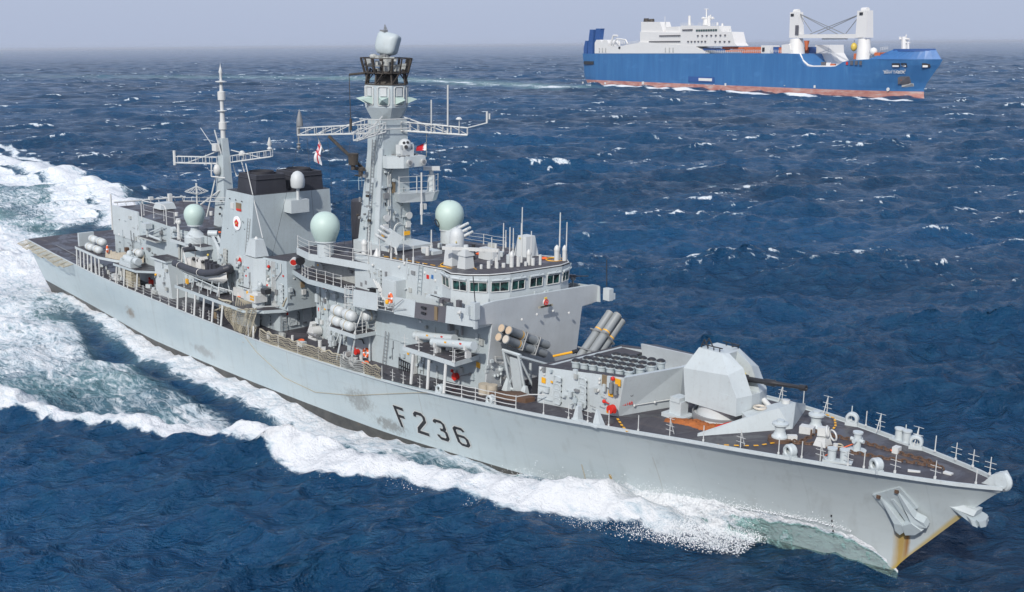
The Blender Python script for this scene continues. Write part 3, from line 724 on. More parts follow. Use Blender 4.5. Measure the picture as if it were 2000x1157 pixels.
# ---------------------------------------------------------------- small builders used all over the frigate
def V3(p): return Vector(p)
def door(parent, c, nrm, w=0.75, h=1.75, ribs=4, mat='light_grey', name='door'):
    """watertight door: rounded pressed leaf, raised ribs and dog clips"""
    n = Vector(nrm).normalized(); up = Vector((0, 0, 1)); s = up.cross(n).normalized(); up = n.cross(s); c = Vector(c)
    def rr(W, H, r, off):
        out = []
        for k in range(16):
            a = 2*math.pi*(k+0.5)/16; cx = (W/2-r)*(1 if math.cos(a) > 0 else -1); cz = (H/2-r)*(1 if math.sin(a) > 0 else -1)
            out.append(c+s*(cx+r*math.cos(a))+up*(cz+r*math.sin(a))+n*off)
        return out
    mb = MB(); mb.loft(rr(w, h, 0.2, 0.0), rr(w*0.96, h*0.98, 0.2, 0.09))
    d = build(mb, name, mat, parent)
    mb = MB()
    o = rr(w*0.98, h*0.98, .2, .10); mb.tube(o+[o[0]], 0.035, 5)
    for k in range(ribs):
        z = -h/2+h*(k+0.5)/ribs; ww = w*0.36; hh = h/ribs*0.36
        q = [c+s*a+up*(z+b)+n*0.11 for a, b in ((-ww, -hh), (-ww, hh*.6), (-ww*.6, hh), (ww*.6, hh), (ww, hh*.6), (ww, -hh))]
        mb.tube(q+[q[0]], 0.025, 4)
    build(mb, 'stiffener', mat, d) if parent is frig else build(mb, 'stiffener', mat, parent)
    mb = MB()
    for k in range(5):
        z = -h/2+h*(k+0.5)/5; mb.box(tuple(c+s*(w*0.53)+up*z+n*0.08), (0.07, 0.07, 0.1))
    build(mb, 'hinge', 'black', d) if parent is frig else build(mb, 'hinge', 'black', parent)
    return d
def ladder(parent, p0, p1, w=0.4, side=(1,0,0), mat='ship_grey', step=0.33):
    p0 = Vector(p0); p1 = Vector(p1); s = Vector(side).normalized()*w/2; mb = MB()
    mb.cyl(p0-s, p1-s, 0.03, n=5); mb.cyl(p0+s, p1+s, 0.03, n=5); L = (p1-p0).length; n = int(L/step)
    for i in range(1, n): q = p0.lerp(p1, i/n); mb.cyl(q-s, q+s, 0.022, n=4)
    return build(mb, 'ladder', mat, parent)
_stan = MB().cyl((0,0,0), (0,0,1.0), 0.035, 0.03, n=6).cyl((0,0,0), (0,0,0.12), 0.07, n=6)
_stan_me = mdata(_stan, 'stanchion', 'white')
_cs = MB().cyl((0,0,0), (0,0,1.05), 0.032, 0.026, n=6).cyl((0,0,0), (0,0,0.14), 0.08, n=6)
for z in (0.42, 0.72): _cs.cyl((-0.34,0,z), (0.34,0,z), 0.016, n=4)
_stan2_me = mdata(_cs, 'stanchion_cross', 'white')
_cb = MB().cyl((0,0,0), (0,0,1.15), 0.032, 0.026, n=6).cyl((0.0,0.45,0), (0,0,1.05), 0.03, n=5)
for z in (0.35, 0.65, 1.12): _cb.cyl((-0.34,0,z), (0.34,0,z), 0.016, n=4)
_stan3_me = mdata(_cb, 'stanchion_braced', 'white')
def stan(parent, p, h=1.0, kind=0, rz=0):
    return inst('stanchion', (_stan_me, _stan2_me, _stan3_me)[kind], parent, p, (0, 0, rz), (1, 1, h))
def rail(parent, pts, h=1.0, n_between=1, wires=(0.33, 0.66, 0.97), posts=True, r=0.018, mat='white'):
    mb = MB(); P_ = [Vector(p) for p in pts]
    for a, b in zip(P_[:-1], P_[1:]):
        for w in wires:
            mid = (a+b)/2-Vector((0, 0, 0.03)); q = [a+Vector((0,0,h*w)), mid+Vector((0,0,h*w)), b+Vector((0,0,h*w))]; mb.tube(q, r, 4)
    build(mb, 'guard_rail', mat, parent)
    if posts:
        for i, a in enumerate(P_):
            stan(parent, a, h)
            if i < len(P_)-1:
                for k in range(1, n_between): stan(parent, a.lerp(P_[i+1], k/n_between), h)
def dome(parent, c, r, base_h, base_r, mat='radome', name='radome', flat=0.62, n=28):
    prof = []
    for k in range(0, 15):
        a = math.pi*0.5-math.pi*0.56*k/14; prof.append((r*math.cos(a)**.92, r*math.sin(a)))
    prof += [(r*.95, -r*.36), (r*.86, -r*.62), (r*.76, -r*.86), (r*.70, -r*.98)]
    prof = [(0, r)]+prof[1:]; rb = prof[-1][0]
    mb = MB(); mb.lathe(prof, c, n); d = build(mb, name, mat, parent)
    mb = MB(); zb = prof[-1][1]; mb.lathe([(rb*1.0, zb), (rb*1.02, zb-0.12), (base_r, zb-0.14), (base_r, zb-base_h), (0, zb-base_h)], c, 20)
    build(mb, 'radome_base', 'light_grey', parent); return d
def bolt_row(mb, a, b, n, r=0.06):
    for i in range(n): q = Vector(a).lerp(Vector(b), (i+.5)/n); mb.ball(q, r, 6)
def sign(c, nrm, w, h, mat='yellow', name='notice', parent=None):
    n = Vector(nrm).normalized(); up = Vector((0, 0, 1)); s = up.cross(n).normalized(); up = n.cross(s); c = Vector(c)
    mb = MB(); mb.loft([c+s*a+up*b for a, b in ((-w/2,-h/2), (w/2,-h/2), (w/2,h/2), (-w/2,h/2))], [c+n*0.03+s*a+up*b for a, b in ((-w/2,-h/2), (w/2,-h/2), (w/2,h/2), (-w/2,h/2))])
    return build(mb, name, mat, parent or frig)
def slab(name, poly, z0, z1, mat='ship_grey', top='deck', parent=None, inset=0.0):
    """platform: edge band plus dark coated top"""
    mb = MB(); mb.prism(poly, z0, z1); p = build(mb, name, mat, parent or frig)
    c = Vector((sum(q[0] for q in poly)/len(poly), sum(q[1] for q in poly)/len(poly)))
    pt = [(c[0]+(q[0]-c[0])*0.985, c[1]+(q[1]-c[1])*0.97) for q in poly]
    m2 = MB(); m2.prism(pt, z1-0.02, z1+0.015); build(m2, 'deck_coating', top, p if parent is None else parent); return p
STB = (0, -1, 0); FWD = (1, 0, 0)

# ---------------------------------------------------------------- painted pennant number on the hull side
def stroke_glyph(lines, w):
    """2-D polylines -> list of quads/joins with half width w"""
    out = []
    for ln in lines:
        n = len(ln); L = []; Rr = []
        for i, p in enumerate(ln):
            d1 = Vector(ln[i])-Vector(ln[i-1]) if i > 0 else None; d2 = Vector(ln[i+1])-Vector(ln[i]) if i < n-1 else None
            d1 = d1.normalized() if d1 else d2.normalized(); d2 = d2.normalized() if d2 else d1
            t = (d1+d2); t = t.normalized() if t.length > 1e-5 else d1; nn = Vector((-t.y, t.x)); k = 1/max(0.5, nn.dot(Vector((-d1.y, d1.x))))
            p = Vector(p)
            if i == 0: p = p-d2*w*0.0
            L.append(p+nn*w*k); Rr.append(p-nn*w*k)
        for i in range(n-1): out.append((L[i], L[i+1], Rr[i+1], Rr[i]))
    return out
GL = {
 'F': [[(0,0), (0,2)], [(-0.10,1.89), (0.95,1.89)], [(0,1.08), (0.72,1.08)]],
 '2': [[(0.02,1.50), (0.02,1.70), (0.22,1.89), (0.78,1.89), (0.98,1.70), (0.98,1.30), (0.10,0.42), (0.02,0.11), (1.08,0.11)]],
 '3': [[(0.02,1.62), (0.06,1.76), (0.22,1.89), (0.78,1.89), (0.97,1.70), (0.97,1.28), (0.80,1.06), (0.42,1.06)], [(0.74,1.06), (0.97,0.88), (0.97,0.34), (0.78,0.11), (0.20,0.11), (0.02,0.30), (0.02,0.44)]],
 '6': [[(0.96,1.66), (0.80,1.89), (0.24,1.89), (0.03,1.68), (0.03,0.32), (0.24,0.11), (0.76,0.11), (0.97,0.32), (0.97,0.84), (0.78,1.04), (0.06,1.04)]],
}
def glyph(ch, A, Bv, Cv, name='pennant_number'):
    """A = lower-left corner (x,z) on the side, Bv = along vector per unit, Cv = up vector per unit"""
    for w, off, mt, nm in ((0.225, 0.035, 'white', 'digit_outline'), (0.145, 0.055, 'black', 'digit')):
        mb = MB()
        for q in stroke_glyph(GL[ch], w):
            pts = []
            sub = 3
            for i in range(sub+1):
                for (p0, p1) in ((q[0], q[1]), (q[3], q[2])):
                    p = p0.lerp(p1, i/sub); X = A[0]+Bv[0]*p.x+Cv[0]*p.y; Z = A[1]+Bv[1]*p.x+Cv[1]*p.y
                    pts.append((X, hy(X, Z)-off, Z))
            mb.add(pts, [(2*i, 2*i+2, 2*i+3, 2*i+1) for i in range(sub)])
        # slight thickness so the paint reads from the side as well
        build(mb, nm, mt, hull)
# foot and head of each digit on the side
def xz(px_py): return (px_py[0], px_py[2])
FG = [('F', (85.18,-7.7,2.1), (84.29,-7.7,3.95)), ('2', (87.18,-7.6,2.1), (86.85,-7.6,4.06)), ('3', (89.52,-7.4,2.18), (88.99,-7.4,3.94)), ('6', (91.7,-7.2,2.24), (91.13,-7.2,3.87))]
for ch, lo, hi in FG:
    up = ((hi[0]-lo[0])/2.0, (hi[2]-lo[2])/2.0)
    up = (up[0]*0.65, up[1]*0.97)
    al = {'F': 1.10, '2': 1.08, '3': 1.05, '6': 1.08}[ch]
    glyph(ch, (lo[0], lo[2]), (al, 0.0), up)

# ---------------------------------------------------------------- bridge superstructure
mb = MB()
bl = [(73.8,-4.95), (92.65,-4.95), (92.65,4.95), (73.8,4.95)]; tp = [(73.8,-4.9), (93.3,-4.9), (93.3,4.9), (73.8,4.9)]
mb.loft([(x, y, float(zd(x))-0.1) for x, y in bl], [(x, y, 11.2+0.06*(x-74)) for x, y in tp])
bridge_block = fr_part(mb, 'forward_deckhouse', 'ship_grey')
# bridge deck (wing deck) following the rising line
def wz(x): return 10.95+0.083*(x-77.4)
mb = MB(); wp = [(77.3,-6.9), (86,-7.05), (93.3,-6.75), (93.3,6.75), (86,7.05), (77.3,6.9)]
mb.loft([(x, y*(0.93 if abs(y) > 5 else 1), wz(x)-0.28) for x, y in wp], [(x, y, wz(x)+0.05) for x, y in wp])
wing_deck = fr_part(mb, 'bridge_wing_deck', 'ship_grey')
mb = MB(); mb.loft([(x, y*0.97, wz(x)+0.05) for x, y in wp], [(x, y*0.97, wz(x)+0.08) for x, y in wp]); build(mb, 'deck_coating', 'deck', wing_deck)
# forward screen: tall plate with the wings stepping out at the top
def scr(y, z): return (92.75+(z-6.7)*0.13+(0.2 if abs(y) < 4 else 0), y, z)
zz = lambda y: 13.95-abs(y)*0.03
out = [scr(-5.0,6.5), scr(-4.95,12.15), scr(-6.75,12.35), scr(-6.75,13.65), scr(-6.0,13.85), scr(-5.0,13.95), scr(5.0,13.75), scr(6.0,13.7), scr(6.75,13.5), scr(6.75,12.2), scr(4.95,12.05), scr(5.0,6.5)]
mb = MB(); mb.loft([(a-0.12, b, c) for a, b, c in out], [(a, b, c) for a, b, c in out])
front = fr_part(mb, 'forward_screen', 'screen_grey')
mb = MB(); mb.tube([(a-0.06, b, c+0.03) for a, b, c in out[3:9]], 0.06, 6); build(mb, 'capping_rail', 'light_grey', front)
mb = MB()
for q in ((93.9,-0.71,12.35), (93.9,1.07,12.37), (93.9,2.89,11.92), (93.8,-2.24,12.16)): mb.ball((q[0]+.08, q[1], q[2]), 0.11, 8)
build(mb, 'lamp', 'white', front)
# ship's badge: red rose crest with crown, and the gold name board beneath
mb = MB(); c = (94.1,0.05,13.27); mb.lathe([(0, .10), (.24, .10), (.27, 0)], (c[0], c[1], c[2]), 18, FWD); build(mb, 'badge', 'white', front)
mb = MB(); mb.torus((c[0]+.10, c[1], c[2]), .21, .05, FWD, 18, 5); mb.ball((c[0]+.12, c[1], c[2]), .07, 8)
for k in range(5): a = 2*math.pi*k/5; mb.ball((c[0]+.11, c[1]+.08*math.cos(a), c[2]+.08*math.sin(a)), .04, 6)
build(mb, 'badge_rose', 'red', front)
mb = MB(); 
for k in range(3): mb.ball((c[0]+.05, c[1]-.09+.09*k, c[2]+.36), .05, 6)
mb.box((c[0]+.05, c[1], c[2]+.29), (.08, .26, .07)); build(mb, 'badge_crown', 'gold', front)
mb = MB(); c2 = (94.05,0.11,12.92); mb.box((c2[0]+.05, c2[1], c2[2]), (.05, 1.55, .17)); build(mb, 'name_board', 'rope', front)
def text_mesh(txt, size, depth=0.02):
    cu = bpy.data.curves.new('t', 'FONT'); cu.body = txt; cu.size = size; cu.extrude = depth; cu.align_x = 'CENTER'; cu.align_y = 'CENTER'; cu.resolution_u = 2
    ob = bpy.data.objects.new('t', cu); COL.objects.link(ob); dg = bpy.context.evaluated_depsgraph_get(); me = bpy.data.meshes.new_from_object(ob.evaluated_get(dg))
    bpy.data.objects.remove(ob); bpy.data.curves.remove(cu); return me
def lettering(parent, txt, c, size, xdir, zdir, mat, name='lettering'):
    me = text_mesh(txt, size); me.materials.clear(); me.materials.append(M[mat]); x = Vector(xdir).normalized(); z = Vector(zdir).normalized(); n = x.cross(z)
    o = bpy.data.objects.new(name, me); COL.objects.link(o); o.parent = parent; of = org(parent)
    o.matrix_local = Matrix.Translation(Vector(c)-Vector(of)) @ Matrix((x, z, n)).transposed().to_4x4(); return o
lettering(front, 'MONTROSE', (c2[0]+.09, c2[1], c2[2]), .22, (0,1,0), (0,0,1), 'black')
# fittings on the screen near the deck
mb = MB(); q = (94.05,-2.68,6.78); mb.ball((92.95, -3.55, 8.15), .26, 12); mb.cyl((92.95,-3.55,7), (92.95,-3.55,8.0), .06); build(mb, 'vent_head', 'light_grey', front)
mb = MB()
for q in ((92.9,-4.21,7.74), (92.9,-3.89,7.71), (92.95,-3.61,7.8)): mb.ball((q[0]+.1, q[1], q[2]), .13, 8)
for q in ((93.2,-4.82,9.13), (92.8,-4.98,8.28), (92.9,-5.02,8.64)): mb.box((q[0]+.1, q[1], q[2]), (.18, .28, .25))
build(mb, 'junction_box', 'light_grey', front)
mb = MB(); mb.tube([(92.85,-5.08,8.19), (93.0,-2.84,8.17)], .03, 5); mb.tube([(93.3,-4.49,9.46), (93.3,-4.43,9.04), (93.3,-3.78,8.75), (93.3,-3.35,8.88)], .035, 5); mb.tube([(93.3,-4.49,9.42), (93.3,-3.24,9.15)], .035, 5); build(mb, 'pipe', 'white', front)

# upper house and bridge
UZ = 15.35
house = [(74.6,-4.55), (87.4,-4.75), (87.4,4.75), (74.6,4.55)]
mb = MB(); mb.loft([(x, y, 10.9) for x, y in house], [(x, y, 14.75+0.045*(x-74.6)) for x, y in house]); upper = fr_part(mb, 'upper_deckhouse', 'light_grey')
BR = [(87.3,-4.9), (89.2,-5.55), (90.75,-5.1), (91.95,-4.0), (92.55,-2.35), (92.9,2.9), (92.4,4.3), (91.2,5.3), (89.6,5.6), (87.3,4.9)]
def ins(poly, d):
    c = Vector((89.0, 0)); return [((p[0]-c.x)*(1-d/3.5)+c.x, p[1]*(1-d/5)) for p in poly]
mb = MB(); mb.loft([(x, y, 12.0) for x, y in ins(BR, -0.12)], [(x, y, 14.15) for x, y in BR]); bridge = fr_part(mb, 'bridge_house', 'light_grey')
mb = MB(); mb.loft([(x, y, 14.15) for x, y in BR], [(x, y, 14.75+.048*(x-74.6)-.03) for x, y in ins(BR, -0.10)], cap=False); build(mb, 'window_band', 'light_grey', bridge)
rzf = lambda x: 14.76+.048*(x-74.6)
roofp = [(74.6,-4.55), (87.3,-4.8)]+BR[1:9]+[(87.4,4.8), (86,6.6), (74.6,6.6)]
mb = MB(); mb.loft([(x, y, rzf(x)-.02) for x, y in roofp], [(x, y, rzf(x)+.05) for x, y in roofp]); roof = fr_part(mb, 'roof_deck', 'deck')
mb = MB(); mb.tube([(x, y, rzf(x)+.05) for x, y in roofp[:11]], .05, 5); build(mb, 'edge_bar', 'white', roof)
# bridge windows, each in its recessed frame with wiper box above
def bwin(i, t0, t1):
    a = Vector((*BR[i], 0)); b = Vector((*BR[i+1], 0)); d = (b-a); n = Vector((d.y, -d.x, 0)).normalized()
    p = a.lerp(b, t0); q = a.lerp(b, t1); z0, z1 = 14.28, 15.0; mid = (p+q)/2; w = (q-p).length
    sl = 0.045
    def pt(u, z, o): v = p.lerp(q, u)+n*(o+(z-14.15)*sl*1.5); return (v.x, v.y, z)
    mb = MB(); mb.loft([pt(0,z0,0), pt(1,z0,0), pt(1,z1,0), pt(0,z1,0)], [pt(0,z0,.03), pt(1,z0,.03), pt(1,z1,.03), pt(0,z1,.03)]); build(mb, 'window', 'glass', bridge)
    mb = MB()
    c = [Vector(pt(u, z, .05)) for u, z in ((-.02,z0-.03), (1.02,z0-.03), (1.02,z1+.03), (-.02,z1+.03))]
    mb.tube(c+[c[0]], .045, 5); m0 = Vector(pt(.5, z0, .05)); m1 = Vector(pt(.5, z1, .05)); mb.cyl(m0, m1, .028, n=5) if w > 0.9 else None
    build(mb, 'window_frame', 'white', bridge)
    mb = MB(); b0 = Vector(pt(-.03, z1+.20, .12)); b1 = Vector(pt(1.03, z1+.20, .12)); mb.cyl(b0, b1, .10, n=6); mb.tube([Vector(pt(.55, z1+.24, .18)), Vector(pt(.66, z1+.42, .22)), Vector(pt(.80, z1+.34, .15))], .025, 4); build(mb, 'window_shade', 'light_grey', bridge)
bwin(0, .12, .88); bwin(1, .14, .92); bwin(2, .10, .90); bwin(3, .10, .92)
bwin(4, .03, .27); bwin(4, .38, .62); bwin(4, .72, .96); bwin(5, .15, .9); bwin(6, .15, .85); bwin(7, .15, .85)
# starboard wing bulwark
def bul(pts, h0, h1, th=.08, top_in=.12, mat='light_grey', name='bulwark'):
    mb = MB()
    for (x0, y0), (x1, y1) in zip(pts[:-1], pts[1:]):
        s = -1 if y0 < 0 else 1
        for k in (0,):
            mb.loft([(x0, y0, wz(x0)+h0), (x1, y1, wz(x1)+h0), (x1, y1-s*th, wz(x1)+h0), (x0, y0-s*th, wz(x0)+h0)],
                    [(x0, y0-s*top_in, wz(x0)+h1), (x1, y1-s*top_in, wz(x1)+h1), (x1, y1-s*(th+top_in), wz(x1)+h1), (x0, y0-s*(th+top_in), wz(x0)+h1)])
    return build(mb, name, mat, wing_deck)
for s in (-1, 1):
    bul([(77.6, s*6.9), (81.2, s*6.97)], -.1, 1.35)
    bul([(83.6, s*7.0), (86.4, s*7.05)], -.1, 1.30)
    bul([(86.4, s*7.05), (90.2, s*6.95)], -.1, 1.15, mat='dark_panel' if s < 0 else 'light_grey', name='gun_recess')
    bul([(90.2, s*6.95), (93.85, s*6.75)], -.1, 1.25)
    rail(frig, [(81.3, s*6.95, wz(81.3)+.05), (82.4, s*6.95, wz(82.4)+.05), (83.5, s*6.98, wz(83.5)+.05)], 1.15, 1, wires=(.3, .62, .97), r=.03)
# steps in the recess panel
mb = MB()
for z in (.45, .95): q = (87.6, -7.05, wz(87.6)+z*0.9); mb.box(q, (.55, .12, .16)); 
build(mb, 'step_cutout', 'black', wing_deck)
mb = MB(); mb.box((89.1, -7.0, wz(89.1)+.55), (.35, .06, 1.1)); build(mb, 'fairing', 'brown_plate', wing_deck)
# cabinet, lockers on the bridge wing
for (a, b, zl, zh, mt) in (((80.2,-5.7), (82.2,-4.6), 0, 2.5, 'light_grey'), ((86.0,-5.6), (87.6,-4.8), 0, 1.55, 'light_grey'), ((88.3,-5.9), (88.8,-5.6), .6, 1.3, 'white')):
    mb = MB(); z = wz(a[0]); mb.span((a[0], a[1], z+zl), (b[0], b[1], z+zh)); lk = fr_part(mb, 'locker', mt)
    mb = MB(); mb.span((a[0]+.12, a[1]-.04, z+zl+.12), (b[0]-.12, a[1], z+zh-.12)); build(mb, 'locker_door', mt, lk)
door(upper, (78.3,-4.62,13.1), STB, .75, 1.8); 
mb = MB()
for q in ((81.33,-4.7,14.61), (82.05,-4.7,15.03), (84.8,-4.7,14.7), (77.52,-4.7,14.17), (86.2,-4.7,15.11), (86.2,-4.7,14.3)): mb.ball(q, .14, 8)
bolt_row(mb, (76.26,-4.65,15.24), (87.25,-4.65,15.44), 2, .05)
build(mb, 'fitting', 'white', upper)
mb = MB(); mb.tube([(82.4,-4.7,15.52), (82.39,-4.7,13.78)], .06, 5); mb.tube([(87.25,-4.7,13.98), (84.12,-4.7,13.86)], .03, 4); build(mb, 'pipe', 'light_grey', upper)
ladder(upper, (84.11,-4.8,12.79), (84.39,-4.8,15.42), .5)
sign((85.2,-4.7,14.43), STB, .34, .34, 'red', parent=upper); sign((85.81,-4.7,14.53), STB, .3, .34, 'cargo_blue', parent=upper)
# twin sloping hose racks / pyrotechnic rails by the door
mb = MB()
for k in range(3):
    a = Vector((78.6+.35*k, -5.4, wz(79)+2.1-.1*k)); b = a+Vector((2.6, -.5, -1.9)); mb.cyl(a, b, .07, n=6)
build(mb, 'rocket_rail', 'white', upper)
mb = MB(); mb.box((79.3,-6.0,wz(79)+1.3), (.5,.35,.5)); mb.cyl((79.3,-6.0,wz(79)+.1),(79.3,-6.0,wz(79)+1.2),.12); mb.cyl((79.0,-6.3,wz(79)+1.5),(80.3,-6.2,wz(79)+1.7),.05); build(mb, 'sight_mount', 'black', upper)

# ---------------------------------------------------------------- block abaft the bridge, funnel, hangar
zt = lambda x: float(zd(x))
mb = MB(); lo = [(56.9,-5.0), (62.4,-5.0), (62.4,5.0), (56.9,5.0)]
mb.loft([(x, y, zt(x)-.1) for x, y in lo], [(x, y, 7.85) for x, y in lo])
mb.loft([(36,-4.2,zt(36)-.1), (57,-4.2,zt(57)-.1), (57,4.2,zt(57)-.1), (36,4.2,zt(36)-.1)], [(36,-4.2,7.2), (57,-4.2,7.6), (57,4.2,7.6), (36,4.2,7.2)])
mid = fr_part(mb, 'midships_deckhouse', 'ship_grey')
# boat deck at 01 level
bd = [(46.4,-7.95), (60.6,-7.95), (62.2,-6.6), (63.3,-4.2), (63.3,-3.0), (46.4,-3.0)]
boatdeck = slab('boat_deck', bd, 7.15, 7.45)
slab('boat_deck', [(x, -y) for x, y in bd], 7.15, 7.45)
# front block upper part
ub = [(59.6,-4.95), (63.9,-4.95), (63.9,4.95), (59.6,4.95)]
mb = MB(); mb.loft([(x, y, 7.47) for x, y in ub], [(x, y, 12.1+.06*(x-60)) for x, y in ub]); blockA = fr_part(mb, 'machinery_deckhouse', 'ship_grey')
mb = MB(); mb.loft([(x, y*.98, 12.1+.06*(x-60)) for x, y in ub], [(x, y*.98, 12.13+.06*(x-60)) for x, y in ub]); build(mb, 'deck_coating', 'deck', blockA)
mb = MB(); tw = [(57.0,-5.8), (58.9,-5.8), (60.4,-5.3), (60.4,-4.0), (57.0,-4.0)]
mb.loft([(x, y, 7.47) for x, y in tw], [(x+.1, y+.1, 12.0) for x, y in tw]); tower = fr_part(mb, 'aerial_tower', 'light_grey')
q = (59.79,-4.9,12.1)
mb = MB(); mb.loft([(57.4,-5.7,12.1), (59.4,-5.7,12.1), (59.4,-4.2,12.1), (57.4,-4.2,12.1)], [(57.8,-5.4,13.75), (59.0,-5.4,13.75), (59.0,-4.5,13.75), (57.8,-4.5,13.75)]); tuner = build(mb, 'aerial_tuner', 'light_grey', tower)
mb = MB(); mb.lathe([(0,.25), (.1,.2), (.22,0)], (58.4,-4.95,13.75), 10); mb.tube([(59.61,-4.95,14.01), (58.34,-4.6,15.58), (55.2,-4.0,20.78)], .045, 5); build(mb, 'whip_aerial', 'white', tower)
mb = MB(); mb.box((59.7,-5.0,10.2), (.5,.2,.3)); build(mb, 'notice', 'red', tower)
# lower aft-looking bay with doors under the gun deck
door(mid, (62.45,-3.6,6.55), FWD, .95, 2.0); door(mid, (62.45,-1.9,6.55), FWD, .95, 2.0)
ladder(mid, (62.55,-4.6,5.3), (62.55,-4.6,7.7), .55, (0,1,0), 'steel'); ladder(mid, (62.55,-.6,5.3), (62.55,-.6,8.6), .55, (0,1,0), 'steel')
sign((62.45,-4.85,7.2), FWD, .3, .22, 'red', parent=mid); sign((62.5,-4.2,6.9), FWD, .28, .4, 'red', parent=mid); sign((62.5,-3.6,7.1), FWD, .5, .25, 'red', parent=mid); sign((62.5,-1.9,6.9), FWD, .3, .25, 'red', parent=mid)
for x in (58.6, 60.4): door(mid, (x,-5.02,6.35), STB, .75, 1.8, mat='ship_grey')
# fittings on the front and side of the upper block
mb = MB(); mb.box((64.0,-3.3,9.9), (.14,.42,.6)); build(mb, 'junction_box', 'brown_plate', blockA)
mb = MB(); mb.box((64.02,-3.2,9.15), (.2,.4,.5)); mb.ball((64.0,-2.6,11.4),.1,6); mb.ball((63.95,-4.2,10.6),.08,6); build(mb, 'junction_box', 'white', blockA)
mb = MB()
for k in range(4): mb.tube([(61.2+.22*k,-5.03,7.6), (61.2+.22*k,-5.03,12.0)], .04, 5)
mb.tube([(61.9,-5.06,10.2), (63.0,-5.06,11.2), (63.0,-5.06,12.0)], .05, 5); build(mb, 'pipe', 'white', blockA)
mb = MB()
for k in range(9): mb.ball((60.3+random.random()*.8,-5.1,9.3+random.random()*2.2), .16, 7)
build(mb, 'valve', 'white', blockA)
mb = MB(); mb.ball((60.9,-5.15,11.4), .17, 8); mb.ball((60.6,-5.15,9.5), .13, 8); build(mb, 'valve_wheel', 'red', blockA)
door(blockA, (62.9,-4.98,9.1), STB, .7, 1.9); 
mb = MB(); mb.cyl((64.3,-4.3,12.5),(64.7,-4.7,12.35),.30,.38,n=14); build(mb, 'siren', 'white', blockA)
mb = MB(); mb.cyl((64.68,-4.68,12.36),(64.72,-4.72,12.34),.30,n=14); build(mb, 'siren_mouth', 'red', blockA)
mb = MB(); mb.cyl((66.9,-5.3,11.9),(66.9,-5.3,13.3),.05); mb.cyl((66.9,-5.3,13.2),(67.35,-5.6,13.0),.40,.45,n=8); build(mb, 'searchlight', 'black', blockA)
# gallery joining the block to the bridge house, and the aft face of the bridge house
gal = [(63.9,-4.3), (68.6,-5.7), (77.4,-5.6), (77.4,-3.2), (63.9,-2.0)]
mb = MB(); mb.loft([(x, y, 11.1+.02*(x-68)) for x, y in gal], [(x, y, 11.55+.02*(x-68)) for x, y in gal]); gallery = fr_part(mb, 'gallery', 'ship_grey')
mb = MB(); mb.loft([(x, y*.99, 11.55+.02*(x-68)) for x, y in gal], [(x, y*.99, 11.58+.02*(x-68)) for x, y in gal]); build(mb, 'deck_coating', 'deck', gallery)
rail(frig, [(67.0,-5.2,11.6), (68.7,-5.65,11.6), (71.5,-5.6,11.65), (74,-5.6,11.7)], 1.1, 2)
mb = MB(); mb.loft([(66.5,-3.4,5.0), (73.9,-3.4,5.3), (73.9,3.4,5.3), (66.5,3.4,5.0)], [(66.5,-3.4,11.1), (73.9,-3.4,11.2), (73.9,3.4,11.2), (66.5,3.4,11.1)]); passage = fr_part(mb, 'cross_passage', 'ship_grey')
door(passage, (71.5,-3.42,8.2), STB, .8, 1.8); door(passage, (68.6,-3.42,6.4), STB, .8, 1.8)
mb = MB()
for k in range(14): mb.box((66.6+random.random()*6.5,-3.6,6.0+random.random()*4.5), (.2+random.random()*.4,.3,.3+random.random()*.5))
build(mb, 'junction_box', 'light_grey', passage)
mb = MB()
for k in range(5): x = 67.2+1.35*k; mb.tube([(x,-3.5,5.6), (x,-3.5,10.9)], .05, 5)
build(mb, 'pipe', 'light_grey', passage)
# safety-hooped ladder abaft the wing
mb = MB()
for k in range(5): mb.torus((76.3,-6.3,9.2+.75*k), .45, .035, (0,0,1), 14, 4)
for a in range(5): t = a*math.pi/4+math.pi; mb.cyl((76.3+.45*math.cos(t),-6.3+.45*math.sin(t),9.0),(76.3+.45*math.cos(t),-6.3+.45*math.sin(t),12.4),.025,n=4)
build(mb, 'ladder_cage', 'white', passage); ladder(passage, (76.3,-5.85,8.6), (76.3,-5.85,12.3), .4)
# house between bridge block and platform: aft part of upper deckhouse with the satcom platform
hb2 = [(66.2,-3.3), (74.7,-3.9), (74.7,4.5), (66.2,3.3)]
mb = MB(); mb.loft([(x, y, 11.55) for x, y in hb2], [(x, y, 13.75) for x, y in hb2]); afth = fr_part(mb, 'satcom_deckhouse', 'grubby_grey')
sp_ = [(66.6,-5.5), (69.7,-6.2), (77.0,-4.6), (77.0,5.0), (66.6,5.4)]
satp = slab('satcom_platform', sp_, 13.55, 14.15, 'light_grey')
mb = MB(); mb.span((71.2,-2.3,14.15), (77.2,-1.9,15.25)); mb.span((71.2,-1.9,15.0),(77.2,2.2,15.27)); build(mb, 'mast_house', 'light_grey', satp)
rail(frig, [(66.7,-5.4,14.17), (69.7,-6.1,14.17), (72.3,-5.6,14.17), (75.0,-5.0,14.17), (76.8,-4.65,14.17)], 1.15, 1)
dome(satp, (71.0,-5.4+.2,16.75), 1.32, 1.45, .75)
dome(satp, (76.3,4.9,17.5), 1.34, 1.5, .85)
mb = MB(); mb.torus((75.9,3.72,16.8), .35, .05, (-.2,-1,-.35), 14, 4); build(mb, 'radome_hatch', 'black', satp)
rail(frig, [(73.8,5.9,14.85), (76.5,6.2,14.9), (79.5,6.3,15.0), (82.5,6.3,15.1)], 1.0, 1)
slab('port_platform', [(77.5,6.0), (81,6.0), (81,7.6), (77.5,7.6)], 14.3, 14.75)
# raised aft wall with safety kit under the platform
mb = MB()
for k in range(8): mb.box((75.0+random.random()*1.6,-4.1-random.random()*.4,12.0+random.random()*1.4), (.3,.3,.35))
build(mb, 'junction_box', 'steel', afth)

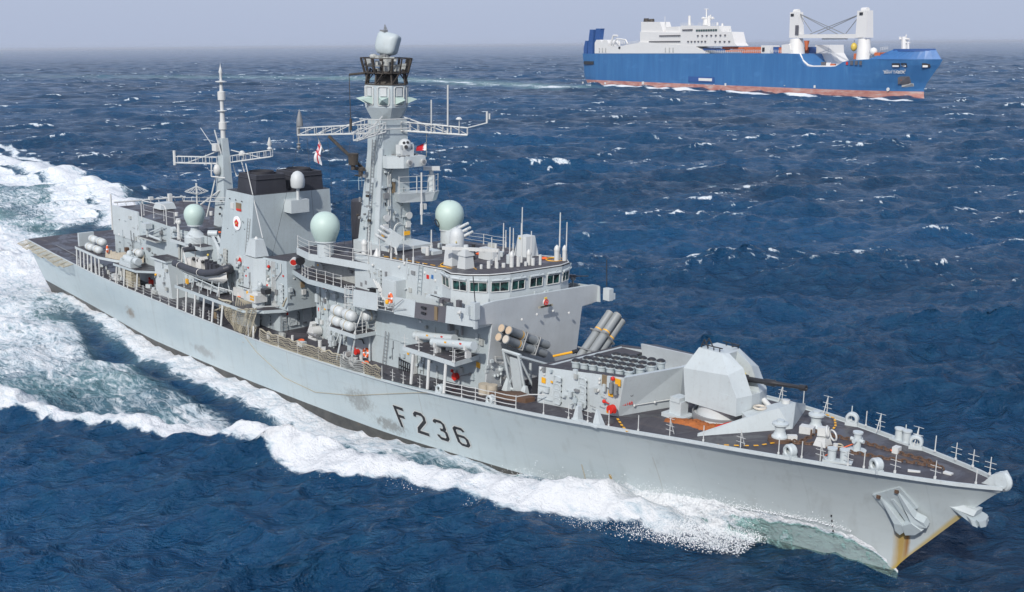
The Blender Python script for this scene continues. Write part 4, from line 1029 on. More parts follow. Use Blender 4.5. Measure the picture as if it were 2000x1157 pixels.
# funnel
mb = MB(); fb = [(50.0,-5.2), (56.9,-5.2), (56.9,5.2), (50.0,5.2)]; ft = [(51.9,-4.45), (57.3,-4.45), (57.3,4.45), (51.9,4.45)]
mb.loft([(x, y, 7.45) for x, y in fb], [(x, y, 17.85) for x, y in ft]); funnel = fr_part(mb, 'funnel', 'ship_grey')
mb = MB(); mb.loft([(x*.999+.05, y*.985, 17.85) for x, y in ft], [(x*.999+.05, y*.985, 17.9) for x, y in ft]); build(mb, 'funnel_top', 'funnel_black', funnel)
for yc in (-2.25, 2.1):
    mb = MB(); x0, x1, y0, y1 = 53.3, 57.0, yc-1.75, yc+1.75
    a = [(x0,y0,17.88), (x1,y0,17.88), (x1,y1,17.88), (x0,y1,17.88)]; b = [(x0+.25,y0+.12,19.75), (x1-.05,y0+.12,19.75), (x1-.05,y1-.12,19.75), (x0+.25,y1-.12,19.75)]
    mb.loft(a, b, cap=False); c_ = [(p[0]+(.25 if i in (0,3) else -.25), p[1]+(.25 if i < 2 else -.25), 19.75) for i, p in enumerate(b)]
    n0 = len(mb.v); mb.add(b+c_, [(0,1,5,4), (1,2,6,5), (2,3,7,6), (3,0,4,7)]); d_ = [(p[0], p[1], 18.3) for p in c_]; mb.add(c_+d_, [(0,1,5,4), (1,2,6,5), (2,3,7,6), (3,0,4,7), (4,5,6,7)])
    mb.tube([(p[0]-(.02 if i in (0,3) else -.05), p[1]-(.05 if i < 2 else -.05), 19.35) for i, p in enumerate(b+[b[0]])], .07, 5)
    mb.cyl(((x0+x1)/2, yc, 19.3), ((x0+x1)/2, yc, 19.95), 1.25, n=22, cap=False)
    up = build(mb, 'uptake', 'funnel_black', funnel)
# louvre boxes and dome bracket on the front face
mb = MB(); mb.prism([(57.25,-1.0), (58.6,-1.0), (58.6,1.1), (57.25,1.1)], 15.9, 17.2); sb = build(mb, 'bracket', 'light_grey', funnel)
mb = MB(); mb.cyl((58.3,.0,17.2),(58.3,.0,18.4),.17); mb.lathe([(.12,0), (.62,.12), (.70,.30), (.72,.9), (.62,1.35), (.42,1.62), (.2,1.75), (0,1.8)], (58.3,.0,18.3), 20); build(mb, 'radome', 'radome_white', funnel)
mb = MB(); mb.cyl(tuple((54.4,-4.72,14.76)), tuple(Vector((54.4,-4.72,14.76))+Vector((0,-.1,0))), .72, n=24); build(mb, 'rose_roundel', 'cloth_white', funnel)
mb = MB(); c = Vector((54.4,-4.72,14.76))+Vector((0,-.12,0))
for k in range(5): a = 2*math.pi*k/5+.3; mb.ball(c+Vector((.22*math.cos(a),0,.22*math.sin(a))), .19, 8, (1,.3,1))
build(mb, 'rose', 'red', funnel)
mb = MB(); mb.ball(c+Vector((0,-.03,0)), .1, 8, (1,.6,1)); build(mb, 'rose_centre', 'gold', funnel)
mb = MB(); c = Vector((54.52,-4.6,16.43)); mb.box(tuple(c), (.95,.08,.75)); build(mb, 'crest', 'brown_plate', funnel)
mb = MB(); mb.box(tuple(c+Vector((.1,-.05,-.3))), (.9,.06,.22)); build(mb, 'crest_scroll', 'red', funnel)
mb = MB(); c = Vector((53.29,-4.6,16.38)); mb.box(tuple(c), (.6,.12,.6)); build(mb, 'floodlight', 'white', funnel)
mb = MB()
for k in range(3): q = (52.82,-4.6,17.06); mb.ball((q[0]+1.2*k, -4.62, q[2]), .07, 6)
for k in range(14): mb.ball((52.0+random.random()*4,-4.75-.0*k,9.5+random.random()*7), .05, 6)
build(mb, 'fitting', 'black', funnel)
ladder(funnel, (55.9,-5.15,8.2), (56.6,-4.65,15.5), .45, (1,0,0), 'steel')
for z in (9.0, 9.05): pass
door(funnel, (52.2,-5.0,11.0), (0,-1,.07), .7, 1.7, mat='grubby_grey'); 
for x in (53.0, 54.2): mb = MB(); mb.box((x,-5.1,9.0), (.7,.14,1.7)); build(mb, 'panel', 'light_grey', funnel)

# hangar
HT = 12.75
ha = [(25.0,-4.9), (41.8,-4.9), (44.5,-4.5), (50.0,-4.5), (50.0,4.5), (25.0,4.9)]
mb = MB(); mb.loft([(x, y, zt(x)-.1) for x, y in ha], [(x, y*(.985), (12.75 if x < 40 else 12.35)) for x, y in ha]); hangar = fr_part(mb, 'hangar', 'ship_grey')
mb = MB(); mb.loft([(x, y*.97, (12.75 if x < 40 else 12.35)) for x, y in ha], [(x, y*.97, (12.79 if x < 40 else 12.39)) for x, y in ha]); build(mb, 'deck_coating', 'deck', hangar)
mb = MB(); mb.loft([(24.9,-4.95,9.5), (32.3,-4.95,9.5), (32.3,-4.75,9.5), (24.9,-4.75,9.5)], [(24.9,-4.95,13.0), (31.8,-4.95,13.05), (31.8,-4.75,13.05), (24.9,-4.75,13.0)]); build(mb, 'parapet', 'light_grey', hangar)
mb = MB(); mb.tube([(24.8,-4.6,13.3), (24.8,4.6,13.2)], .10, 6)
for k in range(9): y = -4.2+1.05*k; mb.tube([(24.9,y,12.8), (24.75,y,13.35), (24.3,y,13.3)], .05, 5)
mb.box((24.9,0,13.4), (.4,.5,.4)); mb.box((25.5,2.2,13.3), (.5,.4,1.1)); build(mb, 'handrail', 'white', hangar)
mb = MB(); mb.cyl((24.6,-4.9,10.0),(24.6,-4.9,14.3),.11); build(mb, 'post', 'white', hangar)
mb = MB(); q = (29.54,-0.48,12.8); mb.prism([(q[0]-1.0,q[1]-1.0), (q[0]+1.0,q[1]-1.0), (q[0]+1.0,q[1]+1.0), (q[0]-1.0,q[1]+1.0)], 12.8, 13.5, [(q[0]-.7,q[1]-.8), (q[0]+.8,q[1]-.8), (q[0]+.8,q[1]+.8), (q[0]-.7,q[1]+.8)]); build(mb, 'vent_box', 'light_grey', hangar)
rail(frig, [(33.0,-4.7,12.8), (35.5,-4.7,12.8), (38.0,-4.7,12.8), (40.5,-4.7,12.8)], 1.3, 1, wires=(.5, .97))
mb = MB(); mb.tube([(32.6,-4.8,12.1), (32.6,-4.8,14.1), (33.0,-4.8,14.5), (38.4,-4.8,14.6), (38.8,-4.8,14.2), (38.8,-4.8,12.4)], .06, 6); build(mb, 'goal_post', 'white', hangar)
mb = MB(); mb.cyl((41.8,-5.0,zt(42)), (42.0,-5.0,12.0), .14); build(mb, 'downpipe', 'grubby_grey', hangar)
# satcom perch at the hangar's forward end
slab('hangar_sponson', [(41.6,-5.9), (48.6,-5.9), (48.6,-3.2), (41.6,-3.2)], 11.15, 11.5, 'light_grey', parent=None)
dome(hangar, (45.6,-4.9,14.55), 1.10, 1.1, .45)
mb = MB(); mb.lathe([(.45,2.1), (.35,1.5), (.9,.9), (1.15,.7), (1.15,0), (0,0)], (45.6,-4.9,11.5), 16); build(mb, 'radome_pedestal', 'light_grey', hangar)
for x in (42.8,): mb = MB(); mb.cyl((x,-5.4,11.5),(x,-5.4,13.2),.22,.14); mb.ball((x-.2,-5.4,13.4),.25,8); mb.ball((x+.25,-5.4,13.4),.25,8); mb.box((x,-5.4,13.7),(.5,.3,.15)); build(mb, 'searchlight', 'white', hangar)
rail(frig, [(41.8,-5.8,11.5), (43.9,-5.8,11.5), (46,-5.8,11.5), (48.4,-5.8,11.5)], 1.0, 1, r=.015)
# shelf with aerials on the hangar wall, boxes, small platforms
slab('hangar_sponson', [(34.0,-6.1), (38.6,-6.1), (38.6,-4.8), (34.0,-4.8)], 10.55, 10.7, 'grubby_grey')
mb = MB(); mb.box((35.3,-5.5,12.0), (1.1,.8,.6)); mb.cyl((35.3,-5.5,10.7),(35.3,-5.5,11.7),.12); mb.cyl((35.5,-5.6,11.2),(39.2,-5.9,12.2),.05,n=5); mb.cyl((35.5,-5.3,11.3),(39.0,-5.2,12.4),.05,n=5); mb.cyl((36.2,-5.7,11.0),(39.0,-5.7,10.9),.14,n=6); build(mb, 'jammer_aerial', 'light_grey', hangar)
slab('hangar_sponson', [(38.7,-6.9), (42.4,-6.9), (42.4,-4.8), (38.7,-4.8)], 8.95, 9.15, 'light_grey')
mb = MB(); mb.loft([(39.2,-6.6,zt(39)-.1), (42.6,-6.4,zt(42)-.1), (42.6,-4.8,zt(42)-.1), (39.2,-4.8,zt(39)-.1)], [(39.0,-6.6,8.95), (42.3,-6.6,8.95), (42.3,-4.8,8.95), (39.0,-4.8,8.95)]); build(mb, 'stores_lobby', 'light_grey', hangar)
mb = MB(); mb.lathe([(0,0), (.35,.05), (.35,.5), (0,.55)], (41.2,-4.95,12.3), 12, (0,-1,0)); build(mb, 'vent_cowl', 'light_grey', hangar)
mb = MB()
for k in range(10): mb.ball((26.5+random.random()*14,-4.98,8.2+random.random()*3.8), .09, 6)
build(mb, 'fitting', 'steel', hangar)
# winch platform (starboard quarter)
wplat = slab('winch_platform', [(30.6,-7.7), (36.0,-7.5), (38.6,-5.2), (38.6,-4.8), (30.6,-4.8)], 6.95, 7.2)
mb = MB(); mb.cyl((33.0,-6.9,7.9),(34.6,-6.9,7.9),.5,n=14); mb.cyl((32.0,-6.8,8.0),(32.9,-6.8,8.0),.35); mb.box((33.2,-6.8,7.45),(3.0,1.3,.5)); mb.ball((32.6,-6.5,8.5),.4,8); mb.cyl((34.7,-6.8,8.0),(35.5,-6.8,8.0),.42,n=14)
for k in range(10): mb.box((31.6+random.random()*3,-7.2+random.random()*.8,7.5+random.random()*.9), (.3,.3,.3))
fr_part(mb, 'winch', 'light_grey')
for x, y in ((31.0,-7.45), (33.2,-7.5), (35.9,-7.2)): mb = MB(); mb.cyl((x,y-.2,zt(x)), (x,y,6.95), .09); fr_part(mb, 'pillar', 'white')
# locker stack, vents and reels beneath
mb = MB()
for k in range(5): mb.box((33.8,-6.9,zt(33)+.2+.36*k), (1.7,1.0,.32))
fr_part(mb, 'stowage_rack', 'rope')
mb = MB(); mb.cyl((28.6,-5.6,zt(28)),(28.6,-5.6,zt(28)+1.9),.7,.6,n=14); fr_part(mb, 'ventilator', 'grubby_grey')
mb = MB()
for x in (29.3, 30.1): mb.lathe([(.28,0), (.22,.1), (.2,.6), (.27,.7), (0,.72)], (x,-7.0,zt(x)+.02), 10)
mb.box((29.7,-7.0,zt(29)+.06),(1.4,.6,.1)); fr_part(mb, 'bollard', 'white')
def hose_reel(c, parent=None, r=.28):
    mb = MB(); c = Vector(c); mb.cyl(c, c+Vector((.0,-.35,0)), r, n=14); mb.ball(c+Vector((-.55,-.1,.35)), .14, 8); mb.tube([c+Vector((-.1,-.2,.2)), c+Vector((-.5,-.15,.35))], .05, 5); return build(mb, 'fire_hose', 'red', parent or frig)
hose_reel((34.64,-4.9,5.29), hangar, .32)
mb = MB(); mb.ball((39.4,-6.7,7.2),.14,8); build(mb, 'fitting', 'yellow', hangar)

# ---------------------------------------------------------------- foremast
mx0 = 72.6
def ring(r, z, n=8, cx=72.9, cy=0, ph=math.pi/8, sx=1, sy=1): return [(cx+sx*r*math.cos(ph+2*math.pi*i/n), cy+sy*r*math.sin(ph+2*math.pi*i/n), z) for i in range(n)]
lo = [(71.2,-1.85,14.6), (74.5,-1.85,14.6), (74.5,1.85,14.6), (71.2,1.85,14.6)]; m1 = [(71.9,-1.45,23.5), (74.3,-1.45,23.5), (74.3,1.35,23.5), (71.9,1.35,23.5)]; m2 = [(71.9,-1.35,26.4), (74.1,-1.35,26.4), (74.1,1.35,26.4), (71.9,1.35,26.4)]
mb = MB(); mb.loft(lo, m1, cap=False); mb.loft(m1, m2, cap=False)
# flare from square trunk to the octagonal head
oc = ring(1.75, 28.0); 
mast = None
sq8 = [(74.1,.2,26.4), (74.1,1.35,26.4), (72.5,1.35,26.4), (71.9,1.35,26.4), (71.9,-.2,26.4), (71.9,-1.35,26.4), (73.5,-1.35,26.4), (74.1,-1.35,26.4)]
mb.loft([(73.0+(p[0]-73.0)*.98, p[1], p[2]) for p in [(74.1,.5,26.4),(73.4,1.35,26.4),(72.5,1.35,26.4),(71.9,.5,26.4),(71.9,-.5,26.4),(72.5,-1.35,26.4),(73.4,-1.35,26.4),(74.1,-.5,26.4)]], oc, cap=False)
mb.loft(oc, ring(1.72, 30.1)); foremast = fr_part(mb, 'foremast', 'ship_grey')
# panelled recesses of the head with pyramid horns
for i in range(8):
    a = 2*math.pi*i/8; n = Vector((math.cos(a), math.sin(a), 0)); s = Vector((-n.y, n.x, 0)); c = Vector((72.9, 0, 29.05))+n*1.62
    q = [c+s*u*.46+Vector((0,0,v*.85)) for u, v in ((-1,-.8), (-.8,-1), (.8,-1), (1,-.8), (1,.8), (.8,1), (-.8,1), (-1,.8))]
    mb = MB(); mb.tube([p+n*.03 for p in q+[q[0]]], .05, 5); build(mb, 'aerial_frame', 'white', foremast)
    mb = MB(); mb.box(tuple(c+Vector((0,0,.38))+n*.02), (.12,.5,.75), rz=a); build(mb, 'aerial_panel', 'radome_white', foremast)
    mb = MB(); b4 = [c+s*u*.38+Vector((0,0,-.42+v*.34)) for u, v in ((-1,-1), (1,-1), (1,1), (-1,1))]; tip = c+n*.85+Vector((0,0,-.30)); mb.add(b4+[tip], [(0,1,4), (1,2,4), (2,3,4), (3,0,4)]); build(mb, 'aerial_horn', 'radome', foremast)
# sooty lattice tower head and basket
mb = MB()
lo_, hi_ = ring(1.70, 30.1, 8), ring(1.5, 31.9, 8)
for i in range(8): mb.cyl(lo_[i], hi_[i], .08, n=5); mb.cyl(lo_[i], hi_[(i+1) % 8], .05, n=4); mb.cyl(lo_[i], lo_[(i+1) % 8], .08, n=5)
mb.cyl((72.9,0,30.1), (72.9,0,31.6), .95, .75, n=12)
b0, b1, b2, b3 = ring(1.45, 31.3, 16), ring(1.75, 31.45, 16), ring(1.95, 32.3, 16), ring(2.05, 33.15, 16)
for i in range(16):
    mb.cyl(b0[i], b1[i], .05, n=4); mb.cyl(b1[i], b3[i], .065 if i % 2 else .10, n=4)
    for b in (b1, b2, b3): mb.cyl(b[i], b[(i+1) % 16], .07 if b is not b2 else .04, n=4)
    if i % 2: mb.cyl(lo_[(i//2) % 8], b1[i], .05, n=4)
mb.lathe([(0,31.35), (1.6,31.35), (1.6,31.45), (0,31.45)], (72.9,0,0), 16)
build(mb, 'radar_basket', 'sooty', foremast)
mb = MB()
for k in range(18): a = random.random()*6.28; r = .4+random.random()*1.2; mb.box((72.9+r*math.cos(a), r*math.sin(a), 31.7+random.random()*1.4), (.25+.3*random.random(), .25, .3+.4*random.random()), rz=a)
mb.cyl((72.9,0,31.4),(72.9,0,33.5),.28); mb.ball((72.0,-.6,33.35),.35,8); mb.box((72.3,-.4,33.3),(.9,.5,.35)); build(mb, "radar_machinery", "grubby_grey", foremast)
# search radar: wedge-shaped array leaning back on its turntable
rc = Vector((72.9, 0, 34.55))
mb = MB()
def rot(p, a=R(-62), tilt=R(12)):
    v = Matrix.Rotation(a, 3, 'Z') @ (Matrix.Rotation(R(-13), 3, 'X') @ (Matrix.Rotation(-tilt, 3, 'Y') @ Vector(p))); return rc+v
f_ = [(-.05,-.85,-.75), (-.05,.85,-.75), (.15,1.12,.5), (.15,.95,.85), (.15,-.95,.85), (.15,-1.12,.5)]; b_ = [(-.75,-.7,-.85), (-.75,.7,-.85), (-.85,.98,.4), (-.8,.8,.75), (-.8,-.8,.75), (-.85,-.98,.4)]
rings = []
for n_, sc in ((-.80,.86), (-.72,.97), (-.45,1.0), (-.05,1.0), (.12,.96), (.26,.80), (.34,.45)):
    rings.append([rot((n_, sc*.92*sx*(.97+.13*math.sin(t))*(abs(math.cos(t))**.45), sc*(.92*sz*abs(math.sin(t))**.55))) for t in np.linspace(0, 2*math.pi, 28, endpoint=False) for sx, sz in ((1 if math.cos(t) >= 0 else -1, 1 if math.sin(t) >= 0 else -1),)])
mb.add([q for r_ in rings for q in r_], [(i*28+j, (i+1)*28+j, (i+1)*28+(j+1)%28, i*28+(j+1)%28) for i in range(6) for j in range(28)]+[tuple(range(28)), tuple(range(168, 196))], True); radar = build(mb, 'radar_array', 'ship_grey', foremast)
mb = MB(); mb.cyl((72.9,0,33.4),(72.9,0,33.85),.32,.25); mb.box(tuple(rc+Vector((-.1,0,-.95))), (.7,.6,.35)); mb.cyl(rc+Vector((-.1,0,.8)), rc+Vector((-.1,0,1.35)), .05); mb.box(tuple(rc+Vector((-.3,0,1.0))),(.6,.35,.2)); mb.tube([rc+Vector((-.1,-.15,1.0)), rc+Vector((-.15,0,1.6)), rc+Vector((.0,.15,1.0))],.03,4); build(mb, 'radar_turntable', 'steel', foremast)
# yards (open trusses)
def yard(a, b, hgt=.75, wd=.5, nb=7, mat='white', taper=.6, name='yard'):
    a = Vector(a); b = Vector(b); mb = MB(); d = (b-a).normalized(); s = Vector((-d.y, d.x, 0)).normalized(); up = Vector((0,0,1))
    for k, t in ((-1, 0), (1, 0)): mb.cyl(a+s*k*wd/2, b+s*k*wd/2*taper, .07, n=5); mb.cyl(a+s*k*wd/2+up*hgt, b+s*k*wd/2*taper+up*hgt*.8, .045, n=5)
    for i in range(nb+1):
        t = i/nb; w = wd/2*(1+(taper-1)*t); h = hgt*(1-.2*t); p = a.lerp(b, t)
        mb.cyl(p+s*w, p+s*w+up*h, .035, n=4); mb.cyl(p-s*w, p-s*w+up*h, .035, n=4); mb.cyl(p-s*w, p+s*w, .035, n=4)
        if i < nb and i % 2 == 0: p2 = a.lerp(b, (i+2)/nb if i+2 <= nb else 1); mb.cyl(p+s*w+up*h, p2+s*w, .035, n=4)
    mb.cyl(a+up*(hgt*1.6), a.lerp(b, .7)+up*.1, .06, n=4)
    return build(mb, name, mat, foremast)
YL = (66.01,-4.6,24.47); YR = (78.39,5.2,24.94); YF = (74.47,-4.2,24.62)
yard((71.9,-1.0,24.9), YL, .8, .6, 8); yard((74.0,1.2,25.2), YR, .8, .7, 8); yard((74.1,-1.0,25.2), YF, .85, .8, 5)
mb = MB(); mb.cyl(Vector(YR)+Vector((0,0,.65)), (79.49,6.6,26.05), .05, n=5); e = Vector((79.42,6.6,26.05)); mb.cyl(e, e+Vector((0,0,1.0)), .09); mb.cyl(e+Vector((0,.3,.3)), e+Vector((0,.3,.8)), .08)
for px, top, y in ((822,208,3.6), (859,190,4.2), (886,236,4.8)): pass
for yy, h, r in ((3.0,2.9,.06), (4.0,4.3,.075), (4.7,1.3,.04)): t = (yy-1.2)/4.0; p = Vector((74.0,1.2,25.2)).lerp(Vector(YR), t); mb.cyl(p, p+Vector((0,0,h)), r, n=6)
p = Vector((74.0,1.2,25.2)).lerp(Vector(YR), .87); mb.lathe([(0,.25), (.15,.22), (.3,.05), (0,0)], p+Vector((0,0,1.3)), 12)
build(mb, 'whip_aerial', 'white', foremast)
mb = MB(); e = Vector(YL); mb.lathe([(.30,.8), (.30,1.15), (.27,1.4), (.12,2.0), (.02,2.35)], e+Vector((.1,.1,0)), 12); mb.cyl(e, e+Vector((0,0,.8)), .16)
mb.cyl(e, e-Vector((0,0,.8)), .06); mb.lathe([(0,-1.4), (.2,-1.1), (.1,-.95), (.22,-.8), (0,-.7)], e, 10); build(mb, 'cone_aerial', 'steel', foremast)
mb = MB(); mb.cyl((69.15,-3.4,24.56), (71.96,-1.5,21.65), .15, n=6); mb.cyl((71.82,-2.6,23.18), (71.79,-2.6,22.17), .48, .42, n=14); mb.cyl((71.79,-2.6,22.17), (71.78,-2.6,21.71), .2); mb.box(tuple((71.88,-2.0,21.77)), (1.4,.3,.3)); mb.box(tuple((71.58,-1.8,21.08)), (1.2,.25,.1)); build(mb, 'strut', 'sooty', foremast)
mb = MB(); a = Vector((72.36,-1.2,30.29)); b = Vector((71.38,-2.6,30.1)); mb.cyl(a, b, .10, n=6); mb.cyl(b, Vector((71.5,-2.6,26.07)), .035, n=5); mb.cyl(Vector((71.48,-2.6,25.2)), Vector((71.51,-2.6,26.25)), .12, n=6); build(mb, 'signal_spar', 'sooty', foremast)
# railing frame round the mast at yard level
mb = MB()
for z in (25.35, 26.2): mb.tube([(71.6,-1.7,z), (74.5,-1.7,z+.1), (74.6,1.7,z+.1)], .05, 5)
for k in range(6): mb.cyl((71.8+.55*k,-1.7,25.35), (71.8+.55*k,-1.7,26.25), .03, n=4)
build(mb, 'guard_rail', 'white', foremast)
# ladder and stiffener strips on the trunk
ladder(foremast, (72.9,-1.92,14.9), (73.0,-1.52,24.6), .42, (1,0,0), 'steel', .3)
mb = MB(); mb.loft([(73.85,-1.99,14.7), (74.52,-1.99,14.7), (74.52,-1.86,14.7), (73.85,-1.86,14.7)], [(73.75,-1.58,23.9), (74.35,-1.58,23.9), (74.35,-1.46,23.9), (73.75,-1.46,23.9)]); build(mb, 'cable_trunk', 'light_grey', foremast)
mb = MB()
for k in range(6): z = 16.0+1.4*k; mb.box((74.55-.02*k+.01, -1.1+.1*k*.2, z), (.05, .12, .3))
build(mb, 'fitting', 'black', foremast)
mb = MB(); mb.box((74.5,-.35,20.3), (.06,.34,1.0)); build(mb, 'plate', 'brown_plate', foremast)
mb = MB(); mb.tube([(74.6,-.8,15.0), (74.5,-.75,21.5), (74.5,-.2,22.3), (74.45,-.1,22.8)], .05, 5); mb.tube([(74.62,-.6,15.0), (74.52,-.55,21.3), (74.5,0,22.1)], .04, 5); build(mb, 'pipe', 'white', foremast)
# director ball and its platform
cb = (73.69,1.6,23.79)
mb = MB(); pf = [(73.6,-1.2), (75.0,-1.2), (76.1,-.2), (76.3,2.1), (75.4,2.3), (73.6,1.5)]; mb.loft([(x, y, 22.1+.05*y) for x, y in pf], [(x, y, 23.1) for x, y in pf]); plat = build(mb, 'director_platform', 'light_grey', foremast)
mb = MB(); 
for y, x in ((.3,76.15), (1.75,76.28)): mb.cyl((x,y,22.6), (x+.22,y,22.58), .24, .3, n=14)
build(mb, 'lamp_housing', 'white', foremast)
mb = MB(); 
for y, x in ((.3,76.38), (1.75,76.51)): mb.cyl((x,y,22.59), (x+.02,y,22.59), .17, n=12)
build(mb, 'lamp_glass', 'steel', foremast)
mb = MB(); mb.ball((75.3,.55,24.0), .62, 16); mb.box((75.3,.55,23.35), (.9,1.3,.6)); mb.box((75.3,-.1,23.7), (.7,.2,.8)); mb.box((75.3,1.2,23.7), (.7,.2,.8)); build(mb, 'director', 'radome_white', foremast)
mb = MB()
nd = Vector((.85,-.42,.2)).normalized(); s_ = Vector((.42,.85,0)).normalized()
for a, b, r in ((-.22,.22,.13), (.18,.26,.13), (-.02,-.2,.17)): c_ = Vector((75.3,.55,24.0))+(nd+s_*a/.62+Vector((0,0,b/.62))).normalized()*.60; mb.cyl(c_, c_+nd*.06, r, n=12)
build(mb, 'director_lens', 'black', foremast)
mb = MB()
for k in range(16): mb.box((74.2+1.8*random.random(), -.8+2.8*random.random(), 23.15), (.35,.2,.12))
build(mb, 'cable_tray', 'steel', foremast)
# navigation radar gallery to port/forward of the mast
g0 = [(74.2,-.1), (75.5,-.3), (76.3,3.2), (75.8,4.1), (75.0,4.1), (74.0,1.5)]
mb = MB(); mb.loft([(x, y, 18.9) for x, y in [(74.3,.2), (75.3,.1), (76.1,3.0), (75.7,3.8), (75.1,3.8), (74.1,1.6)]], [(x, y, 19.75) for x, y in g0]); gal2 = build(mb, 'radar_gallery', 'light_grey', foremast)
for (x, y) in ((75.4,-.2), (75.9,1.4), (76.2,3.1), (75.7,4.0), (75.0,4.0)): mb = MB(); mb.cyl((x,y,19.75),(x,y,21.3),.045,n=6); build(mb, 'stanchion', 'white', foremast)
mb = MB()
for z in (20.2,20.75,21.25): mb.tube([(75.4,-.2,z), (76.2,3.1,z), (75.7,4.0,z), (75.0,4.0,z)], .025, 4)
build(mb, 'guard_rail', 'white', foremast)
mb = MB(); mb.cyl((75.5,3.4,19.75),(75.5,3.4,21.2),.42,.32,n=12); mb.cyl((75.5,3.4,21.2),(75.5,3.4,21.6),.2); build(mb, 'radar_pedestal', 'light_grey', foremast)
mb = MB(); mb.box((75.5,3.4,21.8), (1.5,.36,.36), rz=R(55), ry=R(0)); build(mb, 'radar_scanner', 'radome_white', foremast)
mb = MB(); mb.cyl((76.2,1.7,16.9),(76.2,1.7,21.6),.08,n=6); mb.cyl((76.2,1.7,17.8),(76.2,1.7,18.8),.14,n=8); mb.box((76.1,2.1,18.5),(.3,.3,.5)); build(mb, 'dipole_aerial', 'white', foremast)
# loudspeakers, warning plates and life-ring boxes low on the trunk
for y in (-1.2, 1.3):
    mb = MB(); mb.cyl((74.6,y,17.6),(74.95,y,17.6),.2,.34,n=14); build(mb, 'loudspeaker', 'white', foremast)
    mb = MB(); mb.box((74.7,y,16.75),(.3,.45,.5)); build(mb, 'junction_box', 'white', foremast)
    mb = MB(); mb.box((74.68,y-.1,15.95),(.08,.65,.36)); build(mb, 'notice', 'yellow', foremast)
mb = MB(); mb.torus((74.62,.35,16.4),.55,.05,(1,0,0),18,4,0,math.pi); mb.tube([(74.62,-.2,16.4),(74.62,-.2,15.2)],.05,4); mb.tube([(74.62,.9,16.4),(74.62,.9,15.2)],.05,4); build(mb, 'door_frame', 'white', foremast)
mb = MB(); mb.lathe([(.95,0),(1.02,.8),(1.08,2.4),(1.05,4.2),(.9,4.35),(0,4.3)], (69.4,.0,14.2), 18); cyl_ = build(mb, 'intake', 'funnel_black', foremast)
# rigging
mb = MB()
for a, b in (((66.83,-4.2,24.24), (66.0,-3.0,14.2)), ((69.13,-3.5,24.38), (68.0,-2.0,14.2)), ((71.96,-3.0,24.58), (70.0,-2.5,14.4)), ((74.08,2.0,24.49), (75.0,4.6,14.8)), ((76.03,3.4,24.58), (77.0,5.6,15.0)), ((66.17,-4.6,24.2), (60.5,-4.5,12.2)), ((35.96,-2.0,18.53), (38.0,-2.0,12.8))): mb.cyl(a, b, .016, n=3)
build(mb, 'rigging', 'black', foremast)

def warp(o):
    zi = [10, 14.6, 26.4, 28.0, 30.1, 33.2, 33.85, 34.55, 36.3]; zo = [10, 14.6, 26.2, 27.3, 29.3, 31.6, 32.0, 33.0, 34.6]
    for v in o.data.vertices:
        z = v.co.z; k = 1+.12*max(0, min(1, (z-26.4)/1.5)); v.co.z = float(np.interp(z, zi, zo))
        x = v.co.x+60-72.9; v.co.x = 72.9-60+x*k; v.co.y = v.co.y*k+.35*max(0, min(1, (z-14.6)/9))
warp(foremast)
for o in list(foremast.children):
    if o.name.split('.')[0] in ('aerial_frame', 'aerial_panel', 'aerial_horn', 'radar_basket', 'radar_machinery', 'radar_array', 'radar_turntable', 'ladder', 'cable_trunk', 'plate'): warp(o)
# ---------------------------------------------------------------- aft mast
mb = MB()
mb.loft([(41.9,-.75,12.3), (44.3,-.75,12.3), (44.3,.75,12.3), (41.9,.75,12.3)], [(42.9,-.42,20.2), (44.1,-.42,20.2), (44.1,.42,20.2), (42.9,.42,20.2)]); mb.loft([(42.9,-.42,20.2), (44.1,-.42,20.2), (44.1,.42,20.2), (42.9,.42,20.2)], [(43.1,-.35,22.2), (43.9,-.35,22.2), (43.9,.35,22.2), (43.1,.35,22.2)])
amast = fr_part(mb, 'aft_mast', 'ship_grey')
mb = MB(); mb.lathe([(.28,22.0), (.26,24.1), (.26,24.15), (.42,24.2), (.42,24.95), (.28,25.0), (.24,26.1), (.5,26.15), (.5,26.2), (.2,26.25), (.2,27.3), (.42,27.35), (.42,28.2), (.2,28.3), (.15,29.2), (.6,29.25), (.6,29.32), (.14,29.4), (.14,30.1), (.22,30.3), (.14,30.6), (.05,30.9), (0,31.3)], (43.5,0,-1.05), 14); build(mb, 'pole_mast', 'white', amast)
def tr(a, b, h0=.7, nb=6, wd=.5):
    a = Vector(a); b = Vector(b); mb = MB(); d = (b-a).normalized(); s = Vector((-d.y, d.x, 0)).normalized()*wd/2
    for k in (-1, 1): mb.cyl(a+s*k, b+s*k, .06, n=5); mb.cyl(a+s*k+Vector((0,0,h0)), b+s*k+Vector((0,0,h0)), .04, n=5)
    for i in range(nb+1): p = a.lerp(b, i/nb); mb.cyl(p+s, p+s+Vector((0,0,h0)), .035, n=4); mb.cyl(p-s, p-s+Vector((0,0,h0)), .035, n=4); mb.cyl(p-s, p+s, .03, n=4)
    mb.cyl(a+Vector((0,0,h0*1.9)), a.lerp(b, .75), .06, n=4); return build(mb, 'yard', 'white', amast)
A1 = (38.68,-3.2,19.27); A2 = (48.13,3.2,20.41)
tr((43.0,-.5,19.4), A1); tr((44.2,.5,19.6), A2)
mb = MB(); e = Vector((38.23,-3.2,19.56)); mb.cyl(e-Vector((0,0,.6)), e+Vector((0,0,1.0)), .16); e = Vector((47.73,3.2,20.93)); mb.lathe([(.1,0), (.3,.3), (.12,.5), (.26,.8), (.05,1.5)], e, 10); e = Vector((44.96,1.4,20.34)); mb.cyl(e-Vector((0,0,.6)), e, .05); mb.lathe([(.35,0), (.38,.2), (.2,.5), (0,.55)], e, 12)
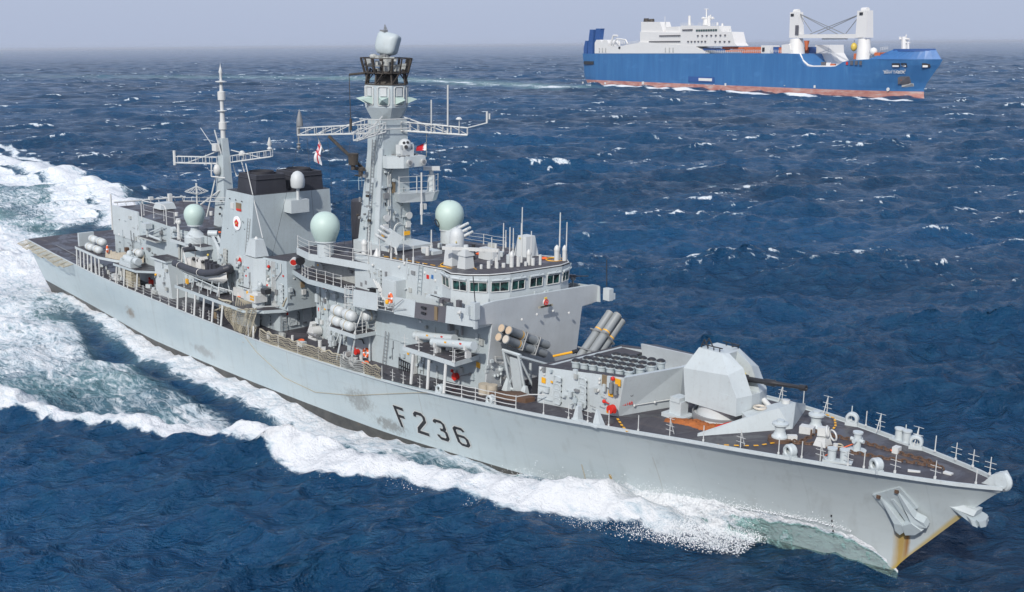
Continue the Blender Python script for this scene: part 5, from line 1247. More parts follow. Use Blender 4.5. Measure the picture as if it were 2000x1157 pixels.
e = Vector((41.64,-1.2,19.98)); mb.cyl(e-Vector((0,0,.9)), e+Vector((0,0,.3)), .05); mb.tube([(42.67,-0.6,20.93), (40.38,-1.0,23.11)], .035, 4); mb.tube([(44.0,-0.6,20.6), (43.49,-1.0,23.12)], .07, 5); mb.box(tuple((43.29,-0.8,21.22)), (.9,.5,.8)); build(mb, 'whip_aerial', 'white', amast)
mb = MB(); mb.tube([(43.43,-1.5,19.6), (43.3,-1.5,18.09), (44.69,-0.6,18.0)], .08, 5); mb.tube([(43.22,1.2,19.18), (43.91,1.2,18.01), (44.66,1.8,18.38), (44.08,1.8,19.56)], .06, 5); mb.tube([(42.0,-1.6,13.5), (43.25,-0.7,18.86)], .08, 5); mb.tube([(41.12,-1.8,14.76), (43.43,-0.6,16.52)], .09, 5); mb.tube([(37.41,-2.0,14.73), (45.21,-1.0,15.52)], .06, 5); mb.tube([(37.45,-2.0,15.14), (45.25,-1.0,15.97)], .035, 5)
for k in range(6): a = Vector((37.66,-2.0,14.76)).lerp(Vector((44.76,-1.0,15.46)), k/5); mb.cyl(a, a+Vector((0,0,.5)), .03, n=4)
mb.ball((43.31,-0.8,18.77), .45, 10, (1,1,1.4)); build(mb, 'bracket', 'white', amast)
mb = MB()
for p in ((403,385), (404,395), (403,404)): q = (44.7,-1.0,14.84); 
for k in range(3): mb.ball((43.9,-1.0+.1*k,14.0+.7*k), .14, 6)
build(mb, 'fitting', 'black', amast)
# wire dish aerial
mb = MB(); c = Vector((41.1,-2.2,16.38)); ax = Vector((.1,.1,1)).normalized()
rr_ = []
for i in range(16): a = 2*math.pi*i/16; e = c+Vector((math.cos(a)*1.25, math.sin(a)*1.25, -.1)); mb.cyl(c+Vector((0,0,.5)), e, .022, n=4); mb.cyl(c-Vector((0,0,.5)), e, .022, n=4); rr_.append(e)
mb.tube(rr_+[rr_[0]], .025, 4); mb.cyl(c+Vector((0,0,.8)), c-Vector((0,0,1.5)), .10, n=8); build(mb, 'discone_aerial', 'white', amast)

# ---------------------------------------------------------------- missile silo
SB = [(98.5,-4.85), (105.9,-4.15), (107.6,.6), (107.6,1.6), (106.2,4.3), (98.5,4.85)]
ST = [(98.35,-4.6), (106.7,-4.45), (108.0,.3), (108.0,1.7), (106.7,4.1), (98.35,4.6)]
sz = lambda x: 9.85+.125*(x-98.3)
mb = MB(); n = 6; lo = [(x, y, zt(x)-.1) for x, y in SB]; hi = [(x, y, sz(x)) for x, y in ST]
mb.add(lo+hi, [(i, (i+1) % n, n+(i+1) % n, n+i) for i in range(n)])
inn = [(99.0,-3.9), (106.3,-3.95), (107.6,.35), (107.6,1.6), (106.3,3.6), (99.0,3.9)]
ii = [(x, y, sz(x)) for x, y in inn]; dn = [(x, y, 9.35) for x, y in inn]
mb.add(hi+ii, [(i, (i+1) % n, n+(i+1) % n, n+i) for i in range(n)]); mb.add(ii+dn, [(i, (i+1) % n, n+(i+1) % n, n+i) for i in range(n)]); mb.add(dn, [tuple(range(n))])
silo = fr_part(mb, 'missile_silo', 'light_grey')
mb = MB()
for s in (-1, 1): mb.loft([(98.3,s*4.62,sz(98.3)-.01),(106.6,s*4.44,sz(106.6)-.01),(106.3,s*3.9,sz(106.3)-.01),(98.9,s*3.9,sz(98.9)-.01)],[(98.3,s*4.62,sz(98.3)+.03),(106.6,s*4.44,sz(106.6)+.03),(106.3,s*3.9,sz(106.3)+.03),(98.9,s*3.9,sz(98.9)+.03)])
mb.loft([(98.3,-4.6,sz(98.3)),(98.3,4.6,sz(98.3)),(101.2,3.9,9.9),(101.2,-3.9,9.9)],[(98.3,-4.6,sz(98.3)+.03),(98.3,4.6,sz(98.3)+.03),(101.2,3.9,10.0),(101.2,-3.9,10.0)])
build(mb, 'silo_top', 'deck', silo)
# port side screen, higher, tipped inboard to shade its face; dark coated top
mb = MB(); a = [(101.6,3.4,9.4), (107.9,3.3,9.4), (107.9,3.45,9.4), (101.6,3.55,9.4)]; b = [(101.9,2.7,11.05), (107.3,2.5,11.35), (107.3,2.65,11.35), (101.9,2.85,11.05)]
mb.loft(a, b); build(mb, 'blast_screen', 'screen_grey', silo)
mb = MB(); mb.loft([(101.9,2.9,10.98),(107.3,2.7,11.28),(108.0,4.1,10.9),(102.0,4.6,10.6)],[(101.9,2.9,11.05),(107.3,2.7,11.35),(108.0,4.1,10.97),(102.0,4.6,10.67)]); build(mb, 'screen_top', 'deck', silo)
tb = MB(); tb.lathe([(.30,0), (.30,.92), (.37,.94), (.37,1.04), (.31,1.06)], (0,0,0), 18); tbm = mdata(tb, 'launch_tube', 'ship_grey')
tc = MB(); tc.lathe([(.345,1.05), (.31,1.13), (.18,1.21), (0,1.24)], (0,0,0), 18); tcm = mdata(tc, 'tube_cover', 'black')
for r_, y in enumerate((-3.3, -2.2, -1.1, .1)):
    for k in range(8 if r_ < 3 else 6):
        x = 100.9+.86*k+.10*r_ + (.6 if r_ == 3 else 0)
        if x > 107.0-(.0 if y > -3 else .3): continue
        t_ = inst('launch_tube', tbm, silo, (x, y, 9.55+.10*(x-101))); ORG[t_.name] = (x, y, 9.55+.10*(x-101))
        c_ = bpy.data.objects.new('tube_cover', tcm); COL.objects.link(c_); c_.parent = silo; c_.location = t_.location
door(silo, (100.5,-4.7,8.54), (0,-1,-.02), .75, 2.2, 4); door(silo, (102.99,-4.65,8.95), (0,-1,-.02), .75, 2.25, 4)
sy = -4.75
sign((99.0,-4.72,8.92), STB, .42, .42, parent=silo); sign((106.2,-4.55,10.47), STB, .5, .5, parent=silo); sign((105.52,-4.5,9.47), STB, .45, .4, parent=silo)
mb = MB()
for q in ((98.62,-4.7,9.74), (99.02,-4.7,9.4), (104.39,-4.6,9.44), (104.5,-4.6,10.3), (104.51,-4.6,10.04)): mb.ball(q, .12, 8)
build(mb, 'fitting', 'white', silo)
mb = MB(); q = (105.04,-4.6,10.31); mb.box((q[0],q[1],q[2]), (.5,.16,.8)); build(mb, 'meter_box', 'brown_plate', silo)
mb = MB(); q = (105.43,-4.6,10.33); mb.box((q[0],q[1],q[2]), (.28,.2,.8)); q = (102.13,-4.6,10.19); mb.box((q[0],q[1],q[2]), (.35,.2,.55)); build(mb, 'junction_box', 'light_grey', silo)
mb = MB(); q = Vector((105.9,-4.62,9.93)); 
for d in (-.22, .22): mb.cyl(q+Vector((d,-.05,-.35)), q+Vector((d,-.05,.4)), .15, n=10)
build(mb, 'gas_bottle', 'steel', silo)
mb = MB(); mb.torus(tuple(Vector((106.18,-4.7,9.61))), .24, .05, (0,1,0), 14, 4, math.pi, 2*math.pi); build(mb, 'cable', 'black', silo)
mb = MB(); q = Vector((105.8,-4.65,10.66)); mb.ball(tuple(q), .17, 8); q = Vector((105.05,-4.65,8.82)); mb.ball(tuple(q), .15, 8); mb.tube([q, Vector((105.59,-4.7,8.78))], .05, 5); q = Vector((106.04,-4.75,8.57)); mb.cyl(q, q+Vector((0,-.4,0)), .30, n=14); mb.cyl(q+Vector((-.3,-.15,-.1)), q+Vector((.3,-.15,-.1)), .17, n=8); build(mb, 'fire_hose', 'red', silo)
mb = MB(); mb.ball((105.61,-4.8,8.24), .15, 8); build(mb, 'valve', 'yellow', silo)
mb = MB()
mb.tube([(98.53,-4.78,8.46), (99.67,-4.78,8.55)], .03, 4); mb.tube([(101.39,-4.75,8.73), (102.33,-4.75,8.84)], .03, 4); mb.tube([(98.52,-4.85,7.48), (100.05,-4.85,7.59)], .025, 4); mb.tube([(102.33,-4.8,8.62), (102.47,-4.85,7.66)], .05, 4); build(mb, 'pipe', 'ship_grey', silo)
fr1 = lambda u, z: Vector((105.98, -4.1, 0)).lerp(Vector((107.75, .5, 0)), u)+Vector((.10+.04*(z-8), -.02, z))
mb = MB()
for u in (.06, .17): mb.cyl(fr1(u,10.1), fr1(u,10.1)+Vector((.2,-.05,0)), .20, .22, n=14)
for k, (u, z) in enumerate(((.07,9.6), (.13,9.55), (.10,9.4))): mb.ball(tuple(fr1(u,z)+Vector((.08,0,0))), .09, 8)
build(mb, 'socket', 'white', silo)
mb = MB()
for u in (.06, .17): mb.cyl(fr1(u,10.1)+Vector((.2,-.05,0)), fr1(u,10.1)+Vector((.22,-.05,0)), .11, n=10)
for u in (.06,.15): mb.torus(tuple(fr1(u,9.45)+Vector((.12,0,0))), .13, .045, (1,-.3,0), 12, 4)
build(mb, 'cable', 'black', silo)
mb = MB(); mb.tube([fr1(.22,8.55), fr1(.90,8.72)], .035, 5)
for u in (.22,.55,.88): mb.ball(tuple(fr1(u,8.55+.25*(u-.2))+Vector((.05,0,0))), .10, 8)
build(mb, 'jackstay', 'white', silo)
lettering(silo, '02160', tuple(fr1(.11,8.75)+Vector((.03,-.01,0))), .34, (1.75,4.6,0), (0,0,1), 'red')

# ---------------------------------------------------------------- slanted missile canisters in crossed pairs
def quad(base, d, up, gap, L, side, rr=.33):
    root = None; d = Vector(d).normalized(); s = Vector(up); s = (s-d*s.dot(d)).normalized(); w = d.cross(s).normalized()
    objs = []
    for i in range(2):
        for j in range(2):
            p = Vector(base)+s*(gap*j)+w*(gap*1.12*(i-.5))
            mb = MB(); mb.lathe([(0,0), (rr*.96,0), (rr,.08), (rr,L*.30), (rr*1.10,L*.30+.02), (rr*1.10,L*.30+.16), (rr,L*.30+.18), (rr,L*.62), (rr*1.12,L*.62+.02), (rr*1.12,L*.62+.2), (rr,L*.62+.22), (rr,L-.12), (rr*1.05,L-.10), (rr*1.05,L), (0,L)], p, 20, d)
            c = fr_part(mb, 'missile_canister', 'canister'); objs.append(c)
            mb = MB(); mb.lathe([(rr*.9,L+.0), (rr*.9,L+.04), (0,L+.05)], p, 20, d); build(mb, 'end_cap', 'cap_pale' if (i+j) % 2 == 0 and side < 0 and j == 0 else 'cap', c)
            mb = MB(); mb.lathe([(rr*1.015,L*.66+.12), (rr*1.015,L*.66+.22)], p, 20, d); build(mb, 'band', 'yellow', c)
    # clamps and cradle
    for t in (.31, .64):
        mb = MB()
        c0 = Vector(base)+d*(L*t)
        for e in (-1, 1): mb.cyl(c0+s*(gap*.5)+w*(gap*1.15*e)-s*.75, c0+s*(gap*.5)+w*(gap*1.15*e)+s*.75, .06, n=5)
        for e in (-.5, .5, 1.5): mb.cyl(c0+s*(gap*e)-w*gap*1.15, c0+s*(gap*e)+w*gap*1.15, .07, n=5)
        build(mb, 'clamp', 'steel', frig)
    return s, w, d
LS = 4.7
dS = Vector((0.02,-math.cos(.43),math.sin(.43)))
s1, w1, d1 = quad(Vector((94.79,-4.9,11.25))-dS*LS+Vector((-.25,0,0)), dS, (0,0,1), .72, LS, -1)
dP = Vector((0.0,math.cos(.74),math.sin(.74)))
eP = Vector((97.24,5.2,11.65))
s2, w2, d2 = quad(eP-dP*5.7, dP, (0,0,1), .74, 5.7, 1, .34)
# starboard launcher frame
cS = Vector((93.35,-3.4,9.11))
mb = MB(); zb = zt(95.5)
F0 = [(94.3,-4.2), (96.0,-4.2), (96.0,-1.6), (94.3,-1.6)]
for (x, y) in F0[:2]: mb.cyl((x,y+.5,zb), (x-.1,y-.25,zb+3.3), .12, n=6); mb.cyl((x,y+1.6,zb), (x-.1,y-.2,zb+3.2), .09, n=6)
for (x, y) in F0[2:]: mb.cyl((x,y,zb), (x,y,zb+1.8), .12, n=6)
mb.cyl((94.1,-4.4,zb+3.3),(96.1,-4.4,zb+3.3),.14,n=6); mb.cyl((94.2,-4.4,zb+3.2),(94.2,-.9,zb+1.8),.10,n=6); mb.cyl((96.0,-4.4,zb+3.2),(96.0,-.9,zb+1.8),.12,n=6)
mb.cyl((94.3,-3.8,zb+.15),(96.2,-3.8,zb+.15),.12,n=6); mb.cyl((94.3,-3.8,zb+.5),(96.0,-4.3,zb+3.0),.08,n=6)
build(mb, 'launcher_frame', 'light_grey', frig)
mb = MB(); mb.plate([(94.9,-3.95,zb+.2), (95.9,-3.95,zb+.2), (95.8,-4.3,zb+2.9), (94.8,-4.3,zb+2.9)], .08, (0,1,.1)); build(mb, 'launcher_panel', 'light_grey', frig)
mb = MB(); mb.loft([(93.9,-4.3,zb),(94.5,-4.3,zb),(94.5,-3.7,zb),(93.9,-3.7,zb)],[(94.1,-4.0,zb+1.0),(94.3,-4.0,zb+1.0),(94.3,-3.8,zb+1.0),(94.1,-3.8,zb+1.0)]); mb.loft([(95.8,-4.3,zb),(96.5,-4.3,zb),(96.5,-3.7,zb),(95.8,-3.7,zb)],[(96.0,-4.0,zb+.8),(96.3,-4.0,zb+.8),(96.3,-3.8,zb+.8),(96.0,-3.8,zb+.8)]); build(mb, 'launcher_foot', 'light_grey', frig)
mb = MB()
for (x, y) in ((96.2,4.0), (97.6,4.0), (96.2,2.0), (97.6,2.0)): mb.cyl((x,y,zb), (x,y,zb+2.0+.45*(y-2)), .12, n=6)
mb.cyl((97.6,4.2,zb+3.0),(97.6,1.0,zb+.3),.09,n=6); build(mb, 'launcher_frame', 'light_grey', frig)
mb = MB()
for k in range(7): a = Vector((96.6+.2*k,-3.4+.45*k,zb+.3+.1*k)); mb.tube([a, a+Vector((.5,.6,.9)), a+Vector((.2,1.4,.6))], .05, 5)
mb.box((97.0,-3.3,zb+.9), (.8,.6,1.1)); build(mb, 'cable', 'black', frig)
mb = MB(); mb.loft([(94.6,-6.2,zb+.02),(98.0,-5.6,zb+.12),(98.2,-4.8,zb+.12),(96.2,-4.4,zb+.02)],[(94.6,-6.2,zb+.5),(98.0,-5.6,zb+.6),(98.2,-4.8,zb+.6),(96.2,-4.4,zb+.5)]); fr_part(mb, 'stowage_tray', 'chain_rust')
mb = MB(); q = Vector((94.66,0.5,8.85)); mb.cyl(q, Vector((95.74,1.6,9.23)), .10, n=7); fr_part(mb, 'boat_hook', 'yellow')
mb = MB(); q = Vector((95.74,1.6,9.23)); mb.cyl(q, q+Vector((.2,.4,.1)), .17, n=8); fr_part(mb, 'brush_head', 'black')
# small drums by the corner
for k in range(2): mb = MB(); x, y = 93.4+.8*k, -5.7+.15*k; mb.cyl((x,y,zt(x)),(x,y,zt(x)+.85),.42,n=14); fr_part(mb, 'drum', 'canvas')

# ---------------------------------------------------------------- 4.5 inch gun
gz = zt(111.8)
gun = MB(); gun.lathe([(0,0), (1.95,0), (1.95,.25), (1.75,.3), (1.6,.75), (1.6,1.15), (0,1.15)], (111.8,0,gz), 30); turret = fr_part(gun, 'gun_turret', 'radome_white')
mb = MB(); mb.lathe([(2.0,0), (2.0,.42), (1.97,.45), (1.9,.45), (1.9,0)], (111.7,.05,gz), 30); build(mb, 'barbette', 'steel', turret)
# faceted shell: starboard outline, mirrored
A_ = {'bl': (109.9,1.7,9.45), 'ml': (109.6,1.7,11.75), 'tl': (110.3,1.0,13.25), 'tr': (112.2,1.0,13.25), 'sh': (113.35,1.7,12.1), 'br': (114.2,1.7,9.45), 'fb': (114.75,1.1,9.55), 'fm': (114.85,1.0,10.6), 'fs': (113.75,.75,12.7), 'mm': (114.15,1.7,10.7)}
mb = MB(); 
for s in (-1, 1):
    g = {k: (v[0], s*v[1], v[2]) for k, v in A_.items()}
    mb.add([g['bl'], g['ml'], g['sh'], g['mm'], g['br']], [(0,1,2,3,4)]); mb.add([g['ml'], g['tl'], g['tr'], g['sh']], [(0,1,2,3)])
    sl = .45*s
    ft = (112.45, sl, 13.2); fs = (113.65, sl, 12.45); fm = (114.5, sl, 10.75); fb = (114.5, sl, 9.55)
    mb.add([g['tr'], ft, fs, g['sh']], [(0,1,2,3)]); mb.add([g['sh'], fs, fm, g['mm']], [(0,1,2,3)]); mb.add([g['mm'], fm, fb, g['br']], [(0,1,2,3)])
    # slot cheeks
    mb.add([ft, fs, fm, (113.2,sl,10.75), (112.3,sl,12.0)], [(0,1,2,3,4)])
a = A_
mb.add([(a['bl'][0],-a['bl'][1],a['bl'][2]), (a['ml'][0],-a['ml'][1],a['ml'][2]), (a['ml'][0],a['ml'][1],a['ml'][2]), (a['bl'][0],a['bl'][1],a['bl'][2])], [(0,1,2,3)])
mb.add([(a['ml'][0],-a['ml'][1],a['ml'][2]), (a['tl'][0],-a['tl'][1],a['tl'][2]), (a['tl'][0],a['tl'][1],a['tl'][2]), (a['ml'][0],a['ml'][1],a['ml'][2])], [(0,1,2,3)])
mb.add([(a['tl'][0],-1,13.25), (112.2,-1,13.25), (112.45,-.45,13.2), (112.45,.45,13.2), (112.2,1,13.25), (a['tl'][0],1,13.25)], [(0,1,2,3,4,5)])
mb.add([(114.5,-.45,10.75), (114.5,.45,10.75), (114.5,.45,9.55), (114.5,-.45,9.55)], [(0,1,2,3)]); mb.add([(113.2,-.45,10.75), (113.2,.45,10.75), (114.5,.45,10.75), (114.5,-.45,10.75)], [(0,1,2,3)])
mb.add([(112.3,-.45,12.0), (112.3,.45,12.0), (113.2,.45,10.75), (113.2,-.45,10.75)], [(0,1,2,3)]); mb.add([(112.45,-.45,13.2), (112.45,.45,13.2), (112.3,.45,12.0), (112.3,-.45,12.0)], [(0,1,2,3)])
mb.add([(109.9,-1.7,9.45), (114.2,-1.7,9.45), (114.5,-.45,9.55), (114.5,.45,9.55), (114.2,1.7,9.45), (109.9,1.7,9.45)], [(0,1,2,3,4,5)])
build(mb, 'gun_shield', 'light_grey', turret)
mb = MB(); mb.lathe([(.34,0), (.30,.5), (.19,.55), (.17,1.9), (.23,2.0), (.23,2.7), (.155,2.8), (.13,4.6), (.20,4.65), (.20,5.1), (.13,5.12), (.10,5.0), (0,4.9)], (113.2,0,11.55), 16, (1,0,.105)); build(mb, 'gun_barrel', 'black', turret)
mb = MB(); mb.cyl((113.0,-.42,11.5),(113.0,.42,11.5),.42,n=14); mb.box((113.2,0,11.3),(.6,.6,.5)); build(mb, 'gun_cradle', 'gold', turret)
mb = MB(); mb.tube([(110.4,-.85,13.25),(110.4,-.85,13.5),(112.1,-.75,13.5)], .045, 5); mb.tube([(110.9,.85,13.5),(112.3,.85,13.5),(112.2,.2,13.5)], .045, 5); mb.tube([(110.1,-.5,13.2),(110.35,-.5,13.75),(110.7,-.5,13.25)], .05, 5); mb.tube([(110.1,0,13.2),(110.35,0,13.75),(110.7,0,13.25)], .05, 5)
for x in (110.9,111.4,111.9): mb.cyl((x,-.8,13.25),(x,-.8,13.5),.04,n=4); mb.cyl((x+.3,.85,13.25),(x+.3,.85,13.5),.04,n=4)
build(mb, 'turret_handrail', 'black', turret)
mb = MB(); mb.cyl((114.35,1.1,10.1),(114.95,1.0,9.75),.19,n=12); build(mb, 'case_chute', 'white', turret)
mb = MB(); mb.loft([(112.6,-1.69,9.75),(113.7,-1.69,9.75),(113.7,-1.69,10.75),(112.6,-1.69,10.75)],[(112.6,-1.715,9.75),(113.7,-1.715,9.75),(113.7,-1.715,10.75),(112.6,-1.715,10.75)]); build(mb, 'access_panel', 'light_grey', turret)
# mushroom vent box and orange netting beside the gun
mb = MB(); c = (109.33,-1.64,8.12); z = c[2]; mb.box((c[0],c[1],z+.14),(1.9,1.4,.28)); mb.box((c[0],c[1],z+.75),(1.0,.8,1.0)); mb.box((c[0],c[1],z+1.35),(.8,.95,.35)); mb.cyl((c[0]-.5,c[1]-.0,z+1.0),(c[0]-.5,c[1]+.0,z+1.01),.3); fr_part(mb, 'ventilator', 'light_grey')
def netheap(pts, z0, name, mat, label, h=.28, n=26, m=7):
    mb = MB(); vs = []; fs = []
    for i in range(n+1):
        t = i/n; k = t*(len(pts)-1); i0 = min(int(k), len(pts)-2); f = k-i0
        a = Vector(pts[i0][0]).lerp(Vector(pts[i0+1][0]), f); b = Vector(pts[i0][1]).lerp(Vector(pts[i0+1][1]), f)
        for j in range(m+1):
            u = j/m; p = a.lerp(b, u); hh = h*math.sin(math.pi*u)**.6*(.45+.55*random.random())*math.sin(math.pi*min(1,max(0,t*.94+.03)))**.4
            vs.append((p.x+random.uniform(-.08,.08), p.y+random.uniform(-.08,.08), p.z+hh+.015))
    for i in range(n):
        for j in range(m): q = i*(m+1)+j; fs.append((q, q+1, q+m+2, q+m+1))
    mb.add(vs, fs, True); c = Vector(pts[0][0]).lerp(Vector(pts[-1][1]), .5)
    return lone(mb, name, mat, label, 'net', tuple(c))
netheap([((109.46,-3.38,8.13), (108.95,-2.45,8.08)), ((110.44,-3.26,8.22), (109.95,-1.84,8.17)), ((111.72,-3.22,8.34), (111.37,-1.56,8.31)), ((113.0,-3.47,8.46), (112.33,-1.79,8.4)), ((113.15,-2.41,8.48), (112.92,-1.0,8.45))], 0, 'heaped_net', 'orange_net', 'rust orange netting heaped on the deck beside the gun turret', .34, 34, 9)
mb = MB()
pa = [(113.2,-2.37,8.48), (113.28,-1.36,8.49), (113.51,-0.54,8.51)]
for a, b in zip(pa[:-1], pa[1:]): mb.cyl((a[0],a[1],a[2]+.1), (b[0],b[1],b[2]+.1), .14, n=7)
lone(mb, 'rolled_hose', 'red', 'red rolled canvas lying behind the starboard end of the breakwater', 'canvas roll', pa[0])

# ---------------------------------------------------------------- breakwater
bz = lambda x: zt(x)
mb = MB()
apex = (116.6,.9); S0_ = (113.3,-4.5); P0_ = (115.0,5.3)
mb.loft([(113.3,-4.55,bz(113.3)), (115.4,-1.75,bz(115.4)), (115.3,-1.65,bz(115.3)), (113.2,-4.45,bz(113.2))], [(113.3,-4.5,bz(113.3)+.18), (115.1,-1.75,bz(115)+1.05), (115.0,-1.65,bz(115)+1.05), (113.2,-4.4,bz(113.2)+.18)])
mb.loft([(115.4,-1.75,bz(115.4)), (117.0,.75,bz(116.9)), (115.6,1.2,bz(115.6)), (114.4,-1.2,bz(114.4))], [(115.1,-1.75,bz(115)+1.05), (116.2,.2,bz(116)+1.5), (115.3,1.0,bz(115.6)+1.45), (114.3,-1.2,bz(114.4)+1.1)])
mb.loft([(117.0,.75,bz(116.9)), (116.2,2.6,bz(116.2)), (115.3,2.4,bz(115.6)), (115.6,1.2,bz(115.6))], [(116.2,.2,bz(116)+1.5), (116.3,2.0,bz(116)+1.5), (115.4,2.2,bz(115.6)+1.4), (115.3,1.0,bz(115.6)+1.45)])
mb.loft([(116.2,2.6,bz(116.2)), (114.9,5.5,bz(114.9)), (114.8,5.4,bz(114.8)), (116.1,2.5,bz(116.1))], [(116.3,2.0,bz(116)+1.5), (114.9,5.4,bz(114.9)+.45), (114.8,5.3,bz(114.8)+.45), (116.1,1.9,bz(116.1)+1.5)])
bw = fr_part(mb, 'breakwater', 'light_grey')
mb = MB(); mb.torus((115.0,-.2,bz(115)+1.38), .38, .09, (0,0,1), 18, 6); build(mb, 'hatch_ring', 'cap_pale', bw)
mb = MB(); mb.cyl((115.8,1.6,bz(115)+1.5),(115.8,1.6,bz(115)+1.75),.28,n=12); build(mb, 'mushroom_vent', 'white', bw)
for q in ((116.34,1.2,9.85), (116.31,1.6,9.83)): pass
# ---------------------------------------------------------------- forecastle gear
def capstan(p, s=.85):
    mb = MB(); mb.lathe([(0,0), (.62*s,0), (.62*s,.12), (.5*s,.2), (.38*s,.45), (.42*s,.75), (.62*s,.88), (.62*s,1.0), (.3*s,1.08), (.3*s,1.2), (0,1.22)], (p[0],p[1],p[2]), 22); return fr_part(mb, 'capstan', 'light_grey')
p = (117.77,-1.84,8.78); capstan((p[0],p[1],p[2]+.25)); mb = MB(); mb.cyl(p,(p[0],p[1],p[2]+.28),.75,n=16); fr_part(mb, 'gypsy_wheel', 'chain_rust')
p = (117.97,1.98,8.79); capstan((p[0],p[1],p[2]+.05))
p = (120.28,-0.78,8.9); mb = MB(); mb.loft([(p[0]-.45,p[1]-.45,p[2]),(p[0]+.45,p[1]-.45,p[2]),(p[0]+.45,p[1]+.45,p[2]),(p[0]-.45,p[1]+.45,p[2])],[(p[0]-.3,p[1]-.3,p[2]+.6),(p[0]+.3,p[1]-.3,p[2]+.6),(p[0]+.3,p[1]+.3,p[2]+.6),(p[0]-.3,p[1]+.3,p[2]+.6)]); mb.box((p[0]-.1,p[1]+.1,p[2]+.95),(.7,.4,.55),rz=.5)
mb.torus((p[0]+.25,p[1],p[2]+1.05), .34, .07, (1,.4,.2), 16, 5); mb.torus((p[0]+.5,p[1]+.3,p[2]+.8), .34, .06, (.4,1,.2), 16, 5); fr_part(mb, 'hand_winch', 'white')
p = (118.18,0.65,8.8); mb = MB(); mb.box((p[0],p[1],p[2]+.28),(.9,.6,.55),rz=.3); fr_part(mb, 'chain_pipe', 'white')
mb = MB(); mb.box((p[0]+.42,p[1]-.1,p[2]+.3),(.1,.4,.35),rz=.3); fr_part(mb, 'chain_pipe_mouth', 'chain_rust')
p = (122.3,-0.17,8.99); mb = MB(); mb.cyl(p,(p[0],p[1],p[2]+.12),.6,n=18); mb.cyl(p,(p[0],p[1],p[2]+1.25),.24,n=14); mb.cyl((p[0],p[1],p[2]+1.2),(p[0],p[1],p[2]+1.3),.32,n=14); mb.cyl((p[0]-.45,p[1],p[2]+.75),(p[0]+.45,p[1],p[2]+.75),.13,n=8); mb.cyl((p[0],p[1]-.45,p[2]+.75),(p[0],p[1]+.45,p[2]+.75),.13,n=8); fr_part(mb, 'fog_post', 'light_grey')
def bollards(a, b):
    a = Vector(a); b = Vector(b); d = (b-a).normalized(); mb = MB(); mid_ = (a+b)/2; ang_ = math.atan2(d.y, d.x)
    mb.box((mid_.x,mid_.y,mid_.z+.07),((b-a).length+1.0,.62,.14),rz=ang_)
    for q in (a, b): mb.lathe([(.26,.1),(.25,.75),(.31,.8),(.31,.9),(0,.92)], q, 14)
    return fr_part(mb, 'bollard', 'light_grey')
bollards((122.25,-2.91,8.99), (122.92,-2.63,9.02)); bollards((123.11,3.46,9.03), (123.7,3.34,9.06))
bollards((103.7,-6.0,zt(103.7)), (104.6,-5.9,zt(104.6))) if False else None
def fairlead(p, rz, s=1.0):
    mb = MB(); p = Vector(p); c, s_ = math.cos(rz), math.sin(rz); ax = Vector((-s_, c, 0))
    for off in (-.16, .16):
        mb.torus(p+ax*off+Vector((0,0,.58*s)), .40*s, .14*s, ax, 20, 6); 
    mb.cyl(p-ax*.16+Vector((0,0,.58*s)), p+ax*.16+Vector((0,0,.58*s)), .53*s, n=20, cap=False)
    mb.box((p.x,p.y,p.z+.12),(1.0*s,.5,.24),rz=rz); return fr_part(mb, 'fairlead', 'light_grey')
for (x, s, rz) in ((120.1,-1,-.32), (125.1,-1,-.42), (119.2,1,.32), (124.6,1,.42), (90.6,-1,0), (96.2,-1,-.08)):
    fairlead((x, s*(float(hb(x))-.30), zt(x)), rz, .8 if x > 100 else .7)
# anchor chains
lk = MB(); pts = [(.16*math.cos(a)*1.5, .10*math.sin(a)*1.4, 0) for a in np.linspace(0, 2*math.pi, 9)]; lk.tube(pts, .055, 5); lkm = mdata(lk, 'chain_link', 'chain_rust')
def chain(pts):
    P_ = [Vector(p) for p in pts]; k = 0
    for a, b in zip(P_[:-1], P_[1:]):
        L = (b-a).length; n = max(1, int(L/.30)); ang_ = math.atan2((b-a).y, (b-a).x)
        for i in range(n): q = a.lerp(b, i/n); inst('chain_link', lkm, frig, (q.x, q.y, q.z+.10), (0 if k % 2 else math.pi/2*.8, 0, ang_)); k += 1
chain([(118.33,1.25,8.81), (120.25,1.21,8.9), (122.38,1.31,9.0), (124.62,1.06,9.1), (126.52,0.96,9.19), (127.89,0.18,9.26)])
chain([(118.65,-1.84,8.82), (120.12,-0.94,8.89), (121.95,-0.93,8.98), (124.14,-0.5,9.08), (126.12,0.17,9.17), (127.62,0.4,9.24)])
chain([(118.06,-1.55,8.79), (118.99,-1.5,8.84), (118.87,-0.16,8.83), (118.86,0.72,8.83)])
mb = MB(); mb.tube([(121.46,-2.34,9.01), (121.39,-0.63,9.01), (122.15,-0.29,9.49)], .035, 5); fr_part(mb, 'rope', 'orange')
mb = MB(); mb.box((128.3,-.2,zt(128)+.12),(.5,.3,.15)); mb.box((126.7,-1.2,zt(126)+.12),(.7,.2,.1),rz=.5); fr_part(mb, 'chain_stopper', 'white')
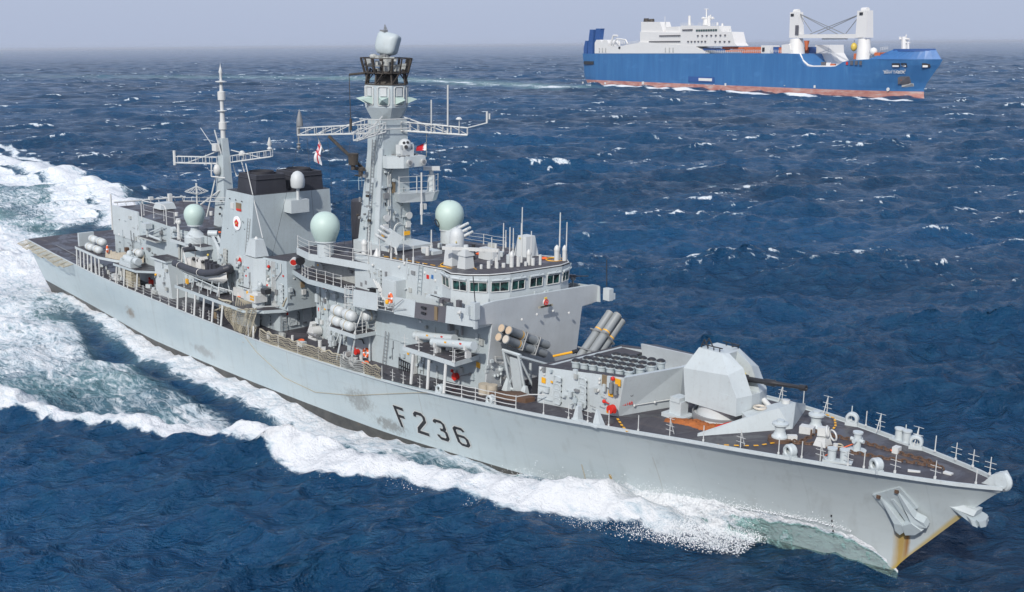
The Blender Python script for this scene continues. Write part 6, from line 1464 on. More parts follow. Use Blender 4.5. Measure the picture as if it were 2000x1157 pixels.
# dashed safety line painted on the deck
def dash(a, b, w=.11, mat='yellow'):
    a = Vector(a); b = Vector(b); d = (b-a).normalized(); s = Vector((-d.y, d.x, 0))*w/2; up = Vector((0,0,.012)); mb = MB()
    mb.loft([a+s-up, b+s-up, b-s-up, a-s-up], [a+s+up, b+s+up, b-s+up, a-s+up]); return fr_part(mb, 'deck_marking', mat)
def dashes(pts, n, w=.11, duty=.5, mat='yellow', z=.10):
    P_ = [Vector(p) for p in pts]; L = [0]
    for a, b in zip(P_[:-1], P_[1:]): L.append(L[-1]+(b-a).length)
    def at(s):
        for i in range(len(P_)-1):
            if s <= L[i+1]: return P_[i].lerp(P_[i+1], (s-L[i])/(L[i+1]-L[i]))
        return P_[-1]
    for i in range(n):
        a = at(L[-1]*i/n); b = at(L[-1]*(i+duty)/n); k = Vector((0,0,z)); dash(a+k, b+k, w, mat)
dashes([(106.44,-4.73,7.84), (107.91,-5.88,7.98), (109.4,-6.92,8.12)], 5, .16, .55, z=.09)
dashes([(115.4,-5.5,8.67), (116.78,-4.41,8.73), (117.46,-3.73,8.77), (117.96,-2.23,8.79)], 7, .13, .5, 'yellow', z=.09)
dashes([(116.83,5.05,8.74), (117.74,4.62,8.78), (118.66,3.28,8.82), (119.0,2.37,8.84)], 6, .14, .5, 'yellow', z=.09)
# anchors
def anchor(name, c, xax, zax, nax, label, s=1.0):
    """c = crown point; xax across flukes, zax along shank (up), nax out of the plating"""
    x = Vector(xax).normalized()*s; z = Vector(zax).normalized()*s; n = Vector(nax).normalized()*s; c = Vector(c)
    t = thing(name, label, 'anchor', tuple(c))
    mb = MB(); mb.loft([c+x*a+n*b for a, b in ((-.16,.0), (.16,.0), (.16,.3), (-.16,.3))], [c+z*1.7+x*a+n*b for a, b in ((-.10,0), (.10,0), (.10,.15), (-.10,.15))]); build(mb, 'shank', 'ship_grey', t)
    for e in (-1, 1):
        mb = MB(); prof = [(.30*e,-.35), (1.05*e,-.55), (1.12*e,-.15), (.80*e,.35), (.80*e,1.2), (.72*e,2.15), (.62*e,2.15), (.42*e,1.1), (.30*e,.1)]
        mb.loft([c+x*a+z*b+n*.02 for a, b in prof], [c+x*(a*.9+.04*e)+z*(b*.97)+n*(.55 if b < .5 else (.30 if b < 1.5 else .10)) for a, b in prof]); build(mb, 'fluke', 'ship_grey', t)
        mb = MB(); q = c+x*.67*e+z*2.15+n*.12; mb.box(tuple(q), (.2*s,.2*s,.2*s)); build(mb, 'fluke_tip', 'chain_rust', t)
    mb = MB(); mb.loft([c+x*a+z*b for a, b in ((-.85,-.75), (0,-.95), (.85,-.75), (.5,.1), (-.5,.1))], [c+x*a*.7+z*(b*.8)+n*.62 for a, b in ((-.85,-.75), (0,-.95), (.85,-.75), (.5,.1), (-.5,.1))]); build(mb, 'crown', 'ship_grey', t)
    return t
ax_, az_ = 125.9, 6.9
ca = Vector((126.55, hy(126.55, 6.1)-.10, 6.1)); e1 = Vector((127.0, hy(127.0,6.3), 6.3))-Vector((125.6, hy(125.6,6.3), 6.3)); e2 = Vector((126.0, hy(126.0,7.6), 7.6))-Vector((126.0, hy(126.0,5.8), 5.8)); nn = e2.cross(e1).normalized(); nn = nn if nn.y < 0 else -nn
zax = (e2.normalized()*.86-e1.normalized()*.52); xax = zax.cross(nn)
anchor('anchor', ca, xax, zax, nn, 'grey anchor with rust weeping below it, housed flat on the starboard bow', 1.0)
mb = MB(); m2_ = ca+zax.normalized()*1.2
q4 = [m2_+zax.normalized()*a+xax.normalized()*b+nn*.02 for a, b in ((-.6,-1.0), (1.15,-1.0), (1.15,1.0), (-.6,1.0))]; mb.loft([p-nn*.25 for p in q4], [p+nn*.05 for p in q4]); build(mb, 'anchor_pad', 'ship_grey', hull)
cb_ = Vector((129.7,0.0,7.39))
anchor('anchor', cb_+Vector((.35,0,-.05)), (0,1,.0), (-1,0,.20), (.45,0,-1), 'grey anchor housed on the stem below the bullring', .72)
mb = MB(); mb.loft([cb_+Vector(v) for v in ((-1.9,-.35,.55), (.6,-.35,.35), (.6,.35,.35), (-1.9,.35,.55))], [cb_+Vector(v) for v in ((-2.0,-.6,.25), (.5,-.5,.02), (.5,.5,.02), (-2.0,.6,.25))]); build(mb, 'hawse_casting', 'light_grey', hull)
# draught marks
for k in range(5): mb = MB(); z = 4.9-.38*k; x = 121.75; mb.box((x, hy(x,z)-.03, z), (.09,.04,.14)); build(mb, 'draught_mark', 'black', hull)

# ---------------------------------------------------------------- platforms, poles and stowed gear on the starboard side
tp_ = [(85.9,-4.9), (91.9,-7.95), (92.9,-4.9)]
tp_ = [(85.65,-7.69,9.2)[:2], (92.29,-7.73,9.3)[:2], (91.88,-4.41,9.3)[:2], (85.98,-4.57,9.2)[:2]]
mb = MB(); mb.loft([(x, y, 8.85+.02*(x-86)) for x, y in tp_], [(x, y, 9.2+.02*(x-86)) for x, y in tp_]); plat = fr_part(mb, 'canister_platform', 'light_grey')
cx = sum(p[0] for p in tp_)/4; cyy = sum(p[1] for p in tp_)/4; t2 = [(cx+(x-cx)*.97, cyy+(y-cyy)*.95) for x, y in tp_]
mb = MB(); mb.loft([(x, y, 9.19+.02*(x-86)) for x, y in t2], [(x, y, 9.225+.02*(x-86)) for x, y in t2]); build(mb, 'deck_coating', 'deck', plat)
for a, b in (((86.92,-7.8,6.33), (86.95,-7.6,8.78)), ((89.04,-7.8,6.42), (88.99,-7.6,8.78)), ((91.09,-7.8,6.55), (91.08,-7.6,8.92))): mb = MB(); mb.cyl(a, b, .13, n=8); fr_part(mb, 'pillar', 'white')
for k, (a, b, lab) in enumerate((((84.84,-5.7,9.59), (89.84,-5.7,10.34), 'pale grey cylindrical canister nearer the deckhouse wall on the side platform'), ((88.63,-6.9,10.04), (93.59,-6.9,10.78), 'pale grey cylindrical canister at the outer edge of the side platform'))):
    a = Vector(a); b = Vector(b); d = (b-a).normalized(); L = (b-a).length; t = thing('canister', lab, 'canister', tuple(a), 'cylindrical canisters on the side platform')
    mb = MB(); mb.lathe([(0,0), (.36,0), (.36,.12), (.33,.14), (.33,L-.14), (.36,L-.12), (.36,L), (0,L)], a, 18, d); build(mb, 'drum', 'light_grey', t)
    for u in (.12, .86): q = a+d*L*u; mb = MB(); mb.box((q.x,q.y,q.z-.5),(.2,.5,.95)); mb.box((q.x,q.y,q.z-.15),(.25,.8,.35)); build(mb, 'cradle', 'white', t)
    for u, m_ in ((.38,'yellow'), (.58,'cargo_white'), (.75,'red')): q = a+d*L*u+Vector((0,-.31,.14)); mb = MB(); mb.box(tuple(q), (.22,.06,.12)); build(mb, 'label', m_, t)
for u, v, hh in ((.05,0,1.0), (.33,0,1.0), (.62,0,1.0), (.97,0,1.15)): q = Vector((*tp_[0],9.2)).lerp(Vector((*tp_[1],9.32)), u); stan(frig, q, hh, 1, .3)
rail(frig, [(*tp_[1],9.32), tuple(Vector((*tp_[1],9.32)).lerp(Vector((*tp_[2],9.34)), .55)), (*tp_[2],9.34)], 1.05, 1, r=.015)
# side-wall gear below the platform
hose_reel(Vector((89.34,-5.0,7.0)), frig, .3)
mb = MB(); mb.tube([(90.03,-5.2,7.25), (90.97,-5.2,7.6)], .05, 5); mb.ball((91.15,-5.2,7.64), .15, 8); fr_part(mb, 'hose_nozzle', 'steel')
sign((91.88,-4.98,8.52), STB, .42, .46)
ladder(frig, (79.57,-5.1,5.77), (80.06,-5.1,8.81), .45, mat='steel'); ladder(frig, (84.75,-5.0,6.14), (84.89,-5.0,7.59), .4, mat='steel')
mb = MB(); c = Vector((82.63,-5.2,6.22))
for i in range(6):
    mb.cyl(c+Vector((-.75+.3*i,0,-.55)), c+Vector((-.75+.3*i,0,.75-.08*i)), .045, n=4)
for z in (-.5,.05,.6): mb.cyl(c+Vector((-.75,0,z)), c+Vector((.75,0,z-.1)), .045, n=4)
fr_part(mb, 'folded_net_rack', 'black')
mb = MB(); mb.box((84.04,-5.2,6.81), (.25,.35,1.6)); fr_part(mb, 'cabinet', 'white')
mb = MB(); c = Vector((86.66,-4.9,6.92)); mb.ball(c+Vector((0,-.1,.25)), .14, 8); mb.cyl(c+Vector((0,-.1,-.9)), c+Vector((0,-.1,.2)), .05); fr_part(mb, 'standpipe', 'light_grey')
mb = MB()
mb.tube([(84.5,-4.97,8.3), (92.0,-4.97,8.45)], .03, 4); mb.tube([(76,-4.97,8.1),(83,-4.97,8.3)], .03, 4); fr_part(mb, 'jackstay', 'ship_grey')
mb = MB(); mb.tube([(90.18,-5.2,11.37), (90.18,-5.2,10.62)], .12, 5); mb.box((88.84,-5.3,10.99),(.3,.4,.5)); fr_part(mb, 'lamp_bracket', 'steel')
for zz_ in ((86.48,-4.97,10.46),): mb = MB(); mb.cyl(zz_, (zz_[0], zz_[1], 9.4), .05); fr_part(mb, 'pipe', 'light_grey')
# wing-front box with rod aerial
q = Vector((93.79,-7.0,13.59)); mb = MB(); mb.box(tuple(q), (.55,.5,1.3)); mb.box(tuple(q+Vector((-.4,-.25,0))), (.35,.45,.7)); mb.box(tuple(q+Vector((.05,0,-1.0))), (.25,.25,.8)); ab = build(mb, 'aerial_box', 'light_grey', wing_deck)
mb = MB(); mb.cyl(q+Vector((0,0,.6)), Vector((93.52,-7.0,16.18)), .04, n=5); build(mb, 'rod_aerial', 'black', wing_deck)
mb = MB(); mb.cyl((94.42,6.8,13.63), (94.31,6.8,15.9), .045, n=5); build(mb, 'rod_aerial', 'black', wing_deck); 
mb = MB(); q = Vector((94.53,6.9,12.99)); mb.box(tuple(q), (.7,.5,1.0)); mb.box(tuple(q+Vector((.1,.35,-.2))), (.4,.4,.5)); build(mb, 'aerial_box', 'light_grey', wing_deck)
mb = MB(); q = Vector((92.24,-7.2,13.2)); mb.ball(tuple(q), .16, 8); mb.cyl(q+Vector((.15,-.1,0)), q+Vector((.05,-.3,.0)), .12); mb.cyl(q, q+Vector((0,0,-.5)), .05); build(mb, 'lamp', 'white', wing_deck)
mb = MB(); mb.tube([(84.98,-7.1,12.85), (83.65,-7.3,11.86)], .03, 4); mb.tube([(85.38,-7.1,12.12), (83.72,-7.3,11.83)], .03, 4); build(mb, 'stay', 'steel', wing_deck)
# machine guns and mounts
def mgun(c, rz, lab):
    t = thing('machine_gun', lab, 'machine gun', tuple(c)); c = Vector(c); d = Vector((math.cos(rz), math.sin(rz), .06)); s = Vector((-d.y, d.x, 0))
    mb = MB(); mb.cyl(c-Vector((0,0,1.0)), c, .08); mb.box(tuple(c+Vector((0,0,.05))), (.3,.3,.3)); build(mb, 'pintle', 'steel', t)
    mb = MB(); mb.cyl(c+d*.2+Vector((0,0,.25)), c+d*1.35+Vector((0,0,.30)), .045, n=8); build(mb, 'barrel', 'black', t)
    mb = MB(); mb.box(tuple(c+Vector((0,0,.25))-d*.2), (.8,.22,.26), rz=rz); mb.box(tuple(c+Vector((0,0,.15))+s*.25), (.3,.3,.3), rz=rz); mb.cyl(c-d*.5+Vector((0,0,.2)), c-d*.9+Vector((0,0,.1)), .05); build(mb, 'receiver', 'dark_panel', t)
mgun((89.2,-6.3,wz(89.2)+1.35), R(190), 'black machine gun on a pintle behind the starboard bridge wing bulwark')
mgun((91.3,6.0,wz(91.3)+1.75), R(25), 'black machine gun on the far bridge wing, right of the bridge windows')
mb = MB(); mb.box((90.6,-5.9,wz(90.6)+.85),(.4,.3,1.5)); fr_part(mb, 'ammunition_rack', 'dark_panel')
mb = MB()
for k in range(6): mb.box((89.5+random.random()*2.0, 5.6+random.random()*.9, wz(90)+.5+random.random()*.7), (.4,.4,.4))
fr_part(mb, 'equipment', 'dark_panel')
# life-raft canisters
def raft(c, d, label, grp, L=1.75, r=.46):
    c = Vector(c); d = Vector(d).normalized(); t = thing('life_raft_canister', label, 'life raft canister', tuple(c), grp)
    a = c-d*L/2; pr = [(0,0), (r*.55,.02), (r*.9,.14), (r,.25)]
    mb = MB(); mb.lathe(pr+[(r,L-.25), (r*.9,L-.14), (r*.55,L-.02), (0,L)], a, 18, d); build(mb, 'shell', 'radome_white', t)
    for u in (.28, .5, .72): mb = MB(); mb.lathe([(r*1.0,L*u-.05), (r*1.07,L*u-.03), (r*1.07,L*u+.03), (r*1.0,L*u+.05)], a, 18, d); build(mb, 'hoop', 'rope' if u == .5 else 'light_grey', t)
rp = [(74.2,-7.15), (78.2,-7.1), (78.2,-4.7), (74.2,-4.7)]
slab('raft_platform', rp, 8.1, 8.45, 'light_grey')
G1 = 'life raft canisters racked amidships'; G2 = 'life raft canisters racked by the flight deck'
for i, (x, j, lab) in enumerate(((74.9,1,'upper'), (74.6,0,'lower'))):
    raft((x,-6.6,8.95+.95*j), (1,-.08,0), 'grey life raft canister under the bridge wing, %s one of the aft pair' % lab, G1)
    raft((x+2.0,-6.75,8.95+.95*j), (1,-.08,0), 'grey life raft canister under the bridge wing, %s one of the forward pair' % lab, G1)
raft((78.0,-5.5,9.9), (0,1,0), 'shadowed life raft canister on the platform beneath the bridge wing, set crosswise by the wall', G1, 1.3)
mb = MB()
for x in (74.3,76.2,78.0): mb.tube([(x,-7.1,8.45),(x,-6.2,10.4)], .05, 5); mb.tube([(x,-6.2,8.45),(x,-6.2,10.4)], .05, 5)
mb.tube([(74.3,-6.7,9.35),(78.0,-6.8,9.35)], .04, 4); fr_part(mb, 'raft_rack', 'white')
rail(frig, [(78.1,-7.0,8.45), (78.15,-5.9,8.45), (78.15,-4.9,8.45)], 1.0, 1)
mb = MB()
for a, b in (((75.0,-6.9,zt(75)), (75.4,-6.5,8.1)), ((76.5,-6.4,zt(76)), (77.5,-6.6,8.1)), ((77.6,-5.2,zt(77)), (77.6,-5.2,8.1))): mb.cyl(a, b, .09, n=6)
fr_part(mb, 'strut', 'light_grey')
ap = [(18.6,-7.25), (26.6,-7.7), (29.5,-7.0), (33.0,-5.6), (33.0,-4.9), (18.6,-4.4)]
slab('raft_platform', ap, 7.05, 7.35, 'light_grey')
for i, x in enumerate((21.4, 23.6)):
    for j in (0, 1):
        lab = '%s grey life raft canister %s the flight deck end of the after rack' % (('upper', 'lower')[1-j], ('at', 'one away from')[i])
        raft((x+1.0,-6.9+.5*j,7.8+.9*j), (1,-.06,0), lab, G2, 1.9, .43)
raft((32.4,-5.4,8.4), (1,0,0), 'grey rounded canister against the hangar wall above the canvas screen', G2, 1.7, .45)
mb = MB(); mb.span((18.8,-6.9,7.35), (19.2,-5.0,9.0)); fr_part(mb, 'locker', 'light_grey')
mb = MB(); pts = [(27.6,-7.3), (28.6,-7.0), (29.5,-6.9), (30.6,-6.2), (33.2,-5.2)]
for (x0, y0), (x1, y1) in zip(pts[:-1], pts[1:]): mb.loft([(x0,y0,7.35),(x1,y1,7.35),(x1,y1+.05,7.35),(x0,y0+.05,7.35)], [(x0,y0+.1,8.15),(x1,y1+.1,8.3),(x1,y1+.15,8.3),(x0,y0+.15,8.15)])
fr_part(mb, 'canvas_screen', 'canvas')
mb = MB()
for k in range(8): mb.box((29.5+random.random()*3,-5.2-random.random()*.6,8.0+random.random()*.5), (.5,.4,.5))
fr_part(mb, 'equipment', 'chain_rust')
for x in np.linspace(18.9, 26.4, 7): y = -np.interp(x, [18.6,26.6], [7.25,7.7])+.12; mb = MB(); mb.cyl((x, -float(hb(x))+.12, zt(x)), (x, y, 7.05), .10, n=7); fr_part(mb, 'pillar', 'white')
for x, y in ((30.2,-6.6),): mb = MB(); mb.cyl((x, y, zt(x)), (x, y, 7.05), .10, n=7); fr_part(mb, 'pillar', 'white')
for x in np.linspace(47.0, 56.5, 6): mb = MB(); mb.cyl((x, -float(hb(x))+.12, zt(x)), (x, -7.85, 7.2), .11, n=7); fr_part(mb, 'pillar', 'white')
# lifebuoys
def buoy(c, nrm, label, r=.36):
    t = thing('lifebuoy', label, 'lifebuoy', tuple(c), 'orange lifebuoys on the rails'); mb = MB(); mb.torus(c, r, .11, nrm, 20, 8); build(mb, 'ring', 'orange', t)
    for k in range(4): a = math.pi/2*k+.6; ax_ = Vector(nrm).normalized(); e1_ = ax_.orthogonal().normalized(); e2_ = ax_.cross(e1_); q = Vector(c)+(e1_*math.cos(a)+e2_*math.sin(a))*r; mb = MB(); mb.ball(tuple(q), .135, 8); build(mb, 'band', 'cloth_white', t)
buoy((76.92,-5.1,6.24), (0,1,0), 'orange lifebuoy on the deckhouse wall below the life raft platform')
buoy((82.91,-6.8,12.51), (.3,1,0), 'orange lifebuoy on the rail gap in the bridge wing bulwark')
buoy((28.15,-7.2,8.41), (.6,1,0), 'orange lifebuoy at the end of the rafts near the flight deck')
mb = MB(); mb.ball((82.69,-7.0,12.2), .18, 8, (1,1,1.2)); lone(mb, 'marker_light', 'yellow', 'yellow float light clipped beside the bridge wing lifebuoy', 'marker light', (82.69,-7.0,12.2))
hose_reel(Vector((75.61,-5.0,6.03)), frig, .26)
mb = MB(); mb.tube([(74.97,-5.1,6.62), (75.15,-5.1,7.23), (76.41,-5.1,7.3), (76.63,-5.1,6.98)], .06, 5); fr_part(mb, 'davit_arm', 'black')
# deck machinery by the side passage
p = (67.19,-4.0,5.26); mb = MB(); mb.box((p[0],p[1],p[2]+.1),(1.3,.9,.2)); mb.cyl((p[0]-.1,p[1]-.5,p[2]+.7),(p[0]-.1,p[1]+.5,p[2]+.7),.5,n=16); mb.box((p[0]-.5,p[1],p[2]+1.2),(.4,.5,.7),ry=.4); fr_part(mb, 'hose_winch', 'white')
mb = MB(); p = (71.01,-5.21,5.4)
for k in range(7): mb.box((p[0]+.8*random.random(), p[1]+1.0*random.random(), p[2]+.3+.9*random.random()), (.3,.3,.5))
mb.cyl((p[0]+.4,p[1]+.4,p[2]),(p[0]+1.2,p[1]+.9,p[2]+2.3),.06); mb.cyl((p[0]-.4,p[1]+.4,p[2]),(p[0]+.6,p[1]+.9,p[2]+2.3),.06); fr_part(mb, 'pump', 'light_grey')
for x in (66.4,66.9): mb = MB(); mb.cyl((x,-4.3,zt(66)+.6),(x+1.2,-4.4,zt(66)+.6),.2,n=10); fr_part(mb, 'gas_bottle', 'steel')
# netting lashed along the guard rails
def net(parent, pts, h, name='net', label='', cell=.22, lean=.25, sag=.12, mat='rope'):
    """knotted net strung on stanchions: a lattice of thin cords with lumpy head rope"""
    P_ = [Vector(p) for p in pts]; L = [0]
    for a, b in zip(P_[:-1], P_[1:]): L.append(L[-1]+(b-a).length)
    def at(s):
        for i in range(len(P_)-1):
            if s <= L[i+1]+1e-6: return P_[i].lerp(P_[i+1], (s-L[i])/(L[i+1]-L[i]))
        return P_[-1]
    n = int(L[-1]/cell); m = 6; g = []
    for i in range(n+1):
        s = L[-1]*i/n; q = at(s); row = []
        hh = h*(1-sag*abs(math.sin(s*1.9))+.05*math.sin(s*5.1))
        for j in range(m+1):
            u = j/m; row.append(q+Vector((.05*math.sin(s*3+j), -lean*math.sin(math.pi*u)*(.6+.4*math.sin(s*1.3))+.05*math.sin(s*2.3+j*2), hh*u)))
        g.append(row)
    mb = MB()
    for j in range(m+1): mb.tube([r[j] for r in g], .022 if 0 < j < m else .06, 4)
    for i in range(n+1): mb.tube(g[i], .016, 3)
    return build(mb, name, mat, parent, label or None)
def edge(x, inb=.1, up=.08): return (x, -float(hb(x))+inb, zt(x)+up)
net(frig, [edge(x) for x in np.linspace(64.3, 77.6, 9)], 1.15, 'guard_net')
net(frig, [edge(x) for x in np.linspace(77.7, 81.0, 4)], 1.15, 'guard_net', 'tighter dark green net panel', cell=.12, mat='grubby_grey')
net(frig, [edge(x) for x in np.linspace(81.1, 83.4, 4)], 1.05, 'guard_net')
def drape(top, bot, n=10, m=9, name='draped_net'):
    mb = MB(); g = []
    for i in range(n+1):
        a = Vector(top[0]).lerp(Vector(top[1]), i/n); b = Vector(bot[0]).lerp(Vector(bot[1]), i/n); g.append([a.lerp(b, j/m)+Vector((.10*math.sin(i*1.7+j), .10*math.sin(i+j*.7), -.1*math.sin(math.pi*j/m))) for j in range(m+1)])
    for r_ in g: mb.tube(r_, .020, 3)
    for j in range(m+1): mb.tube([r_[j] for r_ in g], .020 if j else .08, 3)
    return build(mb, name, 'rope', frig)
drape(((56.23,-7.9,6.99), (61.07,-7.9,7.49)), ((58.72,-7.9,5.02), (61.24,-8.0,4.79)), 14, 14)
drape(((60.88,-7.9,7.56), (62.66,-7.7,7.87)), ((61.26,-8.0,5.05), (62.76,-8.1,4.83)), 14, 16)
drape(((58.33,-7.9,7.8), (55.0,-7.6,7.5)), ((55.12,-8.0,6.37), (56.22,-7.8,6.55)), 8, 6)
drape(((57.04,-7.9,6.83), (59.1,-7.8,7.1)), ((58.8,-7.4,4.7), (60.47,-7.9,4.61)), 10, 12)
mb = MB(); 
for i in range(5): a = Vector((56.0,-8.0,4.48)).lerp(Vector((60.99,-8.1,4.35)), i/4); mb.ball(tuple(a), .22, 7, (1.6,1,1))
fr_part(mb, 'net_bundle', 'grubby_grey')
mb = MB(); mb.span((56.0,-6.6,zt(56)+.05), (59.0,-5.2,zt(56)+1.7)); fr_part(mb, 'stores_crate', 'light_grey')
sign((53.55,-7.2,5.41), STB, .7, .7, 'brown_plate'); sign((44.73,-4.3,5.01), STB, .35, .9, 'red')
mb = MB(); mb.tube([(62.42,-7.9,6.24), (62.68,-8.1,4.96)], .1, 5); mb.tube([(61.99,-7.6,7.57), (62.32,-7.5,7.98), (62.35,-5.0,7.7)], .07, 5); fr_part(mb, 'net_frame', 'white')
# safety nets folded out round the flight deck
for side in (-1, 1):
    for k in range(9):
        x0, x1 = 0.0+2.0*k, 1.9+2.0*k
        mb = MB(); h0, h1 = float(hb(x0)), float(hb(x1)); z0, z1 = zt(x0)-.05, zt(x1)-.05; w = 1.3; dr = .35+.15*math.sin(k*2.1)
        c_ = [Vector((x0,side*h0,z0)), Vector((x1,side*h1,z1)), Vector((x1,side*(h1+w),z1-dr)), Vector((x0,side*(h0+w),z0-dr))]
        mb.tube(c_+[c_[0]], .05, 5)
        for i in range(1,9): a = c_[0].lerp(c_[1], i/9); b = c_[3].lerp(c_[2], i/9); mb.tube([a, a.lerp(b,.5)-Vector((0,0,.15)), b], .02, 3)
        for j in range(1,6): a = c_[0].lerp(c_[3], j/6); b = c_[1].lerp(c_[2], j/6); mb.tube([a, a.lerp(b,.5)-Vector((0,0,.15)), b], .02, 3)
        build(mb, 'deck_edge_net', 'rope' if side < 0 else 'steel', frig)
for k in range(6):
    y0 = -6.0+2.0*k; mb = MB(); z = zt(0)-.05; c_ = [Vector((-.4,y0,z)), Vector((-.4,y0+1.9,z)), Vector((-1.6,y0+1.9,z-.2)), Vector((-1.6,y0,z-.2))]; mb.tube(c_+[c_[0]], .05, 5)
    for i in range(1,9): mb.cyl(c_[0].lerp(c_[1], i/9), c_[3].lerp(c_[2], i/9), .02, n=3)
    build(mb, 'deck_edge_net', 'steel', frig)
dashes([(6,-4.8,zt(6)), (17,-5.4,zt(17))], 1, .12, 1, 'steel', .09); dashes([(14,-6.2,zt(14)), (14,6.2,zt(14))], 1, .12, 1, 'steel', .10)
# stanchions: measured along the starboard edge, mirrored to port forward
for px, kind, h in ((960,0,1.1),(984,0,1.1),(1021,0,1.1),(1073,0,1.1),(1081,0,1.2),(1131,0,1.1),(1170,0,1.1),(1202,0,1.15),(1256,0,1.15)): pass
for x in (93.2,94.7,96.8,98.9): stan(frig, edge(x,.15), 1.1)
rail(frig, [edge(x,.15) for x in (91.3,93.2,94.7,96.8,98.9)], 1.05, 1, posts=False, r=.035)
mb = MB(); mb.tube([(98.9,-float(hb(98.9))+.2,zt(99)+1.05), (99.0,-6.2,zt(99)+1.0), (99.6,-5.2,zt(99)+.95)], .04, 5); fr_part(mb, 'guard_rail', 'white')
for x in (101.6,103.9,105.6,107.4,109.8): stan(frig, edge(x,.12,.16), 1.1, 1 if x in (103.9,105.6) else 0)
for i, x in enumerate((112.2,114.6,117.1,119.5,120.9,122.0,123.6,124.5,126.2,128.3,130.3)): stan(frig, edge(x,.12,.2), 1.05 if i < 10 else .9, 2 if i in (0,2,5) else (1 if i in (8,9,6) else 0))
for i, x in enumerate((112.6,114.6,116.8,119.0,120.3,121.5,123.6,124.6,126.0,127.6,128.9,130.2)): 
    p = edge(x,.12,.2); stan(frig, (p[0],-p[1],p[2]), 1.05, 2 if i in (0,2,5,7) else (1 if i in (9,10,11) else 0), math.pi)
for x in np.arange(34.5, 46, 2.1): stan(frig, edge(x,.12), 1.0, 1)
for x in (19.5,21.5,23.5,25.5,27.5,29.6,31.7): stan(frig, edge(x,.12), .9, 1)
for x in np.arange(48,57,1.9): stan(frig, edge(x,.3), .95, 1)
for x in (84.6,86.0,88.1,90.1): stan(frig, edge(x,.35), .95, 1)
for x in (62.0,64.2,67.5,70.8,74.2,77.6,81.0,83.5): stan(frig, edge(x,.1), 1.15)
rail(frig, [edge(x,.12) for x in (29.6,31.7,34.5,36.6,38.7,40.8,42.9,45.0,47.0)], .95, 1, posts=False, r=.012)
mb = MB(); mb.loft([(104.2,-7.0,zt(104)),(104.8,-7.0,zt(104)),(104.8,-6.4,zt(104)),(104.2,-6.4,zt(104))],[(104.4,-6.8,zt(104)+1.2),(104.6,-6.8,zt(104)+1.2),(104.6,-6.5,zt(104)+1.2),(104.4,-6.5,zt(104)+1.2)]); mb.loft([(106.0,-6.8,zt(106)),(106.8,-6.8,zt(106)),(106.8,-6.3,zt(106)),(106.0,-6.3,zt(106))],[(106.1,-6.6,zt(106)+1.1),(106.2,-6.6,zt(106)+1.1),(106.2,-6.4,zt(106)+1.1),(106.1,-6.4,zt(106)+1.1)]); mb.box((105.4,-6.85,zt(105)+.15),(2.4,.35,.12)); fr_part(mb, 'accommodation_chute', 'light_grey')
# low hanging mooring line along the hull side
mb = MB(); pts = [edge(61.5,-.05,0)]+[(x, hy(x, z)-.05, z) for x, z in ((63.5,3.9), (68,2.4), (73,2.2), (79,3.4), (84,4.8), (88,5.9))]+[edge(89.8,-.05,0)]
sm_ = []
for i in range(len(pts)-1): sm_ += [tuple(Vector(pts[i]).lerp(Vector(pts[i+1]), k/4)) for k in range(4)]
mb.tube(sm_+[pts[-1]], .03, 4); lone(mb, 'mooring_line', 'rope', 'thin slack line hanging in a bight down the hull side above the pennant number', 'rope', pts[0])

# ---------------------------------------------------------------- 30 mm gun on the boat deck
g0 = Vector((60.55,-6.2,7.6)); g0.z = 7.47
mb = MB(); mb.cyl(g0, g0+Vector((0,0,.55)), .62, n=18); g30 = fr_part(mb, 'small_gun_mount', 'light_grey')
mb = MB(); mb.box(tuple(g0+Vector((0,-.1,.95))), (1.5,1.3,.75)); mb.box(tuple(g0+Vector((.2,.0,1.35))), (1.0,.9,.4)); build(mb, 'mount_body', 'white', g30)
mb = MB(); mb.loft([g0+Vector(v) for v in ((-1.5,-.5,.7),(-.9,-.5,.6),(-.9,.3,.6),(-1.5,.3,.7))], [g0+Vector(v) for v in ((-1.1,-.5,1.6),(-.8,-.5,1.7),(-.8,.3,1.7),(-1.1,.3,1.6))]); build(mb, 'gun_shield', 'white', g30)
mb = MB(); mb.cyl(g0+Vector((-.6,-.1,1.55)), g0+Vector((-3.2,-.3,1.60)), .05, n=7); mb.box(tuple(g0+Vector((1.0,.3,1.7))), (.8,.7,.5)); build(mb, 'gun_barrel', 'black', g30)
mb = MB(); mb.cyl(g0+Vector((-.9,0,1.5)), g0+Vector((.3,0,1.9)), .22, n=10); mb.ball(tuple(g0+Vector((.1,.2,2.2))), .28, 8); mb.cyl(g0+Vector((-.2,.1,1.9)), g0+Vector((-.1,.1,2.5)), .12); build(mb, 'gun_sight', 'light_grey', g30)
sign(tuple(g0+Vector((.15,-.77,1.15))), STB, .7, .18, 'yellow', parent=g30); sign(tuple(g0+Vector((.15,-.77,.88))), STB, .7, .18, 'yellow', parent=g30); sign(tuple(g0+Vector((-1.15,-.52,1.3))), STB, .3, .3, 'yellow', parent=g30)
mb = MB()
for k in range(5): mb.tube([(58.8+.1*k,-7.7+.2*k,7.47), (58.9+.05*k,-7.6+.15*k,8.4-.1*k), (59.4,-7.0+.2*k,7.6)], .05, 4)
fr_part(mb, 'net_lashing', 'rope')
mb = MB(); mb.cyl((63.77,-5.4,8.03), (64.46,-5.4,8.97), .12, .06); build(mb, 'rope_coil', 'rope', frig)
mb = MB(); q = Vector((54.94,-4.6,11.1)); mb.cyl(q, q+Vector((.05,-.4,-.05)), .42,.5, n=16); build(mb, 'searchlight', 'white', frig); mb = MB(); mb.cyl(q+Vector((.05,-.40,-.05)), q+Vector((.05,-.43,-.05)), .40, n=16); build(mb, 'searchlight_glass', 'red', frig)
mb = MB(); mb.cyl((q.x,q.y,7.5), (q.x,q.y,q.z-.3), .16); 
